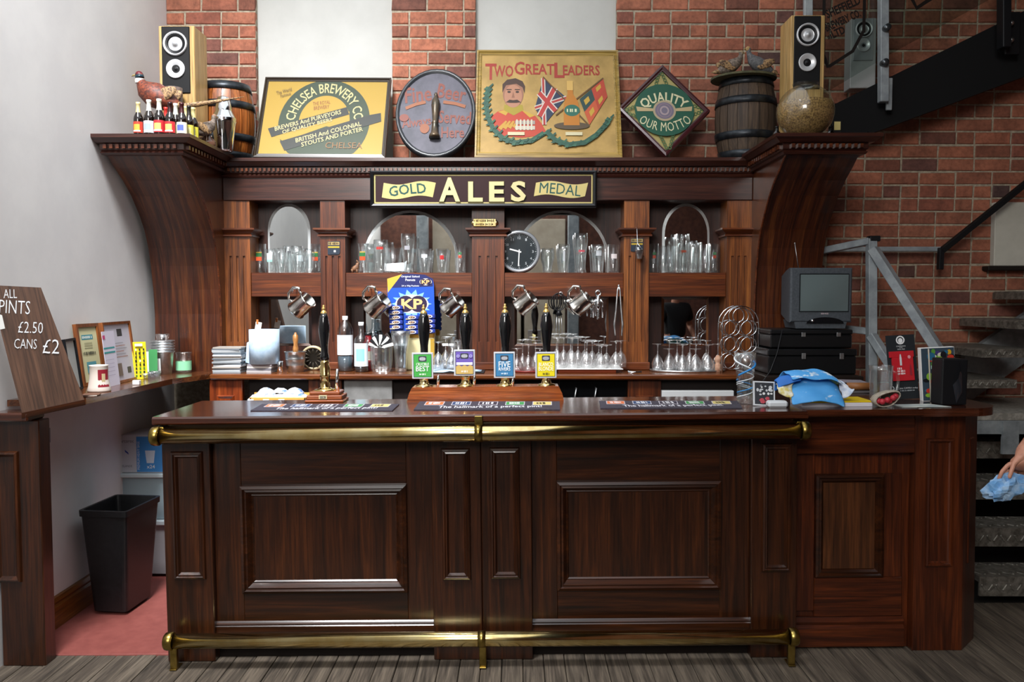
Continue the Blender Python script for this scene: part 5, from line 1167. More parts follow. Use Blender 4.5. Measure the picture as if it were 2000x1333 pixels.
# stemware
def wine_mesh(h, r, stem, up):
    b = h * (1 - stem); q = [(.001, 0), (r * .92, 0), (r * .92, .002), (r * .2, .006), (.004, .014), (.0035, h * stem * .9), (.009, h * stem), (r * .7, h * stem + b * .22), (r, h * stem + b * .55), (r * .86, h), (r * .84, h), (r * .97, h * stem + b * .55), (r * .66, h * stem + b * .24), (.001, h * stem + b * .06)]
    if not up: q = [(a, h - z) for a, z in q]
    m = MB(); m.lathe(q, 14); return m.mesh('wine_glass', STEM)
WM = [wine_mesh(.165, .037, .42, False), wine_mesh(.185, .036, .45, False), wine_mesh(.14, .036, .40, False)]
def put_glass(x, y, z, m, label, group, name='wine_glass'):
    o = bpy.data.objects.new(name, WM[m]); C.objects.link(o); o.location = (x, y, z); tag(o, label, 'glass', group)
def tray(name, label, px, Y, rx, ry, mat_, th=.012):
    t = MB(); n = 36; 
    t.lathe([(.001, .004), (.92, .004), (.97, th), (1.0, th), (.96, 0), (.001, 0)], n); 
    for v in t.v: v.x *= rx; v.y *= ry
    o = t.build(name, mat_); o.location = base(px, Y); tag(o, label, 'tray'); return o
tray('oval_tray', 'oval silver tray crowded with upturned wine glasses', 1343, 5.2, .235, .13, STEEL)
cx = base(1343, 5.2)
for i, (dx, dy, m) in enumerate([(-.185, .0, 0), (-.13, -.07, 2), (-.05, -.085, 0), (.03, -.085, 2), (.11, -.07, 0), (.185, -.01, 0), (-.11, .02, 1), (-.03, -.0, 0), (.05, .0, 0), (.12, .03, 1), (-.05, .08, 1), (.03, .085, 1)]):
    put_glass(cx.x + dx, cx.y + dy, cx.z + .0045, m, 'clear wine glass standing upside down on the oval silver tray', 'wine glasses upside down on the oval tray')
g = thing('paper_lined_board', 'reddish wooden board lined with white paper under the upturned glasses', 'board', base(1150, 5.13))
t = MB(); t.box(-.19, .16, -.06, .2, 0, .022, .003); t.build('board', flat('#8a3c1c', .4), g); t = MB(); t.box(-.23, .2, -.075, .2, .0225, .0245); t.build('paper', flat('#dfe0de', .8), g)
cx = base(1150, 5.13)
for i in range(14):
    row, col = divmod(i, 5); x = -.19 + col * .088 + (.04 if row == 1 else 0)
    if x > .21: continue
    put_glass(cx.x + x, cx.y + -.02 + row * .078, cx.z + .025, (1, 0, 0, 1, 2)[(i * 3) % 5], 'clear wine glass standing upside down on the paper-lined board', 'wine glasses upside down on the board')
tray('round_tray', 'red round tray of goblets behind the five rivers pump clip'.replace('five rivers', 'steel-blue'), 1032, 5.18, .12, .11, flat('#7a2a24', .4))
cx = base(1032, 5.18)
for dx, dy, m in ((-.07, -.03, 2), (0, -.055, 0), (.07, -.02, 2), (-.035, .04, 0), (.045, .05, 1)): put_glass(cx.x + dx, cx.y + dy, cx.z + .0045, m, 'clear goblet upside down on the red round tray', 'goblets on the round tray')
g = thing('cloth_mat', 'pale blue folded cloth on a black tray behind the pumps', 'cloth', base(873, 5.13)); t = MB(); t.box(-.17, .23, -.09, .1, 0, .006, .002); t.build('tray', BLACKM, g)
t = MB(); N_ = 9
for i in range(N_):
    for j in range(4): t.v.append(Vector((-.16 + .37 * i / (N_ - 1), -.085 + .06 * j, .012 + .006 * math.sin(i * 1.9 + j))))
for i in range(N_ - 1):
    for j in range(3): t.f.append([i * 4 + j, i * 4 + 4 + j, i * 4 + 5 + j, i * 4 + 1 + j]); t.m.append(0); t.s.append(True)
o = t.build('cloth', flat('#a9c0d4', .8), g); md = o.modifiers.new('thickness', 'SOLIDIFY'); md.thickness = .006
cx = base(873, 5.14)
for px, dy, m in ((857, -.03, 0), (869, .06, 1), (882, .0, 2), (893, .05, 0)): put_glass(base(px, 5.14).x, 5.14 + dy, ZW + .022, m, 'clear wine glass upside down on the pale blue cloth', 'wine glasses on the cloth')
for px, Y in ((884, 5.27), (896, 5.3)): beer_glass(px, Y, 60, 20, 'straight', 'tall clear glass behind the purple pump clip', 'tall glasses behind the pumps', None, z=ZW)
# wine rack
g = thing('wine_rack', 'chrome wire wine rack with arched top and bottle rings', 'wine rack', base(1441, 5.12)); k = S(5.12)
for y in (-.05, .05):
    t = MB(); pts = [(-35 * k, y, 0), (-35 * k, y, 90 * k)] + [(-35 * k * math.cos(PI * i / 12), y, 95 * k + 35 * k * math.sin(PI * i / 12)) for i in range(13)] + [(35 * k, y, 0)]
    t.tube(pts, 1.1 * k, 8); t.build('hoop_frame', CHROME, g)
    for x, z in ((0, 111), (-16, 87), (16, 87), (-16, 55), (16, 55), (-16, 22), (16, 22)):
        t = MB(); t.tube([((x + 15 * math.cos(2 * PI * j / 20)) * k, y, (z + 15 * math.sin(2 * PI * j / 20)) * k) for j in range(20)], 1.0 * k, 6, 0, True); t.build('bottle_ring', CHROME, g)
for x in (-35, 35):
    for z in (5, 98): t = MB(); t.tube([(x * k, -.05, z * k), (x * k, .05, z * k)], 1 * k, 6); t.build('tie_bar', CHROME, g)
g = thing('cork_figure', 'small pink-brown cork figure beside the oval tray', 'figurine', base(1402, 5.12)); t = MB(); t.lathe([(.001, 0), (6 * k, 0), (6 * k, 16 * k), (4 * k, 18 * k), (6.5 * k, 22 * k), (6.5 * k, 28 * k), (3 * k, 33 * k), (.001, 34 * k)], 14); t.build('body', speckle('cork_pink', '#a8785f', '#c09a80', 50, .8, .4), g)
g = thing('steel_spoon', 'small steel bottle opener lying on the worktop near the oval tray', 'opener', base(1240, 5.03)); t = MB(); t.tube([(-.04, 0, .006), (0, .005, .008), (.04, 0, .006)], [.012, .006, .012], 8); t.build('shaft', CHROME, g)
# snack bags in a carton under the worktop
g = thing('snack_carton', 'open carton of blue and white snack bags under the worktop', 'carton', Vector((P(545, 780, 4.93).x, 4.93, P(545, 796, 4.93).z))); k = S(4.93)
t = MB(); zf = 20 * k; t.box(-.165, .165, -.03, .0, 0, zf, .002); t.box(-.165, .165, .065, .075, 0, zf + .02); t.box(-.165, -.155, -.03, .075, 0, zf); t.box(.155, .165, -.03, .075, 0, zf); t.box(-.165, .165, -.03, .075, 0, .01); t.build('box', flat('#cf9a4c', .7), g)
for x in (-.12, -.03, .06): t = MB(); t.box(x - .055, x - .02, -.0315, -.03, zf - .03, zf - .008); t.build('box_tab', flat('#e4e4e0', .7), g)
t = MB(); t.box(-.2, .2, -.03, .075, -.3, -.001); cs = t.build('back_shelf_unit', flat('#17110d', .7)); cs.location = g.location; tag(cs, 'low dark shelf unit holding the snack carton behind the counter', 'shelf')
for i in range(7):
    t = MB(); x = -.13 + (i % 4) * .085 + (.04 if i > 3 else 0); y = .02 + .035 * (i // 4); z0 = zf - .01 + .03 * (i // 4); n = 7; vs = []
    for a_ in range(n):
        for b_ in range(n):
            u, v = a_ / (n - 1) * 2 - 1, b_ / (n - 1) * 2 - 1; e = (1 - abs(u) ** 2.5) * (1 - abs(v) ** 2.5); vs.append((x + u * .05, y + v * .03, z0 + .03 * e + rnd.uniform(-.004, .004)))
    m0 = len(vs); vs += [(p[0], p[1], 2 * z0 - p[2] - .002) for p in vs[:m0]]; fs = []
    for o_ in (0, m0):
        for a_ in range(n - 1):
            for b_ in range(n - 1): fs.append((o_ + a_ * n + b_, o_ + a_ * n + n + b_, o_ + a_ * n + n + b_ + 1, o_ + a_ * n + b_ + 1))
    t.add(vs, fs, 0, True); o = t.build('snack_bag', speckle('snack_foil', '#5a7ab4', '#e4e6ea', 26, .3, .2, 0, .36, .5)); o.location = g.location; tag(o, 'blue and white foil snack bag in the open carton', 'snack bag', 'snack bags in the carton')
# television, video boxes
def wmat(px, py, Y): return P(px, py, Y)
g = thing('small_television', 'small charcoal tube television with grey screen on black boxes', 'television', P(1603, 642, 4.86)); k = S(4.86); c = pm(1598, 642, 4.86)
t = MB(); x0, x1, z0, z1 = -62 * k, 62 * k, 0, 118 * k
t.loops(-60 * k, 60 * k, 12 * k, 118 * k, 0, [(14 * k, .30), (4 * k, .12), (0, .03), (0, .008), (3 * k, .0)], 0, True); t.prism([c(*p) for p in ((1550, 642), (1646, 642), (1650, 626), (1546, 626))], 'y', .005, .2); t.build('casing', speckle('charcoal_plastic', '#3a4046', '#474d53', 80, .5, .05), g)
t = MB(); n = 9; u0, v0 = c(1557, 608); u1, v1 = c(1650, 537)
for i in range(n):
    for j in range(n):
        u, v = i / (n - 1) * 2 - 1, j / (n - 1) * 2 - 1; t.v.append(Vector((u0 + (u1 - u0) * i / (n - 1), -.002 - .012 * (1 - u * u) * (1 - v * v) * 1.0, v0 + (v1 - v0) * j / (n - 1))))
for i in range(n - 1):
    for j in range(n - 1): t.f.append([i * n + j, i * n + n + j, i * n + n + j + 1, i * n + j + 1]); t.m.append(0); t.s.append(True)
t.build('screen', flat('#5f6b6c', .18), g)
t = MB(); t.loops(u0 - .006, u1 + .006, v0 - .006, v1 + .006, .001, [(0, 0), (.003, -.006), (.007, -.001)], 0, False); t.build('screen_surround', flat('#14171a', .4), g)
t = MB(); cu, cv = c(1606, 629); t.prism([(cu + 36 * k * math.cos(PI * i / 14), cv - 3 * k + 12 * k * math.sin(PI * i / 14)) for i in range(15)], 'y', -.004, .002); t.build('control_panel', flat('#0f1114', .2), g)
t = MB(); t.ball((*c(1581, 627)[:1], -.006, c(1581, 627)[1]), 3.5 * k, 10); t.build('power_button', CHROME, g)
ar = Art(); ar.text('~6', *c(1606, 613), 16 * k, 3 * k, '#b0a0a4'); ar.build('print', g)
t = MB(); t.tube([(c(1566, 523)[0], .12, c(1566, 523)[1]), (c(1558, 474)[0], .12, c(1558, 474)[1])], .0022, 6); t.ball((c(1558, 474)[0], .12, c(1558, 474)[1]), .005, 8); t.build('aerial', STEEL, g)
for (x0, x1, y0, y1, Y, lab) in ((1505, 1664, 680, 644, 4.84, 'black hinged equipment case under the television'), (1500, 1672, 732, 682, 4.82, 'larger black hinged equipment case on the worktop')):
    k = S(Y); b = P((x0 + x1) / 2, y1 if 0 else y0, Y); g = thing('equipment_case', lab, 'case', b); w_ = (x1 - x0) * k; h = (y0 - y1) * k
    t = MB(); t.box(-w_ / 2, w_ / 2, 0, .34, 0, h * .72, .006); t.build('base', flat('#0b0c0e', .35), g); t = MB(); t.box(-w_ / 2 - .003, w_ / 2 + .003, -.003, .34, h * .73, h - .001, .006); t.build('lid', flat('#0d0e10', .35), g)
    for x in (-.1, .33): t = MB(); t.box(w_ * x - .012, w_ * x + .012, -.008, -.003, h * .60, h * .84, .002); t.build('latch', STEEL, g)
t = MB(); a, b = P(1488, 745, 4.80), P(1676, 733, 4.80); t.box(a.x, b.x, 4.72, 5.2, a.z - .5, b.z - .0005, .004); o = t.build('media_shelf', flat('#1a100b', .5)); tag(o, 'dark shelf block carrying the black cases and television', 'shelf')
t = MB(); t.tube([P(1528, 645, 4.80), P(1518, 690, 4.79), P(1505, 725, 4.76), P(1490, 745, 4.7)], .003, 6); tag(t.build('aerial_cable', BLACKM), 'thin black cable hanging beside the equipment cases', 'cable')
# ================================================================== on the counter
FINIAL = flat('#d8b46a', .25, .7)
def pump_pull(g, x, y, z0, kx, zs):
    """black turned handle with finial; zs: z of collar, handle foot, handle top, finial top"""
    zc, zh, zt_, zf = zs; hh = zt_ - zh
    t = MB(); t.lathe([(.011 * kx, zh), (.0175 * kx, zh + hh * .02), (.0175 * kx, zh + hh * .10), (.014 * kx, zh + hh * .16), (.0145 * kx, zh + hh * .30), (.0215 * kx, zh + hh * .60), (.0225 * kx, zh + hh * .72), (.018 * kx, zh + hh * .90), (.012 * kx, zh + hh), (.001, zh + hh)], 24, 0, T3((x, y, 0))); h = t.build('handle', BLACKP, g)
    t = MB(); a = zt_ - .003; d = zf - a; t.lathe([(.0125 * kx, a), (.0125 * kx, a + d * .12), (.010 * kx, a + d * .26), (.0055 * kx, a + d * .36), (.0045 * kx, a + d * .42), (.0075 * kx, a + d * .52), (.0075 * kx, a + d * .64), (.0035 * kx, a + d * .74), (.005 * kx, a + d * .86), (.0035 * kx, a + d * .97), (.001, zf)], 16, 0, T3((x, y, 0))); t.build('finial', FINIAL, g)
def clip_badge(g, x, y, zc, w_, h, col, draw):
    t = MB(); t.box(x - w_ / 2, x + w_ / 2, y - .004, y + .004, zc - h / 2, zc + h / 2, .002); b = t.build('pump_clip', flat('#b9bcc2', .35), g)
    a = Art(); k = w_ / 42; a.rect(-18 * k, 18 * k, -23 * k, 23 * k, '#23262e'); a.rect(-17 * k, 17 * k, -22 * k, 22 * k, col)
    a.poly([(s * 8 * k, v * k) for s, v in ((-1, 9), (-.8, 8), (.8, 8), (1, 9), (1, 18), (.8, 19), (-.8, 19), (-1, 18))], '#3a3c44'); a.ring(0, 13.5 * k, 2 * k, 4.5 * k, '#a8aab0', n=14, sy=.8)
    for s in (-1, 1): a.ring(s * 3 * k, 13.5 * k, 1.5 * k, 3.2 * k, '#a8aab0', n=12)
    draw(a, k); a.build('print', b, loc=(x, y - .004, zc)); return b
p = on_bar(633, 787); k = p.y / F
g = thing('single_hand_pump', 'single black and brass hand pump on a stepped wooden block', 'beer pump', p, tilt=True); yb = .085
t = MB()
for x0, x1, y0, y1, z0, z1 in ((-38, 38, -2, 60, 0, 5), (-35, 35, 0, 56, 5, 14), (-30, 30, 5, 52, 14, 21)): t.box(x0 * k, x1 * k, y0 * k * .9, y1 * k * .95, z0 * k, z1 * k, .004)
t.build('base', W_PUMP, g)
t = MB(); t.box(-10 * k, 6 * k, -.003 + .0, .003, 7 * k, 14.5 * k, .001); pl = t.build('maker_plate', flat('#c8b890', .4), g); ar = Art(); ar.rect(-6 * k, 6 * k, -2.2 * k, 2.2 * k, '#2c2a28'); ar.text('~5', 0, 0, 10 * k, 2.4 * k, '#b0a890', bold=0); ar.build('print', pl, loc=(-2 * k, -.0032, 10.7 * k))
zz = lambda py: (787 - py) * k * 1.01
xc = -5 * k
t = MB(); t.lathe([(22 * k, 21 * k), (22 * k, 23 * k), (12 * k, 25 * k), (9.5 * k, 28 * k), (9.5 * k, zz(740)), (11 * k, zz(738)), (9.5 * k, zz(735)), (10.5 * k, zz(722)), (8 * k, zz(716)), (9 * k, zz(712)), (7.5 * k, zz(706)), (.001, zz(706))], 26, 0, T3((xc, yb, 0))); t.build('brass_column', BRASS, g)
pump_pull(g, xc, yb, 0, 1.2 * k / .00243, (0, zz(707), zz(613), zz(597)))
t = MB(); t.tube([(20 * k, yb - .01, 21 * k), (20 * k, yb - .01, 44 * k), (21 * k, yb - .015, 64 * k)], [4.5 * k, 3.6 * k, 2.6 * k], 12); t.build('tap_lever', CHROME, g)
# bank of four
p = on_bar(948, 784.5); k = p.y / F
g = thing('hand_pump_bank', 'bank of four black hand pumps with coloured clips on a long wooden base', 'beer pump', p, tilt=True); yb = .075
t = MB(); hw = 154 * k
def trap(x, z0, z1, e): t.prism([(-x, z0), (x, z0), (x - e, z1), (-x + e, z1)], 'y', .0, .15)
trap(hw, 0, 9 * k, .004); t.prism([(-hw + 1.5 * k, 9 * k), (hw - 1.5 * k, 9 * k), (hw - 3 * k, 12 * k), (-hw + 3 * k, 12 * k)], 'y', .004, .146); t.prism([(-hw + 2 * k, 12 * k), (hw - 2 * k, 12 * k), (hw - 8 * k, 25 * k), (-hw + 8 * k, 25 * k)], 'y', .008, .142); t.prism([(-hw + 8 * k, 25 * k), (hw - 8 * k, 25 * k), (hw - 10 * k, 28 * k), (-hw + 10 * k, 28 * k)], 'y', .012, .138)
t.build('base', W_PUMP, g)
zz = lambda py: (784.5 - py) * k * 1.01
def d1(a, k): a.text('CRUCIBLE', 0, 3 * k, 25 * k, 5.5 * k, '#e8eee4', bold=.006); a.text('BEST', 0, -6 * k, 26 * k, 10 * k, '#f0f4ee', bold=.006); a.text('~5', 0, -17 * k, 13 * k, 3.4 * k, '#d8ead4')
def d2(a, k):
    pts = [(-17, -22), (17, -22), (17, -7)] + [(17 - 34 * i / 6, -7 + (3 if i % 2 else 0)) for i in range(1, 7)]
    a.poly([(x * k, y * k) for x, y in pts], '#c0a25c'); a.rect(-16 * k, 16 * k, -4 * k, 1 * k, '#e4e2ee'); a.text('~10', 0, -1.5 * k, 28 * k, 1.4 * k, '#c4bfe0', bold=.01); a.text('~5', 0, -17 * k, 13 * k, 4 * k, '#e8e0d0')
    for s in (-1, 1): a.ring(s * 12.5 * k, 13.5 * k, 1 * k, 3.4 * k, '#9a92c8', n=10)
def d3(a, k): a.text('FIVE', 0, 1.5 * k, 23 * k, 11 * k, '#f0f4f6', bold=.006); a.text('RIVERS', 0, -8 * k, 23 * k, 6.5 * k, '#f0f4f6', bold=.006); a.text('~5', 0, -17 * k, 13 * k, 3.4 * k, '#cfe0ea')
def d4(a, k): a.text('BLANCO', 0, 1.5 * k, 28 * k, 7.5 * k, '#fbfbe8', bold=.006); a.text('BLONDE', 0, -7 * k, 29 * k, 8 * k, '#fbfbe8', bold=0); a.text('~5', 0, -17 * k, 13 * k, 4 * k, '#4a4620')
for px, cy, col, dr in ((824, 715, '#3f9c44', d1), (907, 710, '#6a58a8', d2), (986, 715, '#3a78a4', d3), (1068, 716, '#dccb1c', d4)):
    x = (px - 948) * k * 1.0
    t = MB(); t.lathe([(18 * k, 28 * k), (18 * k, 30 * k), (10 * k, 32 * k), (8.5 * k, 38 * k), (9.5 * k, 44 * k), (11 * k, 47 * k), (9 * k, 52 * k), (9 * k, 84 * k), (.001, 84 * k)], 24, 0, T3((x + 1 * k, yb, 0))); t.build('brass_column', BRASS, g)
    pump_pull(g, x + 2 * k, yb, 0, 1.32 * k / .00243, (0, zz(704), zz(612), zz(595)))
    clip_badge(g, x, yb - 14 * k, zz(cy), 42 * k, 52 * k, col, dr)
for px, h in ((853, 20), (925, 24), (1001, 14)):
    x = (px - 948) * k; t = MB(); t.tube([(x, .05, 28 * k), (x + 1 * k, .05, (28 + h * .6) * k), (x + 1.5 * k, .045, (28 + h * 1.1) * k)], [2.4 * k, 3 * k, 2 * k], 10); t.build('tap_lever', CHROME, g)
# bar runners
def runner(label, x0, x1, xb0, xb1, yt, yb_):
    pts = [on_bar(*q) for q in ((x0, yb_), (x1, yb_), (xb1, yt), (xb0, yt))]; p = (pts[0] + pts[1]) / 2
    g = thing('bar_runner', label, 'bar runner', p, 'bar runners along the counter', tilt=True); L = [RT.transposed() @ (q - p) for q in pts]
    t = MB(); n = 12; n2 = 4
    def at(u, v): a, b = L[0].lerp(L[1], u), L[3].lerp(L[2], u); q = a.lerp(b, v); return (q.x, q.y, .003)
    t.prism([(q.x, q.y) for q in L], 'z', .0005, .004); t.build('mat', speckle('rubber_mat', '#2b2832', '#3a3644', 90, .7, .3), g)
    T_ = [['#c86a3c', '~7'], ['#2c4468', '~5'], ['#332f3c', '~4'], ['#3c8a4c', '~6'], ['#c8b870', '~3']]
    sx = (L[1].x - L[0].x); W2 = (L[2].x - L[3].x); dy = L[3].y - L[0].y
    def pr(name, kind):
        pass
    for i, (col, tx) in enumerate(T_):
        u0 = .05 + i * .19; a, b = at(u0, .50), at(u0 + .135, .50); c_, d_ = at(u0 + .135, .96), at(u0, .96)
        t = MB(); t.add([(q[0], q[1], .0045) for q in (a, b, c_, d_)], [(0, 1, 2, 3)], 0)
        e = lambda q, o: (q[0], q[1], .005)
        cx = sum(q[0] for q in (a, b, c_, d_)) / 4; cy = sum(q[1] for q in (a, b, c_, d_)) / 4
        t.add([((q[0] - cx) * .92 + cx, (q[1] - cy) * .8 + cy, .005) for q in (a, b, c_, d_)], [(0, 1, 2, 3)], 1)
        vs, fs = text_mesh(tx, .01); w_ = (b[0] - a[0]) * .6; h = abs(d_[1] - a[1]) * .5
        t.add([(cx + x * w_, cy + y * h, .0055) for x, y in vs], fs, 2); t.build('printed_panel', [flat('#b8b4bc', .6), flat(col, .6), flat('#d8d8dc' if i != 4 else '#4a4430', .6)], g)
    vs, fs = text_mesh('The hallmark of a perfect pint!', .012); m = at(.52, .27); t = MB(); t.add([(m[0] + x * sx * .72, m[1] + y * dy * .34, .0055) for x, y in vs], fs); t.build('print', flat('#d8d8e0', .6), g)
    return g
runner('dark rubber bar runner in front of the single hand pump', 489, 766, 512, 780, 791, 804)
runner('dark rubber bar runner in front of the four pump bank', 808, 1094, 820, 1093, 786, 802)
runner('dark rubber bar runner reaching to the spiral striped glass', 1173, 1450, 1170, 1440, 785, 799)
# spiral glass
p = on_bar(1455, 790); k = p.y / F; g = thing('spiral_glass', 'tall glass vase with spiralling blue and white lines', 'vase', p, tilt=True)
prof = [(15, 0), (15.5, 10), (14.5, 22), (16, 50), (19, 80), (21, 102)]
t = MB(); t.lathe([(.001, 0)] + [(r * k, z * k) for r, z in prof] + [((r - .9) * k, z * k) for r, z in prof[::-1][:-1]] + [(.001, 12 * k)], 26); t.build('vessel', GLASS, g)
def rad(z):
    for (r0, a), (r1, b) in zip(prof, prof[1:]):
        if a <= z <= b: return r0 + (r1 - r0) * (z - a) / (b - a)
    return prof[-1][0]
for a0, col, w_, z0, z1, tw in ((-2.6, '#2f86cc', 2.4, 58, 84, .95), (-.6, '#e4eaf0', 2.0, 66, 98, -1.2), (0, '#e4eaf0', 1.0, 30, 72, 3.2), (1.6, '#3f90d0', 1.3, 18, 50, 2.6), (3.0, '#e4eaf0', 1.0, 14, 44, 2.4)):
    t = MB(); n = 24; t.tube([((rad(z0 + (z1 - z0) * i / n) + .3) * k * math.cos(a0 + tw * PI * i / n), (rad(z0 + (z1 - z0) * i / n) + .3) * k * math.sin(a0 + tw * PI * i / n), (z0 + (z1 - z0) * i / n) * k) for i in range(n + 1)], w_ * k * .8, 6); t.build('painted_line', flat(col, .4), g)
# small framed card, white eraser
p = on_bar(1493, 793); k = p.y / F; g = thing('card_holder', 'small white framed card with pink and grey picture', 'card holder', p, rot=(-.18, .06, .12), tilt=True)
t = MB(); t.loops(-22 * k, 22 * k, 0, 48 * k, 0, [(0, .008), (0, 0), (2.6 * k, 0), (2.6 * k, .002)], 0, False); t.build('frame', flat('#d4d8dc', .3), g); t = MB(); t.box(-21 * k, 21 * k, .002, .007, 1 * k, 47 * k); t.build('card', flat('#3d3f44', .4), g)
a = Art(); a.k = 1; rr_ = random.Random(4)
for i in range(16): a.ell(rr_.uniform(-14, 14) * k, rr_.uniform(20, 40) * k, rr_.uniform(2, 4) * k, rr_.uniform(1.5, 3.5) * k, rr_.choice(['#c8ccd0', '#8a8e94', '#e0e2e4']), n=8)
for i in range(9): a.ell(rr_.uniform(-12, 12) * k, rr_.uniform(7, 15) * k, 4 * k, 3 * k, rr_.choice(['#c0505c', '#d88088', '#a84450']), n=9)
a.build('print', g, loc=(0, .002, 0))
p = on_bar(1521, 797); t = MB(); t.box(-20 * k, 18 * k, -.005, .045, 0, 13 * k, .008); o = t.build('chalk_block', flat('#c9ced2', .5)); o.location = p; tag(o, 'small white plastic block lying in front of the framed card', 'block', tilt=True)
# yellow notebook with crumpled blue cloth over it
p = on_bar(1638, 795); k = p.y / F; g = thing('yellow_notebook', 'yellow notebook with white page edges under the blue cloth', 'notebook', p, tilt=True)
t = MB(); t.box(-72 * k, 66 * k, 0, .16, 0, 8 * k, .001); t.build('pages', flat('#d8d4dc', .7), g); t = MB(); t.box(-73 * k, 66 * k, -.001, .161, 8 * k, 11 * k, .001); t.build('cover', flat('#dcbc1c', .4), g)
p = on_bar(1600, 798); g = thing('blue_cloth', 'crumpled sky blue printed apron heaped over the notebook', 'cloth', p, tilt=True)
def drape(pts_front, pts_mid, pts_back, mat_, name, yk=(-.01, .05, .11)):
    t = MB(); n = len(pts_front); rows = []
    R3 = [(pts_front, yk[0]), (pts_mid, yk[1]), (pts_back, yk[2])]; m = 11
    def interp(u, i):
        q0, q1, q2 = pts_front[i], pts_mid[i], pts_back[i]; a = (1 - u) ** 2; b = 2 * u * (1 - u); c_ = u * u
        f = lambda j: q0[j] * a + (2 * q1[j] - .5 * q0[j] - .5 * q2[j]) * b + q2[j] * c_
        return f(0), f(1), yk[0] * (1 - u) + yk[2] * u
    for i in range(n):
        for j in range(m):
            u = j / (m - 1); x, z, y = interp(u, i); t.v.append(Vector(((x - 1600) * k + .004 * math.sin(i * 2.1 + j), y + .006 * math.sin(i * 1.7 + j * .9), max(.002, (798 - z) * k + .005 * math.sin(i * 2.6 + j * 1.1)))))
    for i in range(n - 1):
        for j in range(m - 1): t.f.append([i * m + j, i * m + m + j, i * m + m + j + 1, i * m + j + 1]); t.m.append(0); t.s.append(True)
    o = t.build(name, mat_, g); md = o.modifiers.new('smooth', 'SUBSURF'); md.levels = md.render_levels = 2; md = o.modifiers.new('thickness', 'SOLIDIFY'); md.thickness = .003
    return o
def apron_mat():
    m, nt, b = mat0('sky_print_cloth'); v = coords(nt, (1, 1, 2.2), False); n = noise(nt, v, 11, 4, .55)
    c_ = ramp(nt, n, [(.0, '#3f8fd4'), (.56, '#4a9cdc'), (.62, '#cfe0ec'), (.72, '#e4eaee'), (.80, '#5c9a5a')])
    nt.links.new(c_, b.inputs['Base Color']); b.inputs['Roughness'].default_value = .6; return m
AP = apron_mat()
drape([(1546, 792), (1562, 788), (1580, 784), (1600, 783), (1620, 785), (1638, 790), (1647, 797)], [(1552, 762), (1566, 756), (1584, 752), (1602, 750), (1622, 752), (1640, 758), (1650, 768)], [(1566, 744), (1576, 738), (1590, 735), (1604, 734), (1620, 738), (1636, 746), (1648, 756)], AP, 'front_fold', (-.012, .04, .12))
drape([(1552, 746), (1570, 738), (1590, 742), (1604, 746), (1618, 740), (1634, 744), (1650, 752)], [(1546, 730), (1565, 726), (1588, 727), (1604, 724), (1622, 728), (1640, 738), (1654, 750)], [(1540, 742), (1560, 736), (1586, 736), (1604, 734), (1624, 738), (1644, 748), (1658, 760)], AP, 'top_fold', (.03, .08, .14))
drape([(1526, 762), (1534, 756), (1546, 752), (1560, 748), (1572, 744)], [(1524, 745), (1534, 738), (1546, 736), (1560, 732), (1572, 731)], [(1530, 770), (1540, 764), (1550, 760), (1562, 756), (1574, 752)], flat('#2f6ec0', .6), 'dark_fold', (.04, .07, .12))
drape([(1524, 768), (1532, 774), (1542, 776), (1552, 778)], [(1526, 758), (1534, 756), (1544, 756), (1556, 756)], [(1526, 752), (1536, 750), (1546, 748), (1560, 750)], speckle('printed_lining', '#c8b860', '#e8e8e0', 40, .7, .1), 'lining', (.02, .04, .08))
drape([(1650, 782), (1660, 780), (1668, 772), (1672, 764)], [(1650, 760), (1658, 756), (1664, 756), (1668, 760)], [(1650, 752), (1656, 748), (1660, 750), (1664, 756)], speckle('pale_lining', '#a8b8d0', '#dfe3ea', 30, .7, .1), 'side_fold', (.03, .06, .1))
# rolled papers behind
p = on_bar(1672, 770); g = thing('paper_pile', 'loose grey papers and a brown paper roll behind the cloth', 'papers', p, tilt=True); k = p.y / F
t = MB(); t.box(-35 * k, 40 * k, .02, .16, 0, .012, .002, 0, T3((0, 0, 0), .12)); t.build('sheets', flat('#5a5658', .7), g); t = MB(); t.box(-40 * k, 30 * k, .06, .2, .05, .053, 0, 0, T3((0, 0, 0), -.1, 0, .03)); t.build('top_sheet', flat('#8a828a', .7), g)
t = MB(); t.tube([(-10 * k, .05, .033), (38 * k, .04, .033)], .019, 16); t.build('paper_roll', flat('#8a5a34', .4), g)
# red balls in a cloth pouch
p = on_bar(1731, 796); k = p.y / F; g = thing('cloth_pouch', 'small open beige cloth pouch lying on its side', 'pouch', p, tilt=True)
t = MB(); n = 20; pr = [(24, 14, -.02), (25.5, 15.5, -.012), (26, 16, .01), (24, 14, .04), (16, 9, .06), (2, 2, .065)]
for rx_, rz_, y in pr:
    for i in range(n): an = 2 * PI * i / n; w_ = 1 + .06 * math.sin(3 * an); t.v.append(Vector((rx_ * k * math.cos(an) * w_, y, 17 * k + rz_ * k * math.sin(an) * w_ + rx_ * .25 * k * math.cos(an))))
for q in range(len(pr) - 1):
    for i in range(n): j = (i + 1) % n; t.f.append([q * n + i, q * n + j, q * n + n + j, q * n + n + i]); t.m.append(0); t.s.append(True)
o = t.build('bag', speckle('beige_canvas', '#8f8678', '#b5ab9c', 60, .9, .4), g); md = o.modifiers.new('thickness', 'SOLIDIFY'); md.thickness = .004
for i, (x, z) in enumerate(((-11, 12), (-1, 15), (10, 19), (-16, 13), (5, 13), (17, 22))):
    t = MB(); t.ball((0, 0, 0), 6 * k, 12); o = t.build('red_ball', flat('#b83440', .4)); o.location = p + RT @ Vector((x * k, -.016 + .012 * (i > 2), z * k)); tag(o, 'small red ball inside the beige cloth pouch', 'ball', 'red balls in the pouch')
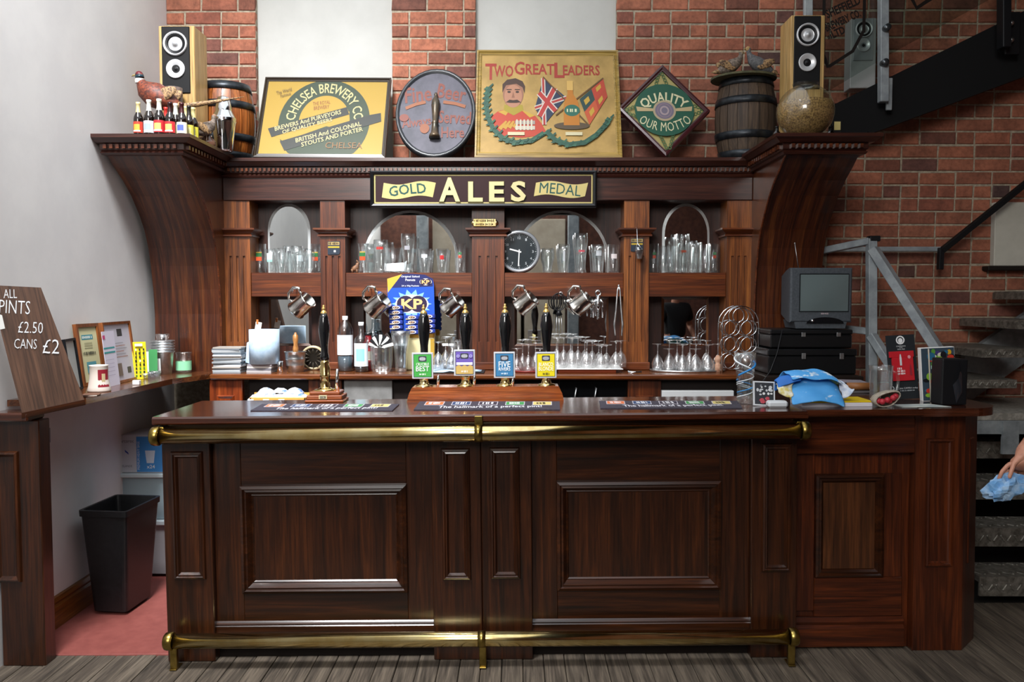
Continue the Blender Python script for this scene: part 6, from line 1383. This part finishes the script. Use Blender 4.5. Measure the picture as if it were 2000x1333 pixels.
# glass tankard
p = on_bar(1720, 784); k = p.y / F; g = thing('glass_tankard', 'dimpled glass beer mug with handle beside the black leaflet stand', 'beer mug', p, tilt=True)
t = MB(); n = 20; t.lathe([(.001, 0), (20 * k, 0), (21 * k, 6 * k), (22 * k, 60 * k), (23 * k, 70 * k), (21.5 * k, 70 * k), (19.5 * k, 12 * k), (.001, 9 * k)], n)
for i, v in enumerate(t.v):
    if i % 2 and 5 * k < v.z < 62 * k: v.x *= .94; v.y *= .94
t.build('body', GLASS, g); t = MB(); t.tube([(21 * k, 0, 58 * k), (31 * k, 0, 56 * k), (34 * k, 0, 40 * k), (31 * k, 0, 20 * k), (21 * k, 0, 16 * k)], 3 * k, 10); t.build('handle', GLASS, g)
# leaflet stand
p = on_bar(1768, 780); k = p.y / F; g = thing('leaflet_stand', 'tall black and red leaflet display board with white print', 'leaflet stand', p, rot=(-.12, -.045, 0), tilt=True)
t = MB(); t.box(-28 * k, 28 * k, 0, .004, 0, 126 * k); t.build('board', flat('#22262a', .45), g)
t = MB(); t.box(-21 * k, 20 * k, -.012, 0, 36 * k, 82 * k, .001); t.box(-25 * k, 22 * k, -.012, 0, 82 * k, 94 * k, .001); t.build('red_leaflets', flat('#b8202a', .4), g)
a = Art(); a.k = 1; a.ring(0, 116 * k, 6 * k, 8.5 * k, '#e0e2e4'); a.ell(0, 115 * k, 4.5 * k, 5 * k, '#e0e2e4', n=14); a.text('CAMPAIGN', 0, 104 * k, 18 * k, 2.4 * k, '#d0d4d6', bold=0); a.text('FOR', 0, 101 * k, 6 * k, 2 * k, '#d0d4d6', bold=0); a.text('REAL ALE', 0, 98 * k, 14 * k, 2.4 * k, '#d0d4d6', bold=0); a.ring(-24 * k, 22 * k, 3 * k, 4.4 * k, '#d0d4d6', n=14); a.text('Join CAMRA today', 8 * k, 21 * k, 36 * k, 4 * k, '#d8dadc', bold=0); a.text('~12', 6 * k, 16.5 * k, 30 * k, 2.4 * k, '#9aa0a4', bold=0)
a.k = 32; a.text('~4', -8 * k, 60 * k, 9 * k, 4 * k, '#e8dcdc', bold=.0); a.text('~5', -5 * k, 55 * k, 15 * k, 4 * k, '#e8dcdc', bold=0); a.text('~7', -5 * k, 50 * k, 15 * k, 3.6 * k, '#e8dcdc', bold=0); a.ell(12 * k, 82 * k, 3 * k, 3.4 * k, '#d89098', n=12)
a.poly([(-7 * k, 66 * k), (-3 * k, 66 * k), (-3 * k, 80 * k), (-4 * k, 88 * k), (-6 * k, 88 * k), (-7 * k, 80 * k)], '#c8ccd0'); a.poly([(11 * k, 46 * k), (15 * k, 46 * k), (15 * k, 58 * k), (13.5 * k, 68 * k), (12.5 * k, 68 * k), (11 * k, 58 * k)], '#8a2430'); a.build('print', g)
# magazines standing in a row
p = on_bar(1831, 783); k = p.y / F
for i in range(6):
    off = (5 - i) * .6; g = thing('magazine', ('colourful magazine facing out at the front of the leaflet row' if i == 5 else 'white edged magazine standing behind the colourful front one'), 'magazine', p + RT @ Vector((off * k, .0075 * (5 - i), 0)), 'magazines standing on the counter end', rot=(-.06, -.03, .10), tilt=True)
    t = MB(); t.box(-30 * k, 40 * k, 0, .006, 0, (104 + .0 * i) * k, .001); t.build('pages', flat(('#d4d4d4', '#e0e0de')[i % 2], .6), g)
    if i == 5:
        a = Art(); a.rect(-29 * k, 39 * k, 1 * k, 103 * k, '#3a4a58'); rr_ = random.Random(11); a.step = .0001
        for j in range(70): a.ell(rr_.uniform(-22, 32) * k, rr_.uniform(8, 96) * k, rr_.uniform(4, 9) * k, rr_.uniform(3, 8) * k, rr_.choice(['#5a9a3c', '#d8a828', '#c83c2c', '#4a3a7c', '#d8d4c0', '#2c6a8c', '#8ab83c', '#1c1c20']), n=9)
        a.k = 80; a.rect(-17 * k, -14 * k, 2 * k, 102 * k, '#d8d0c0'); a.text('~3', -2 * k, 66 * k, 20 * k, 9 * k, '#c8ece4', bold=.02); a.rect(-8 * k, 8 * k, 6 * k, 16 * k, '#e0e0dc'); a.text('~2', 18 * k, 52 * k, 10 * k, 9 * k, '#e4e4e0', rot=.6); a.build('print', g)
p = on_bar(1864, 792); k = p.y / F; g = thing('black_wrapped_box', 'black plastic wrapped box at the rounded counter end', 'box', p, rot=(0, 0, .06), tilt=True)
t = MB(); t.prism([(-27 * k, 0), (25 * k, 0), (27 * k, 90 * k), (-25 * k, 92 * k)], 'y', 0, .09); o = t.build('box', BLACKM, g); md = o.modifiers.new('bevel', 'BEVEL'); md.width = .006; md.segments = 2
t = MB(); t.add([(2 * k, -.006, 4 * k), (9 * k, -.012, 30 * k), (3 * k, -.014, 52 * k), (8 * k, -.012, 70 * k), (6 * k, -.006, 90 * k), (14 * k, -.002, 60 * k), (15 * k, -.002, 26 * k), (-4 * k, -.001, 40 * k)], [(0, 1, 6), (1, 2, 5), (1, 5, 6), (2, 3, 5), (3, 4, 5), (0, 7, 1), (7, 2, 1)], 0, True); t.build('plastic_fold', flat('#2b2e34', .12, 0, .5), g)
p = on_bar(1806, 796); k = p.y / F; t = MB(); t.prism([(-44 * k, .0), (52 * k, .0), (30 * k, .10), (-48 * k, .085)], 'z', .0005, .0022); o = t.build('flat_leaflet', speckle('pale_leaflet', '#a8b4b4', '#d8dcd4', 14, .6, .02)); o.location = p; tag(o, 'pale leaflet lying flat in front of the magazines', 'leaflet', tilt=True)
# ================================================================== left wall shelf and floor
ZS = ZW                                      # shelf top
def sh(px, py): return PZ(px, py, ZS)
# chalk board
B, Cc, D = P(80, 562, 3.66), P(165, 782, 3.72), P(43, 808, 3.60)
g = thing('chalk_board', 'leaning dark wooden board chalked with pint and can prices', 'board', D)
vx = (Cc - D); wd = vx.length; vx.normalize(); vz = (B - Cc); ht = vz.length; vz = (vz - vx * vz.dot(vx)).normalized(); vn = vz.cross(vx)
Mx = Matrix((vx, vn, vz)).transposed().to_4x4(); Mx.translation = D; g.matrix_world = Mx; g.rotation_euler = Mx.to_euler()
sx_ = (B - Cc).dot(vx)                        # the board is cut slanting
x0 = -.62 * wd
def bp(px, py):                               # pixel -> board coordinates
    d = ray(px, py); t_ = (D - CAM).dot(vn) / d.dot(vn); q = CAM + d * t_ - D; return q.dot(vx), q.dot(vz)
cs = [bp(43, 808), bp(165, 782), bp(80, 562), bp(-22, 557)]
t = MB(); t.prism(cs, 'y', 0, .022); t.build('board', wood('board_wood', '#352318', '#54392a', '#6b4c39', 'V', .5, .05), g)
t = MB(); e = [(cs[0][0] - .005, cs[0][1] - .02), (cs[1][0] + .0, cs[1][1] - .02), (cs[1][0], cs[1][1] + .004), (cs[0][0], cs[0][1] + .004)]; t.prism(e, 'y', -.03, .03); t.build('ledge', W_BARX, g)
a = Art(.0008)
for s_, q, w_, h, ro in (('ALL', (20, 574), 26, 17, .0), ('PINTS', (29, 600), 60, 26, -.06), ('£2.50', (60, 640), 48, 22, -.05), ('CANS', (50, 672), 44, 19, -.03), ('£2', (100, 677), 32, 28, -.05)):
    u, v = bp(*q); u1 = bp(q[0] + w_ / 2, q[1]); u0 = bp(q[0] - w_ / 2, q[1]); a.text(s_, u, v, math.dist(u0, u1), math.dist(bp(q[0], q[1] - h / 2), bp(q[0], q[1] + h / 2)), '#d4d6d8', bold=-.008, rot=math.atan2(u1[1] - u0[1], u1[0] - u0[0]) + ro)
a.build('chalk_writing', g)
a = Art(.001); a.poly([bp(*q) for q in ((-8, 612), (4, 616), (10, 642), (-8, 646))], '#cfd0cc'); a.build('pinned_note', g)
# frames
def framed(name, label, pts, Y0, Y1, fr, frw, inner, draw=None, glass=True):
    """pts: bl, br, tr, tl pixels; the wall side stands nearer or farther: Y for left and right edges"""
    p0 = sh(*pts[0]); p1 = sh(*pts[1]); g = thing(name, label, 'picture', p0); d = (p1 - p0); L = d.length; rz = math.atan2(d.y, d.x)
    # lean back so that the top edge meets its pixel
    ht = (pts[0][1] - pts[3][1]) * S(p0.y) * 1.0; top = P(*pts[3], p0.y); off = (top - p0); nrm = Vector((-math.sin(rz), math.cos(rz), 0))
    ln = 0.12; g.rotation_euler = (Matrix.Rotation(rz, 3, 'Z') @ Matrix.Rotation(-ln, 3, 'X')).to_euler()
    t = MB(); t.box(.002, L - .002, .002, .012, .002, ht - .002); t.build('backing', flat(inner, .5), g)
    t = MB(); t.loops(0, L, 0, ht, 0, [(0, .014), (0, -.008), (frw, -.006), (frw, .002)], 0, False); t.build('frame', fr, g)
    if draw: a = Art(.0004); a.k = 1; draw(a, L, ht); a.build('print', g, loc=(0, .002, 0))
    return g
FW = wood('frame_wood', '#5a2c12', '#8a4c20', '#a5662f', 'Z', .3, .3)
def dr1(a, L, h):
    a.rect(.014, L - .014, .014, h - .014, '#c9c49a'); a.rect(L * .22, L * .72, h * .74, h * .82, '#4a8a94'); a.text('~8', L * .47, h * .78, L * .44, h * .04, '#d8e0d8', bold=0)
    for i in range(3): a.rect(L * .3, L * .65, h * (.60 + i * .04), h * (.605 + i * .04) + .002, '#9a9878')
    a.text('~13', L * .47, h * .52, L * .56, h * .05, '#3a3a34'); a.rect(L * .28, L * .7, h * .2, h * .38, '#5a96a0'); a.text('~6', L * .5, h * .29, L * .3, h * .06, '#d8e4e4')
def dr2(a, L, h):
    a.rect(.014, L - .014, .014, h - .014, '#c4c2cc'); a.rect(L * .5, L * .68, h * .76, h * .88, '#3a3c3c'); a.rect(L * .7, L * .84, h * .14, h * .24, '#4a4c4c')
    for i in range(6): a.rect(L * .3, L * (.78 - .06 * (i % 3)), h * (.42 + i * .045), h * (.42 + i * .045) + .003, ('#a06a50', '#8a8a90')[i % 2])
    a.rect(L * .3, L * .5, h * .12, h * .32, '#7a6a60')
framed('framed_certificate', 'wood framed cream certificate with teal blocks on the wall shelf', ((163, 756), (206, 748), (196, 630), (140, 632)), 0, 0, FW, .018, '#c9c49a', dr1)
framed('framed_certificate', 'wood framed grey certificate standing behind the white leaflet', ((215, 754), (268, 741), (242, 628), (202, 629)), 0, 0, FW, .014, '#c4c2cc', dr2)
framed('framed_picture', 'narrow black framed picture behind the chalk board', ((140, 768), (160, 760), (140, 662), (120, 662)), 0, 0, BLACKM, .012, '#b8bcb8', None)
# white leaflet
p0, p1 = sh(212, 757), sh(235, 751); g = thing('white_leaflet', 'upright white leaflet with teal lines between the two framed certificates', 'leaflet', p0, rot=(-.1, 0, math.atan2(p1.y - p0.y, p1.x - p0.x))); k = S(p0.y); L = (p1 - p0).length; h = 110 * k
t = MB(); t.box(0, L, 0, .002, 0, h); t.build('sheet', flat('#d8d4e2', .6), g); a = Art(); a.rect(.0, L * .9, h * .68, h * .71, '#3a9a9a'); a.rect(0, L * .92, h * .60, h * .63, '#3a9a9a'); a.rect(.0, L * .2, h * .86, h * .93, '#c84a7c')
for i in range(5): a.rect(0, L * .7, h * (.2 + i * .07), h * (.2 + i * .07) + .002, '#a8a0b4')
a.build('print', g)
# mug
p = sh(194, 765); k = S(p.y); g = thing('mug', 'cream mug with a red badge standing on the wall shelf', 'mug', p, rot=(0, 0, .35))
t = MB(); t.lathe([(.001, 0), (21 * k, 0), (22 * k, 3 * k), (20 * k, 10 * k), (17 * k, 30 * k), (17 * k, 50 * k), (18 * k, 52 * k), (16 * k, 52 * k), (16 * k, 6 * k), (.001, 5 * k)], 24); t.build('body', flat('#e0d4c8', .3), g)
t = MB(); t.lathe([((20.0 if z < 14 else 17.6) * k + .0008, z * k) for z in (10, 20, 44)], 8, 0, None, True, -PI * .5, -PI * .12); t.build('badge', flat('#8a2430', .4), g)
t = MB(); t.lathe([((19.6 if z < 14 else 17.9) * k + .0013, z * k) for z in (16, 36)], 4, 0, None, True, -PI * .38, -PI * .26); t.build('badge_crest', flat('#c8b48a', .4), g)
p = sh(176, 775); stack_c = thing('coaster_stack', 'few brown and white beer mats in front of the mug', 'beer mats', p); z = 0
for i in range(3): t = MB(); t.box(-.035, .035, -.03, .03, 0, .004, .001); t.build('beer_mat', flat(('#5a3c30', '#c8bcb0', '#6a4a3a')[i], .6), stack_c, loc=(.004 * i, 0, z), rot=(0, 0, .15 * i)); z += .0043
# yellow card and small boxes
p0 = sh(262, 742); k = S(p0.y); g = thing('bingo_card', 'bright yellow scratch card display with dark spots', 'card', p0, rot=(-.12, 0, .75)); w_, h = .075, 74 * k
t = MB(); t.box(0, w_, 0, .012, 0, h, .001); t.build('card', flat('#d8c828', .45), g); a = Art(); rr_ = random.Random(3)
for i in range(8):
    for j in range(3): a.rect(w_ * (.12 + .28 * j) + rr_.uniform(0, .004), w_ * (.26 + .28 * j), h * (.06 + .1 * i), h * (.12 + .1 * i), rr_.choice(['#1c1c18', '#4a7a2c', '#d8d4b8', '#2a2a24']))
a.rect(w_ * .15, w_ * .7, h * .88, h * .95, '#d8d8cc'); a.build('print', g)
p = sh(267, 752); t = MB(); t.box(-.018, .018, -.012, .012, 0, .024, .002); o = t.build('match_box', flat('#ddd8d4', .6)); o.location = p; tag(o, 'tiny white box at the shelf edge beneath the yellow card', 'box')
# green-white cards, bucket stack, jar, tubs
p = sh(287, 735); k = S(p.y); g = thing('folded_menu', 'white and green folded menu card beside the bucket stack', 'menu', p, rot=(0, 0, .6))
t = MB(); t.box(-10 * k, 4 * k, 0, .003, 0, 48 * k); t.build('white_leaf', flat('#e4e8e4', .6), g); t = MB(); t.box(4 * k, 20 * k, .001, .004, 4 * k, 52 * k); t.build('green_leaf', flat('#4a9a5c', .6), g)
p = sh(319, 731); k = S(p.y); g0 = p; dz = 5.2 * k
bk = MB(); bk.lathe([(.001, 0), (15.5 * k, 0), (20.5 * k, 42 * k), (22.5 * k, 43.5 * k), (22.5 * k, 45.5 * k), (20 * k, 45 * k), (14.8 * k, 2 * k), (.001, 1.5 * k)], 26); bm_ = bk.mesh('metal_bucket', STEEL)
for i in range(5):
    o = bpy.data.objects.new('metal_bucket', bm_); C.objects.link(o); o.location = p + Vector((0, 0, i * dz)); tag(o, ('small steel bucket, lowest of the nested stack' if i == 0 else 'small steel bucket, topmost of the nested stack' if i == 4 else 'small steel bucket nested in the middle of the stack'), 'bucket', 'nested steel buckets')
p2 = p + Vector((.0, 0, 4 * dz + 42 * k)); g = thing('pen_cup', 'clear plastic cup of pens in the topmost steel bucket', 'cup', p2)
t = MB(); t.lathe([(.001, -8 * k), (9 * k, -8 * k), (13 * k, 16 * k), (12 * k, 16 * k), (8.4 * k, -7 * k), (.001, -7 * k)], 18); t.build('cup', glassm('plastic_cup', '#e4dcd8', .6, .2), g)
for i, (x, cl) in enumerate(((-3, '#17181a'), (2, '#2a2c38'), (5, '#d0d4d8'))): t = MB(); t.tube([(x * k, 0, -6 * k), ((x + 2) * k, 0, 13 * k)], 1.4 * k, 6); t.build('pen', flat(cl, .4), g)
t = MB(); t.lathe([(17.5 * k, 4 * k), (21 * k, 32 * k)], 10, 0, T3(p), True, PI * .95, PI * 1.55); o = t.build('paper_wrap', flat('#e8eae8', .6)); tag(o, 'white paper wrapped round the front of the bucket stack', 'paper')
p = sh(359, 728); k = S(p.y); g = thing('screw_jar', 'clear plastic jar with a mint green label beside the bucket stack', 'jar', p)
t = MB(); t.lathe([(.001, 0), (14 * k, 0), (14.5 * k, 36 * k), (15.5 * k, 38 * k), (15.5 * k, 40 * k), (.001, 40 * k)], 22); t.build('jar', glassm('plastic_cup'), g); t = MB(); t.lathe([(14.9 * k, 5 * k), (15 * k, 23 * k)], 22); t.build('label', flat('#8cd0a4', .5), g)
for i, (x, y) in enumerate([(0, 0), (-.028, .0), (-.012, .04)]):
    p = sh(303 - i * 9 + (0), 736 + i * 2) + Vector((0, .0, 0)); k = S(p.y); t = MB(); t.lathe([(.001, 0), (9 * k, 0), (11 * k, 11 * k), (10 * k, 11 * k), (8 * k, 1 * k), (.001, 1 * k)], 16); o = t.build('clear_pot', glassm('thin_pot', '#eef2f6', .7, .28)); o.location = p; tag(o, 'small clear plastic sauce pot at the corner of the wall shelf', 'pot', 'clear sauce pots')
# waste bin
bl, br, bk_ = PZ(181, 1168, -.01), PZ(246, 1170, -.01), PZ(296, 1128, -.01)
bl, br, bk_ = P(181, 1168, 4.22), P(246, 1170, 4.2), P(296, 1130, 4.46)
g = thing('waste_bin', 'tall open black plastic waste bin on the red floor', 'bin', Vector((bl.x, bl.y, .004)))
zt_ = P(246, 996, 4.2).z; o0 = Vector((bl.x, bl.y, .004)); kx = 1.0
b0 = [(0, 0), (br.x - bl.x, br.y - bl.y), (bk_.x - bl.x, bk_.y - bl.y)]; b0.append((b0[2][0] - b0[1][0], b0[2][1] - b0[1][1]))
ccx, ccy = sum(q[0] for q in b0) / 4, sum(q[1] for q in b0) / 4
tp_ = [(ccx + (x - ccx) * 1.36, ccy + (y - ccy) * 1.30) for x, y in b0]; H = zt_ - .004
def ringq(q, s): return [(ccx + (x - ccx) * s, ccy + (y - ccy) * s) for x, y in q]
def rc(q, r=.022, n=4):
    out = []
    for i in range(4):
        a_, b_, c_ = Vector(q[i - 1]), Vector(q[i]), Vector(q[(i + 1) % 4]); d0 = (a_ - b_).normalized() * r; d1 = (c_ - b_).normalized() * r
        for j in range(n + 1): u = j / n; out.append(tuple((b_ + d0) * (1 - u) ** 2 + b_ * 2 * u * (1 - u) + (b_ + d1) * u * u))
    return out
t = MB(); lv = [(rc(b0), 0), (rc(tp_), H - .03), (rc(ringq(tp_, 1.05)), H - .03), (rc(ringq(tp_, 1.06)), H), (rc(ringq(tp_, .95)), H), (rc(ringq(tp_, .93)), H - .03), (rc(ringq(b0, .93)), .01)]
n = len(lv[0][0])
for q, z in lv: t.v += [Vector((x, y, z)) for x, y in q]
for i in range(len(lv) - 1):
    for j in range(n): t.f.append([i * n + j, i * n + (j + 1) % n, i * n + n + (j + 1) % n, i * n + n + j]); t.m.append(0); t.s.append(False)
t.f.append(list(range(n))); t.m.append(0); t.s.append(False); t.f.append([(len(lv) - 1) * n + j for j in range(n)]); t.m.append(0); t.s.append(False)
t.build('tub', speckle('black_bin_plastic', '#101113', '#17181a', 60, .4, .05), g)
# storage tubs and glassware box
Yb = 4.80; k = S(Yb); fl_ = P(290, 1118, Yb).z
zlev = [(1118, 1020), (1018, 940), (938, 927)]
def tubthing(label, py0, py1, col, lid=True, z0=None):
    z0 = P(290, py0, Yb).z if z0 is None else z0; z1 = P(290, py1, Yb).z; x0 = P(236, 1000, Yb).x; g = thing('storage_tub', label, 'storage tub', Vector((x0, Yb, max(.0045, z0)))); h = z1 - max(.0045, z0); m = glassm('tub_plastic_' + col, col, .5, .45)
    t = MB(); t.prism([(.02, 0), (.40, 0), (.42, h * .9), (.0, h * .9)], 'y', .0, .28); t.build('tub', flat(col, .35), g)
    t = MB(); t.box(-.03, .45, -.025, .3, h * .9 + .0005, h - .001, .006); t.build('lid', flat('#c4d0d4', .3), g); return g
tubthing('pale grey storage tub at the bottom of the stack by the wall', 1118, 1015, '#a3a3a6', True, .0045)
tubthing('blue-grey translucent storage tub under the glass carton', 1014, 924, '#93a5ac')
z0 = P(290, 924, Yb).z + .001; g = thing('glassware_carton', 'white and blue carton of glasses on top of the storage tubs', 'carton', Vector((P(232, 920, Yb).x, Yb, z0))); h = P(290, 850, Yb).z - z0
t = MB(); t.box(0, .40, 0, .24, 0, h, .002); t.build('box', flat('#c9c7cf', .6), g); a = Art(); c = lambda x, y: ((x - 232) * k, (924 - y) * k)
a.rect(*[c(268, 0)[0], .398, 0.004, h - .01], '#4a90d4'); a.text('Arcoroc', *c(249, 861), 28 * k, 7 * k, '#5a5a66', bold=0); a.text('ISLANDE', *c(249, 911), 20 * k, 4 * k, '#5a5a66', bold=0)
a.poly([c(*q) for q in ((285, 880), (305, 880), (302, 905), (288, 905))], '#d4dcec'); a.text('x24', *c(296, 912), 16 * k, 7 * k, '#e8ecf4'); a.text('PREMIUM HEAVY BASE', *c(272, 890), 56 * k, 5 * k, '#dfe8f4', rot=PI / 2, bold=0); a.poly([c(*q) for q in ((245, 878), (252, 884), (253, 888), (246, 883))], '#3a4a9c'); a.build('print', g)
t = MB(); t.box(-.02, .04, 0, .012, -.05, .02, .002, 0, T3(P(80, 845, 3.97))); o = t.build('shelf_bracket', GREYP); tag(o, 'grey metal bracket under the wall shelf by the side counter', 'bracket')
# ================================================================== people
SKIN = speckle('skin', '#b57a62', '#cc937b', 25, .5, .05)
def skinned(name, parent, verts, edges, radii, mat_, root=0, sub=2):
    me = bpy.data.meshes.new(name); me.from_pydata([tuple(v) for v in verts], edges, []); me.materials.append(mat_)
    o = bpy.data.objects.new(name, me); C.objects.link(o); o.parent = parent
    md = o.modifiers.new('skin', 'SKIN'); md.use_smooth_shade = True
    for i, r in enumerate(radii): me.skin_vertices[0].data[i].radius = r if hasattr(r, '__len__') else (r, r)
    me.skin_vertices[0].data[root].use_root = True
    s = o.modifiers.new('sub', 'SUBSURF'); s.levels = s.render_levels = sub
    return o
def person(label, loc, rz, wrists, elbows, hands, top, trouser, hair, H=1.72):
    """arms given in body space (x to the figure's left when facing -Y is +x); hands: list of finger chains per side"""
    g = thing('person', label, 'person', loc, rot=(0, 0, rz)); s = H / 1.72
    V = []; E = []; R = []
    def add(p, r, parent=None):
        V.append(Vector(p) * s); R.append((r[0] * s, r[1] * s) if hasattr(r, '__len__') else r * s); i = len(V) - 1
        if parent is not None: E.append((parent, i))
        return i
    pel = add((0, 0, .95), (.15, .11)); sp = add((0, 0, 1.12), (.13, .10), pel); ch = add((0, 0, 1.30), (.16, .11), sp); nk0 = add((0, .01, 1.43), (.07, .06), ch); nk = add((0, .0, 1.50), .05, nk0); hd0 = add((0, -.01, 1.57), (.065, .075), nk); hd1 = add((0, -.01, 1.65), (.075, .09), hd0); add((0, .0, 1.715), (.05, .06), hd1)
    arms = []
    for sd in (0, 1):
        sg = -1 if sd == 0 else 1
        sh_ = add((sg * .17, .0, 1.39), .062, ch); el = add(elbows[sd], .044, sh_); wr = add(wrists[sd], (.03, .026), el)
        d = (Vector(wrists[sd]) - Vector(elbows[sd])).normalized(); pm_ = add(Vector(wrists[sd]) + d * .05, (.040, .020), wr)
        arms.append((sh_, el, wr, pm_))
        h = hands[sd]
        for ch_ in h:
            prev = pm_ if ch_[0] != 'thumb' else wr
            for j, q in enumerate(ch_[1]): prev = add(q, .0095 - .0012 * j, prev)
        kn = add((sg * .10, -.01, .50), .06, add((sg * .095, 0, .86), .085, pel)); an = add((sg * .10, .02, .10), .04, kn); add((sg * .10, -.10, .035), (.04, .03), an)
    body = skinned('body', g, V, E, R, SKIN)
    # clothes
    cv = [(0, 0, .90), (0, 0, 1.12), (0, 0, 1.30), (0, .01, 1.42)]; ce = [(0, 1), (1, 2), (2, 3)]; cr = [(.175, .135), (.155, .125), (.185, .135), (.085, .075)]
    for sd in (0, 1):
        sg = -1 if sd == 0 else 1; a = Vector((sg * .17, 0, 1.39)); e = Vector(elbows[sd]); i = len(cv); cv += [a, a.lerp(e, .75)]; ce += [(2, i), (i, i + 1)]; cr += [.085, .075]
    skinned('shirt', g, [Vector(v) * s for v in cv], ce, [(r[0] * s, r[1] * s) if hasattr(r, '__len__') else r * s for r in cr], top)
    tv = [(0, 0, .97)]; te = []; tr = [(.165, .125)]
    for sg in (-1, 1): i = len(tv); tv += [(sg * .095, 0, .86), (sg * .10, -.01, .5), (sg * .10, .02, .08)]; te += [(0, i), (i, i + 1), (i + 1, i + 2)]; tr += [.105, .08, .07]
    skinned('trousers', g, [Vector(v) * s for v in tv], te, [(r[0] * s, r[1] * s) if hasattr(r, '__len__') else r * s for r in tr], trouser)
    for sg in (-1, 1): t = MB(); t.ball((sg * .10 * s, -.05 * s, .042), (.048, .13, .042), 14); t.build('shoe', BLACKM, g)
    t = MB(); t.ball((0, .015 * s, 1.66 * s), (.088 * s, .098 * s, .085 * s), 18); t.build('hair', hair, g)
    for sg in (-1, 1):
        t = MB(); t.ball((sg * .03 * s, -.088 * s, 1.625 * s), .011 * s, 10); t.build('eye', flat('#2a211c', .3), g)
        t = MB(); t.ball((sg * .078 * s, .0, 1.61 * s), (.012 * s, .022 * s, .03 * s), 10); t.build('ear', SKIN, g)
    t = MB(); t.tube([(0, -.088 * s, 1.625 * s), (0, -.108 * s, 1.592 * s), (0, -.09 * s, 1.582 * s)], [.008 * s, .014 * s, .010 * s], 8); t.build('nose', SKIN, g)
    t = MB(); t.ball((0, -.082 * s, 1.558 * s), (.022 * s, .008 * s, .006 * s), 10); t.build('mouth', flat('#9a544c', .5), g)
    return g
BLK = speckle('black_cotton', '#0e0f12', '#17191d', 60, .8, .2); JEAN = speckle('dark_denim', '#1c222c', '#2a3340', 60, .85, .2)
HAIR = speckle('brown_hair', '#2c1d14', '#4a3324', 70, .6, .4)
relaxed = lambda w, sg: [('finger', [Vector(w) + Vector((sg * dx, -.005, -.10)), Vector(w) + Vector((sg * dx, -.014, -.135)), Vector(w) + Vector((sg * dx, -.03, -.158))]) for dx in (-.027, -.009, .009, .027)] + [('thumb', [Vector(w) + Vector((-sg * .03, -.03, -.045)), Vector(w) + Vector((-sg * .034, -.045, -.075))])]
# person just beyond the counter end, the arm with a blue paper towel reaching into view
Yh = 3.3; tipt = P(1953, 937, Yh)
loc = Vector((2.42, 3.3, .02))
W = lambda px, py, y=0: P(px, py, Yh + y) - loc
wl = W(2004, 884); ell = W(2062, 778, .02)
hand = [('thumb', [W(1981, 905, -.022), W(1975, 922, -.03), W(1971, 936, -.028)]),
        ('f', [W(1970, 908, .0), W(1957, 922, -.004), W(1950, 938, .004)]), ('f', [W(1974, 912, .016), W(1958, 930, .014), W(1952, 946, .014)]),
        ('f', [W(1984, 920, .03), W(1972, 940, .03), W(1966, 956, .028)]), ('f', [W(1996, 928, .036), W(1994, 946, .038), W(1990, 960, .034)])]
# body space: the arm nearest the counter is the -x one
person('person in a dark top beyond the counter end holding a blue paper towel', loc, 0, [tuple(wl), (.27, -.02, .84)], [tuple(ell), (.25, .02, 1.12)], [hand, relaxed((.27, -.02, .84), 1)], BLK, JEAN, HAIR)
t = MB(); cen = P(1964, 952, Yh); r1 = random.Random(5); k = S(Yh)
n, m = 22, 12
def wob(a, b): return 1 + .16 * math.sin(5 * a + 3 * b) + .11 * math.sin(9 * a - 5 * b) + r1.uniform(-.07, .07)
for j in range(m + 1):
    b = PI * j / m
    for i in range(n):
        a = 2 * PI * i / n; f = wob(a, b); t.v.append(Vector((38 * k * math.sin(b) * math.cos(a) * f + 6 * k * math.cos(b), 17 * k * math.sin(b) * math.sin(a) * f, 25 * k * math.cos(b) * f * .95 + 7 * k * math.sin(b) * math.cos(a))))
for j in range(m):
    for i in range(n): t.f.append([j * n + i, j * n + (i + 1) % n, j * n + n + (i + 1) % n, j * n + n + i]); t.m.append(0); t.s.append(False)
o = t.build('blue_paper_towel', speckle('crumpled_blue', '#6aa0d4', '#a9c8e6', 25, .8, .5)); o.location = cen; tag(o, 'crumpled blue paper towel held in the hand by the stairs', 'paper towel')
# second person, met in the mirror nearest the television
person('person in a black T-shirt standing across the room, met in the mirror', Vector((2.28, -1.3, .0)), PI - .3, [(-.24, -.12, .98), (.27, -.02, .84)], [(-.27, .08, 1.14), (.25, .02, 1.12)], [relaxed((-.24, -.12, .98), -1), relaxed((.27, -.02, .84), 1)], BLK, JEAN, HAIR, 1.8)
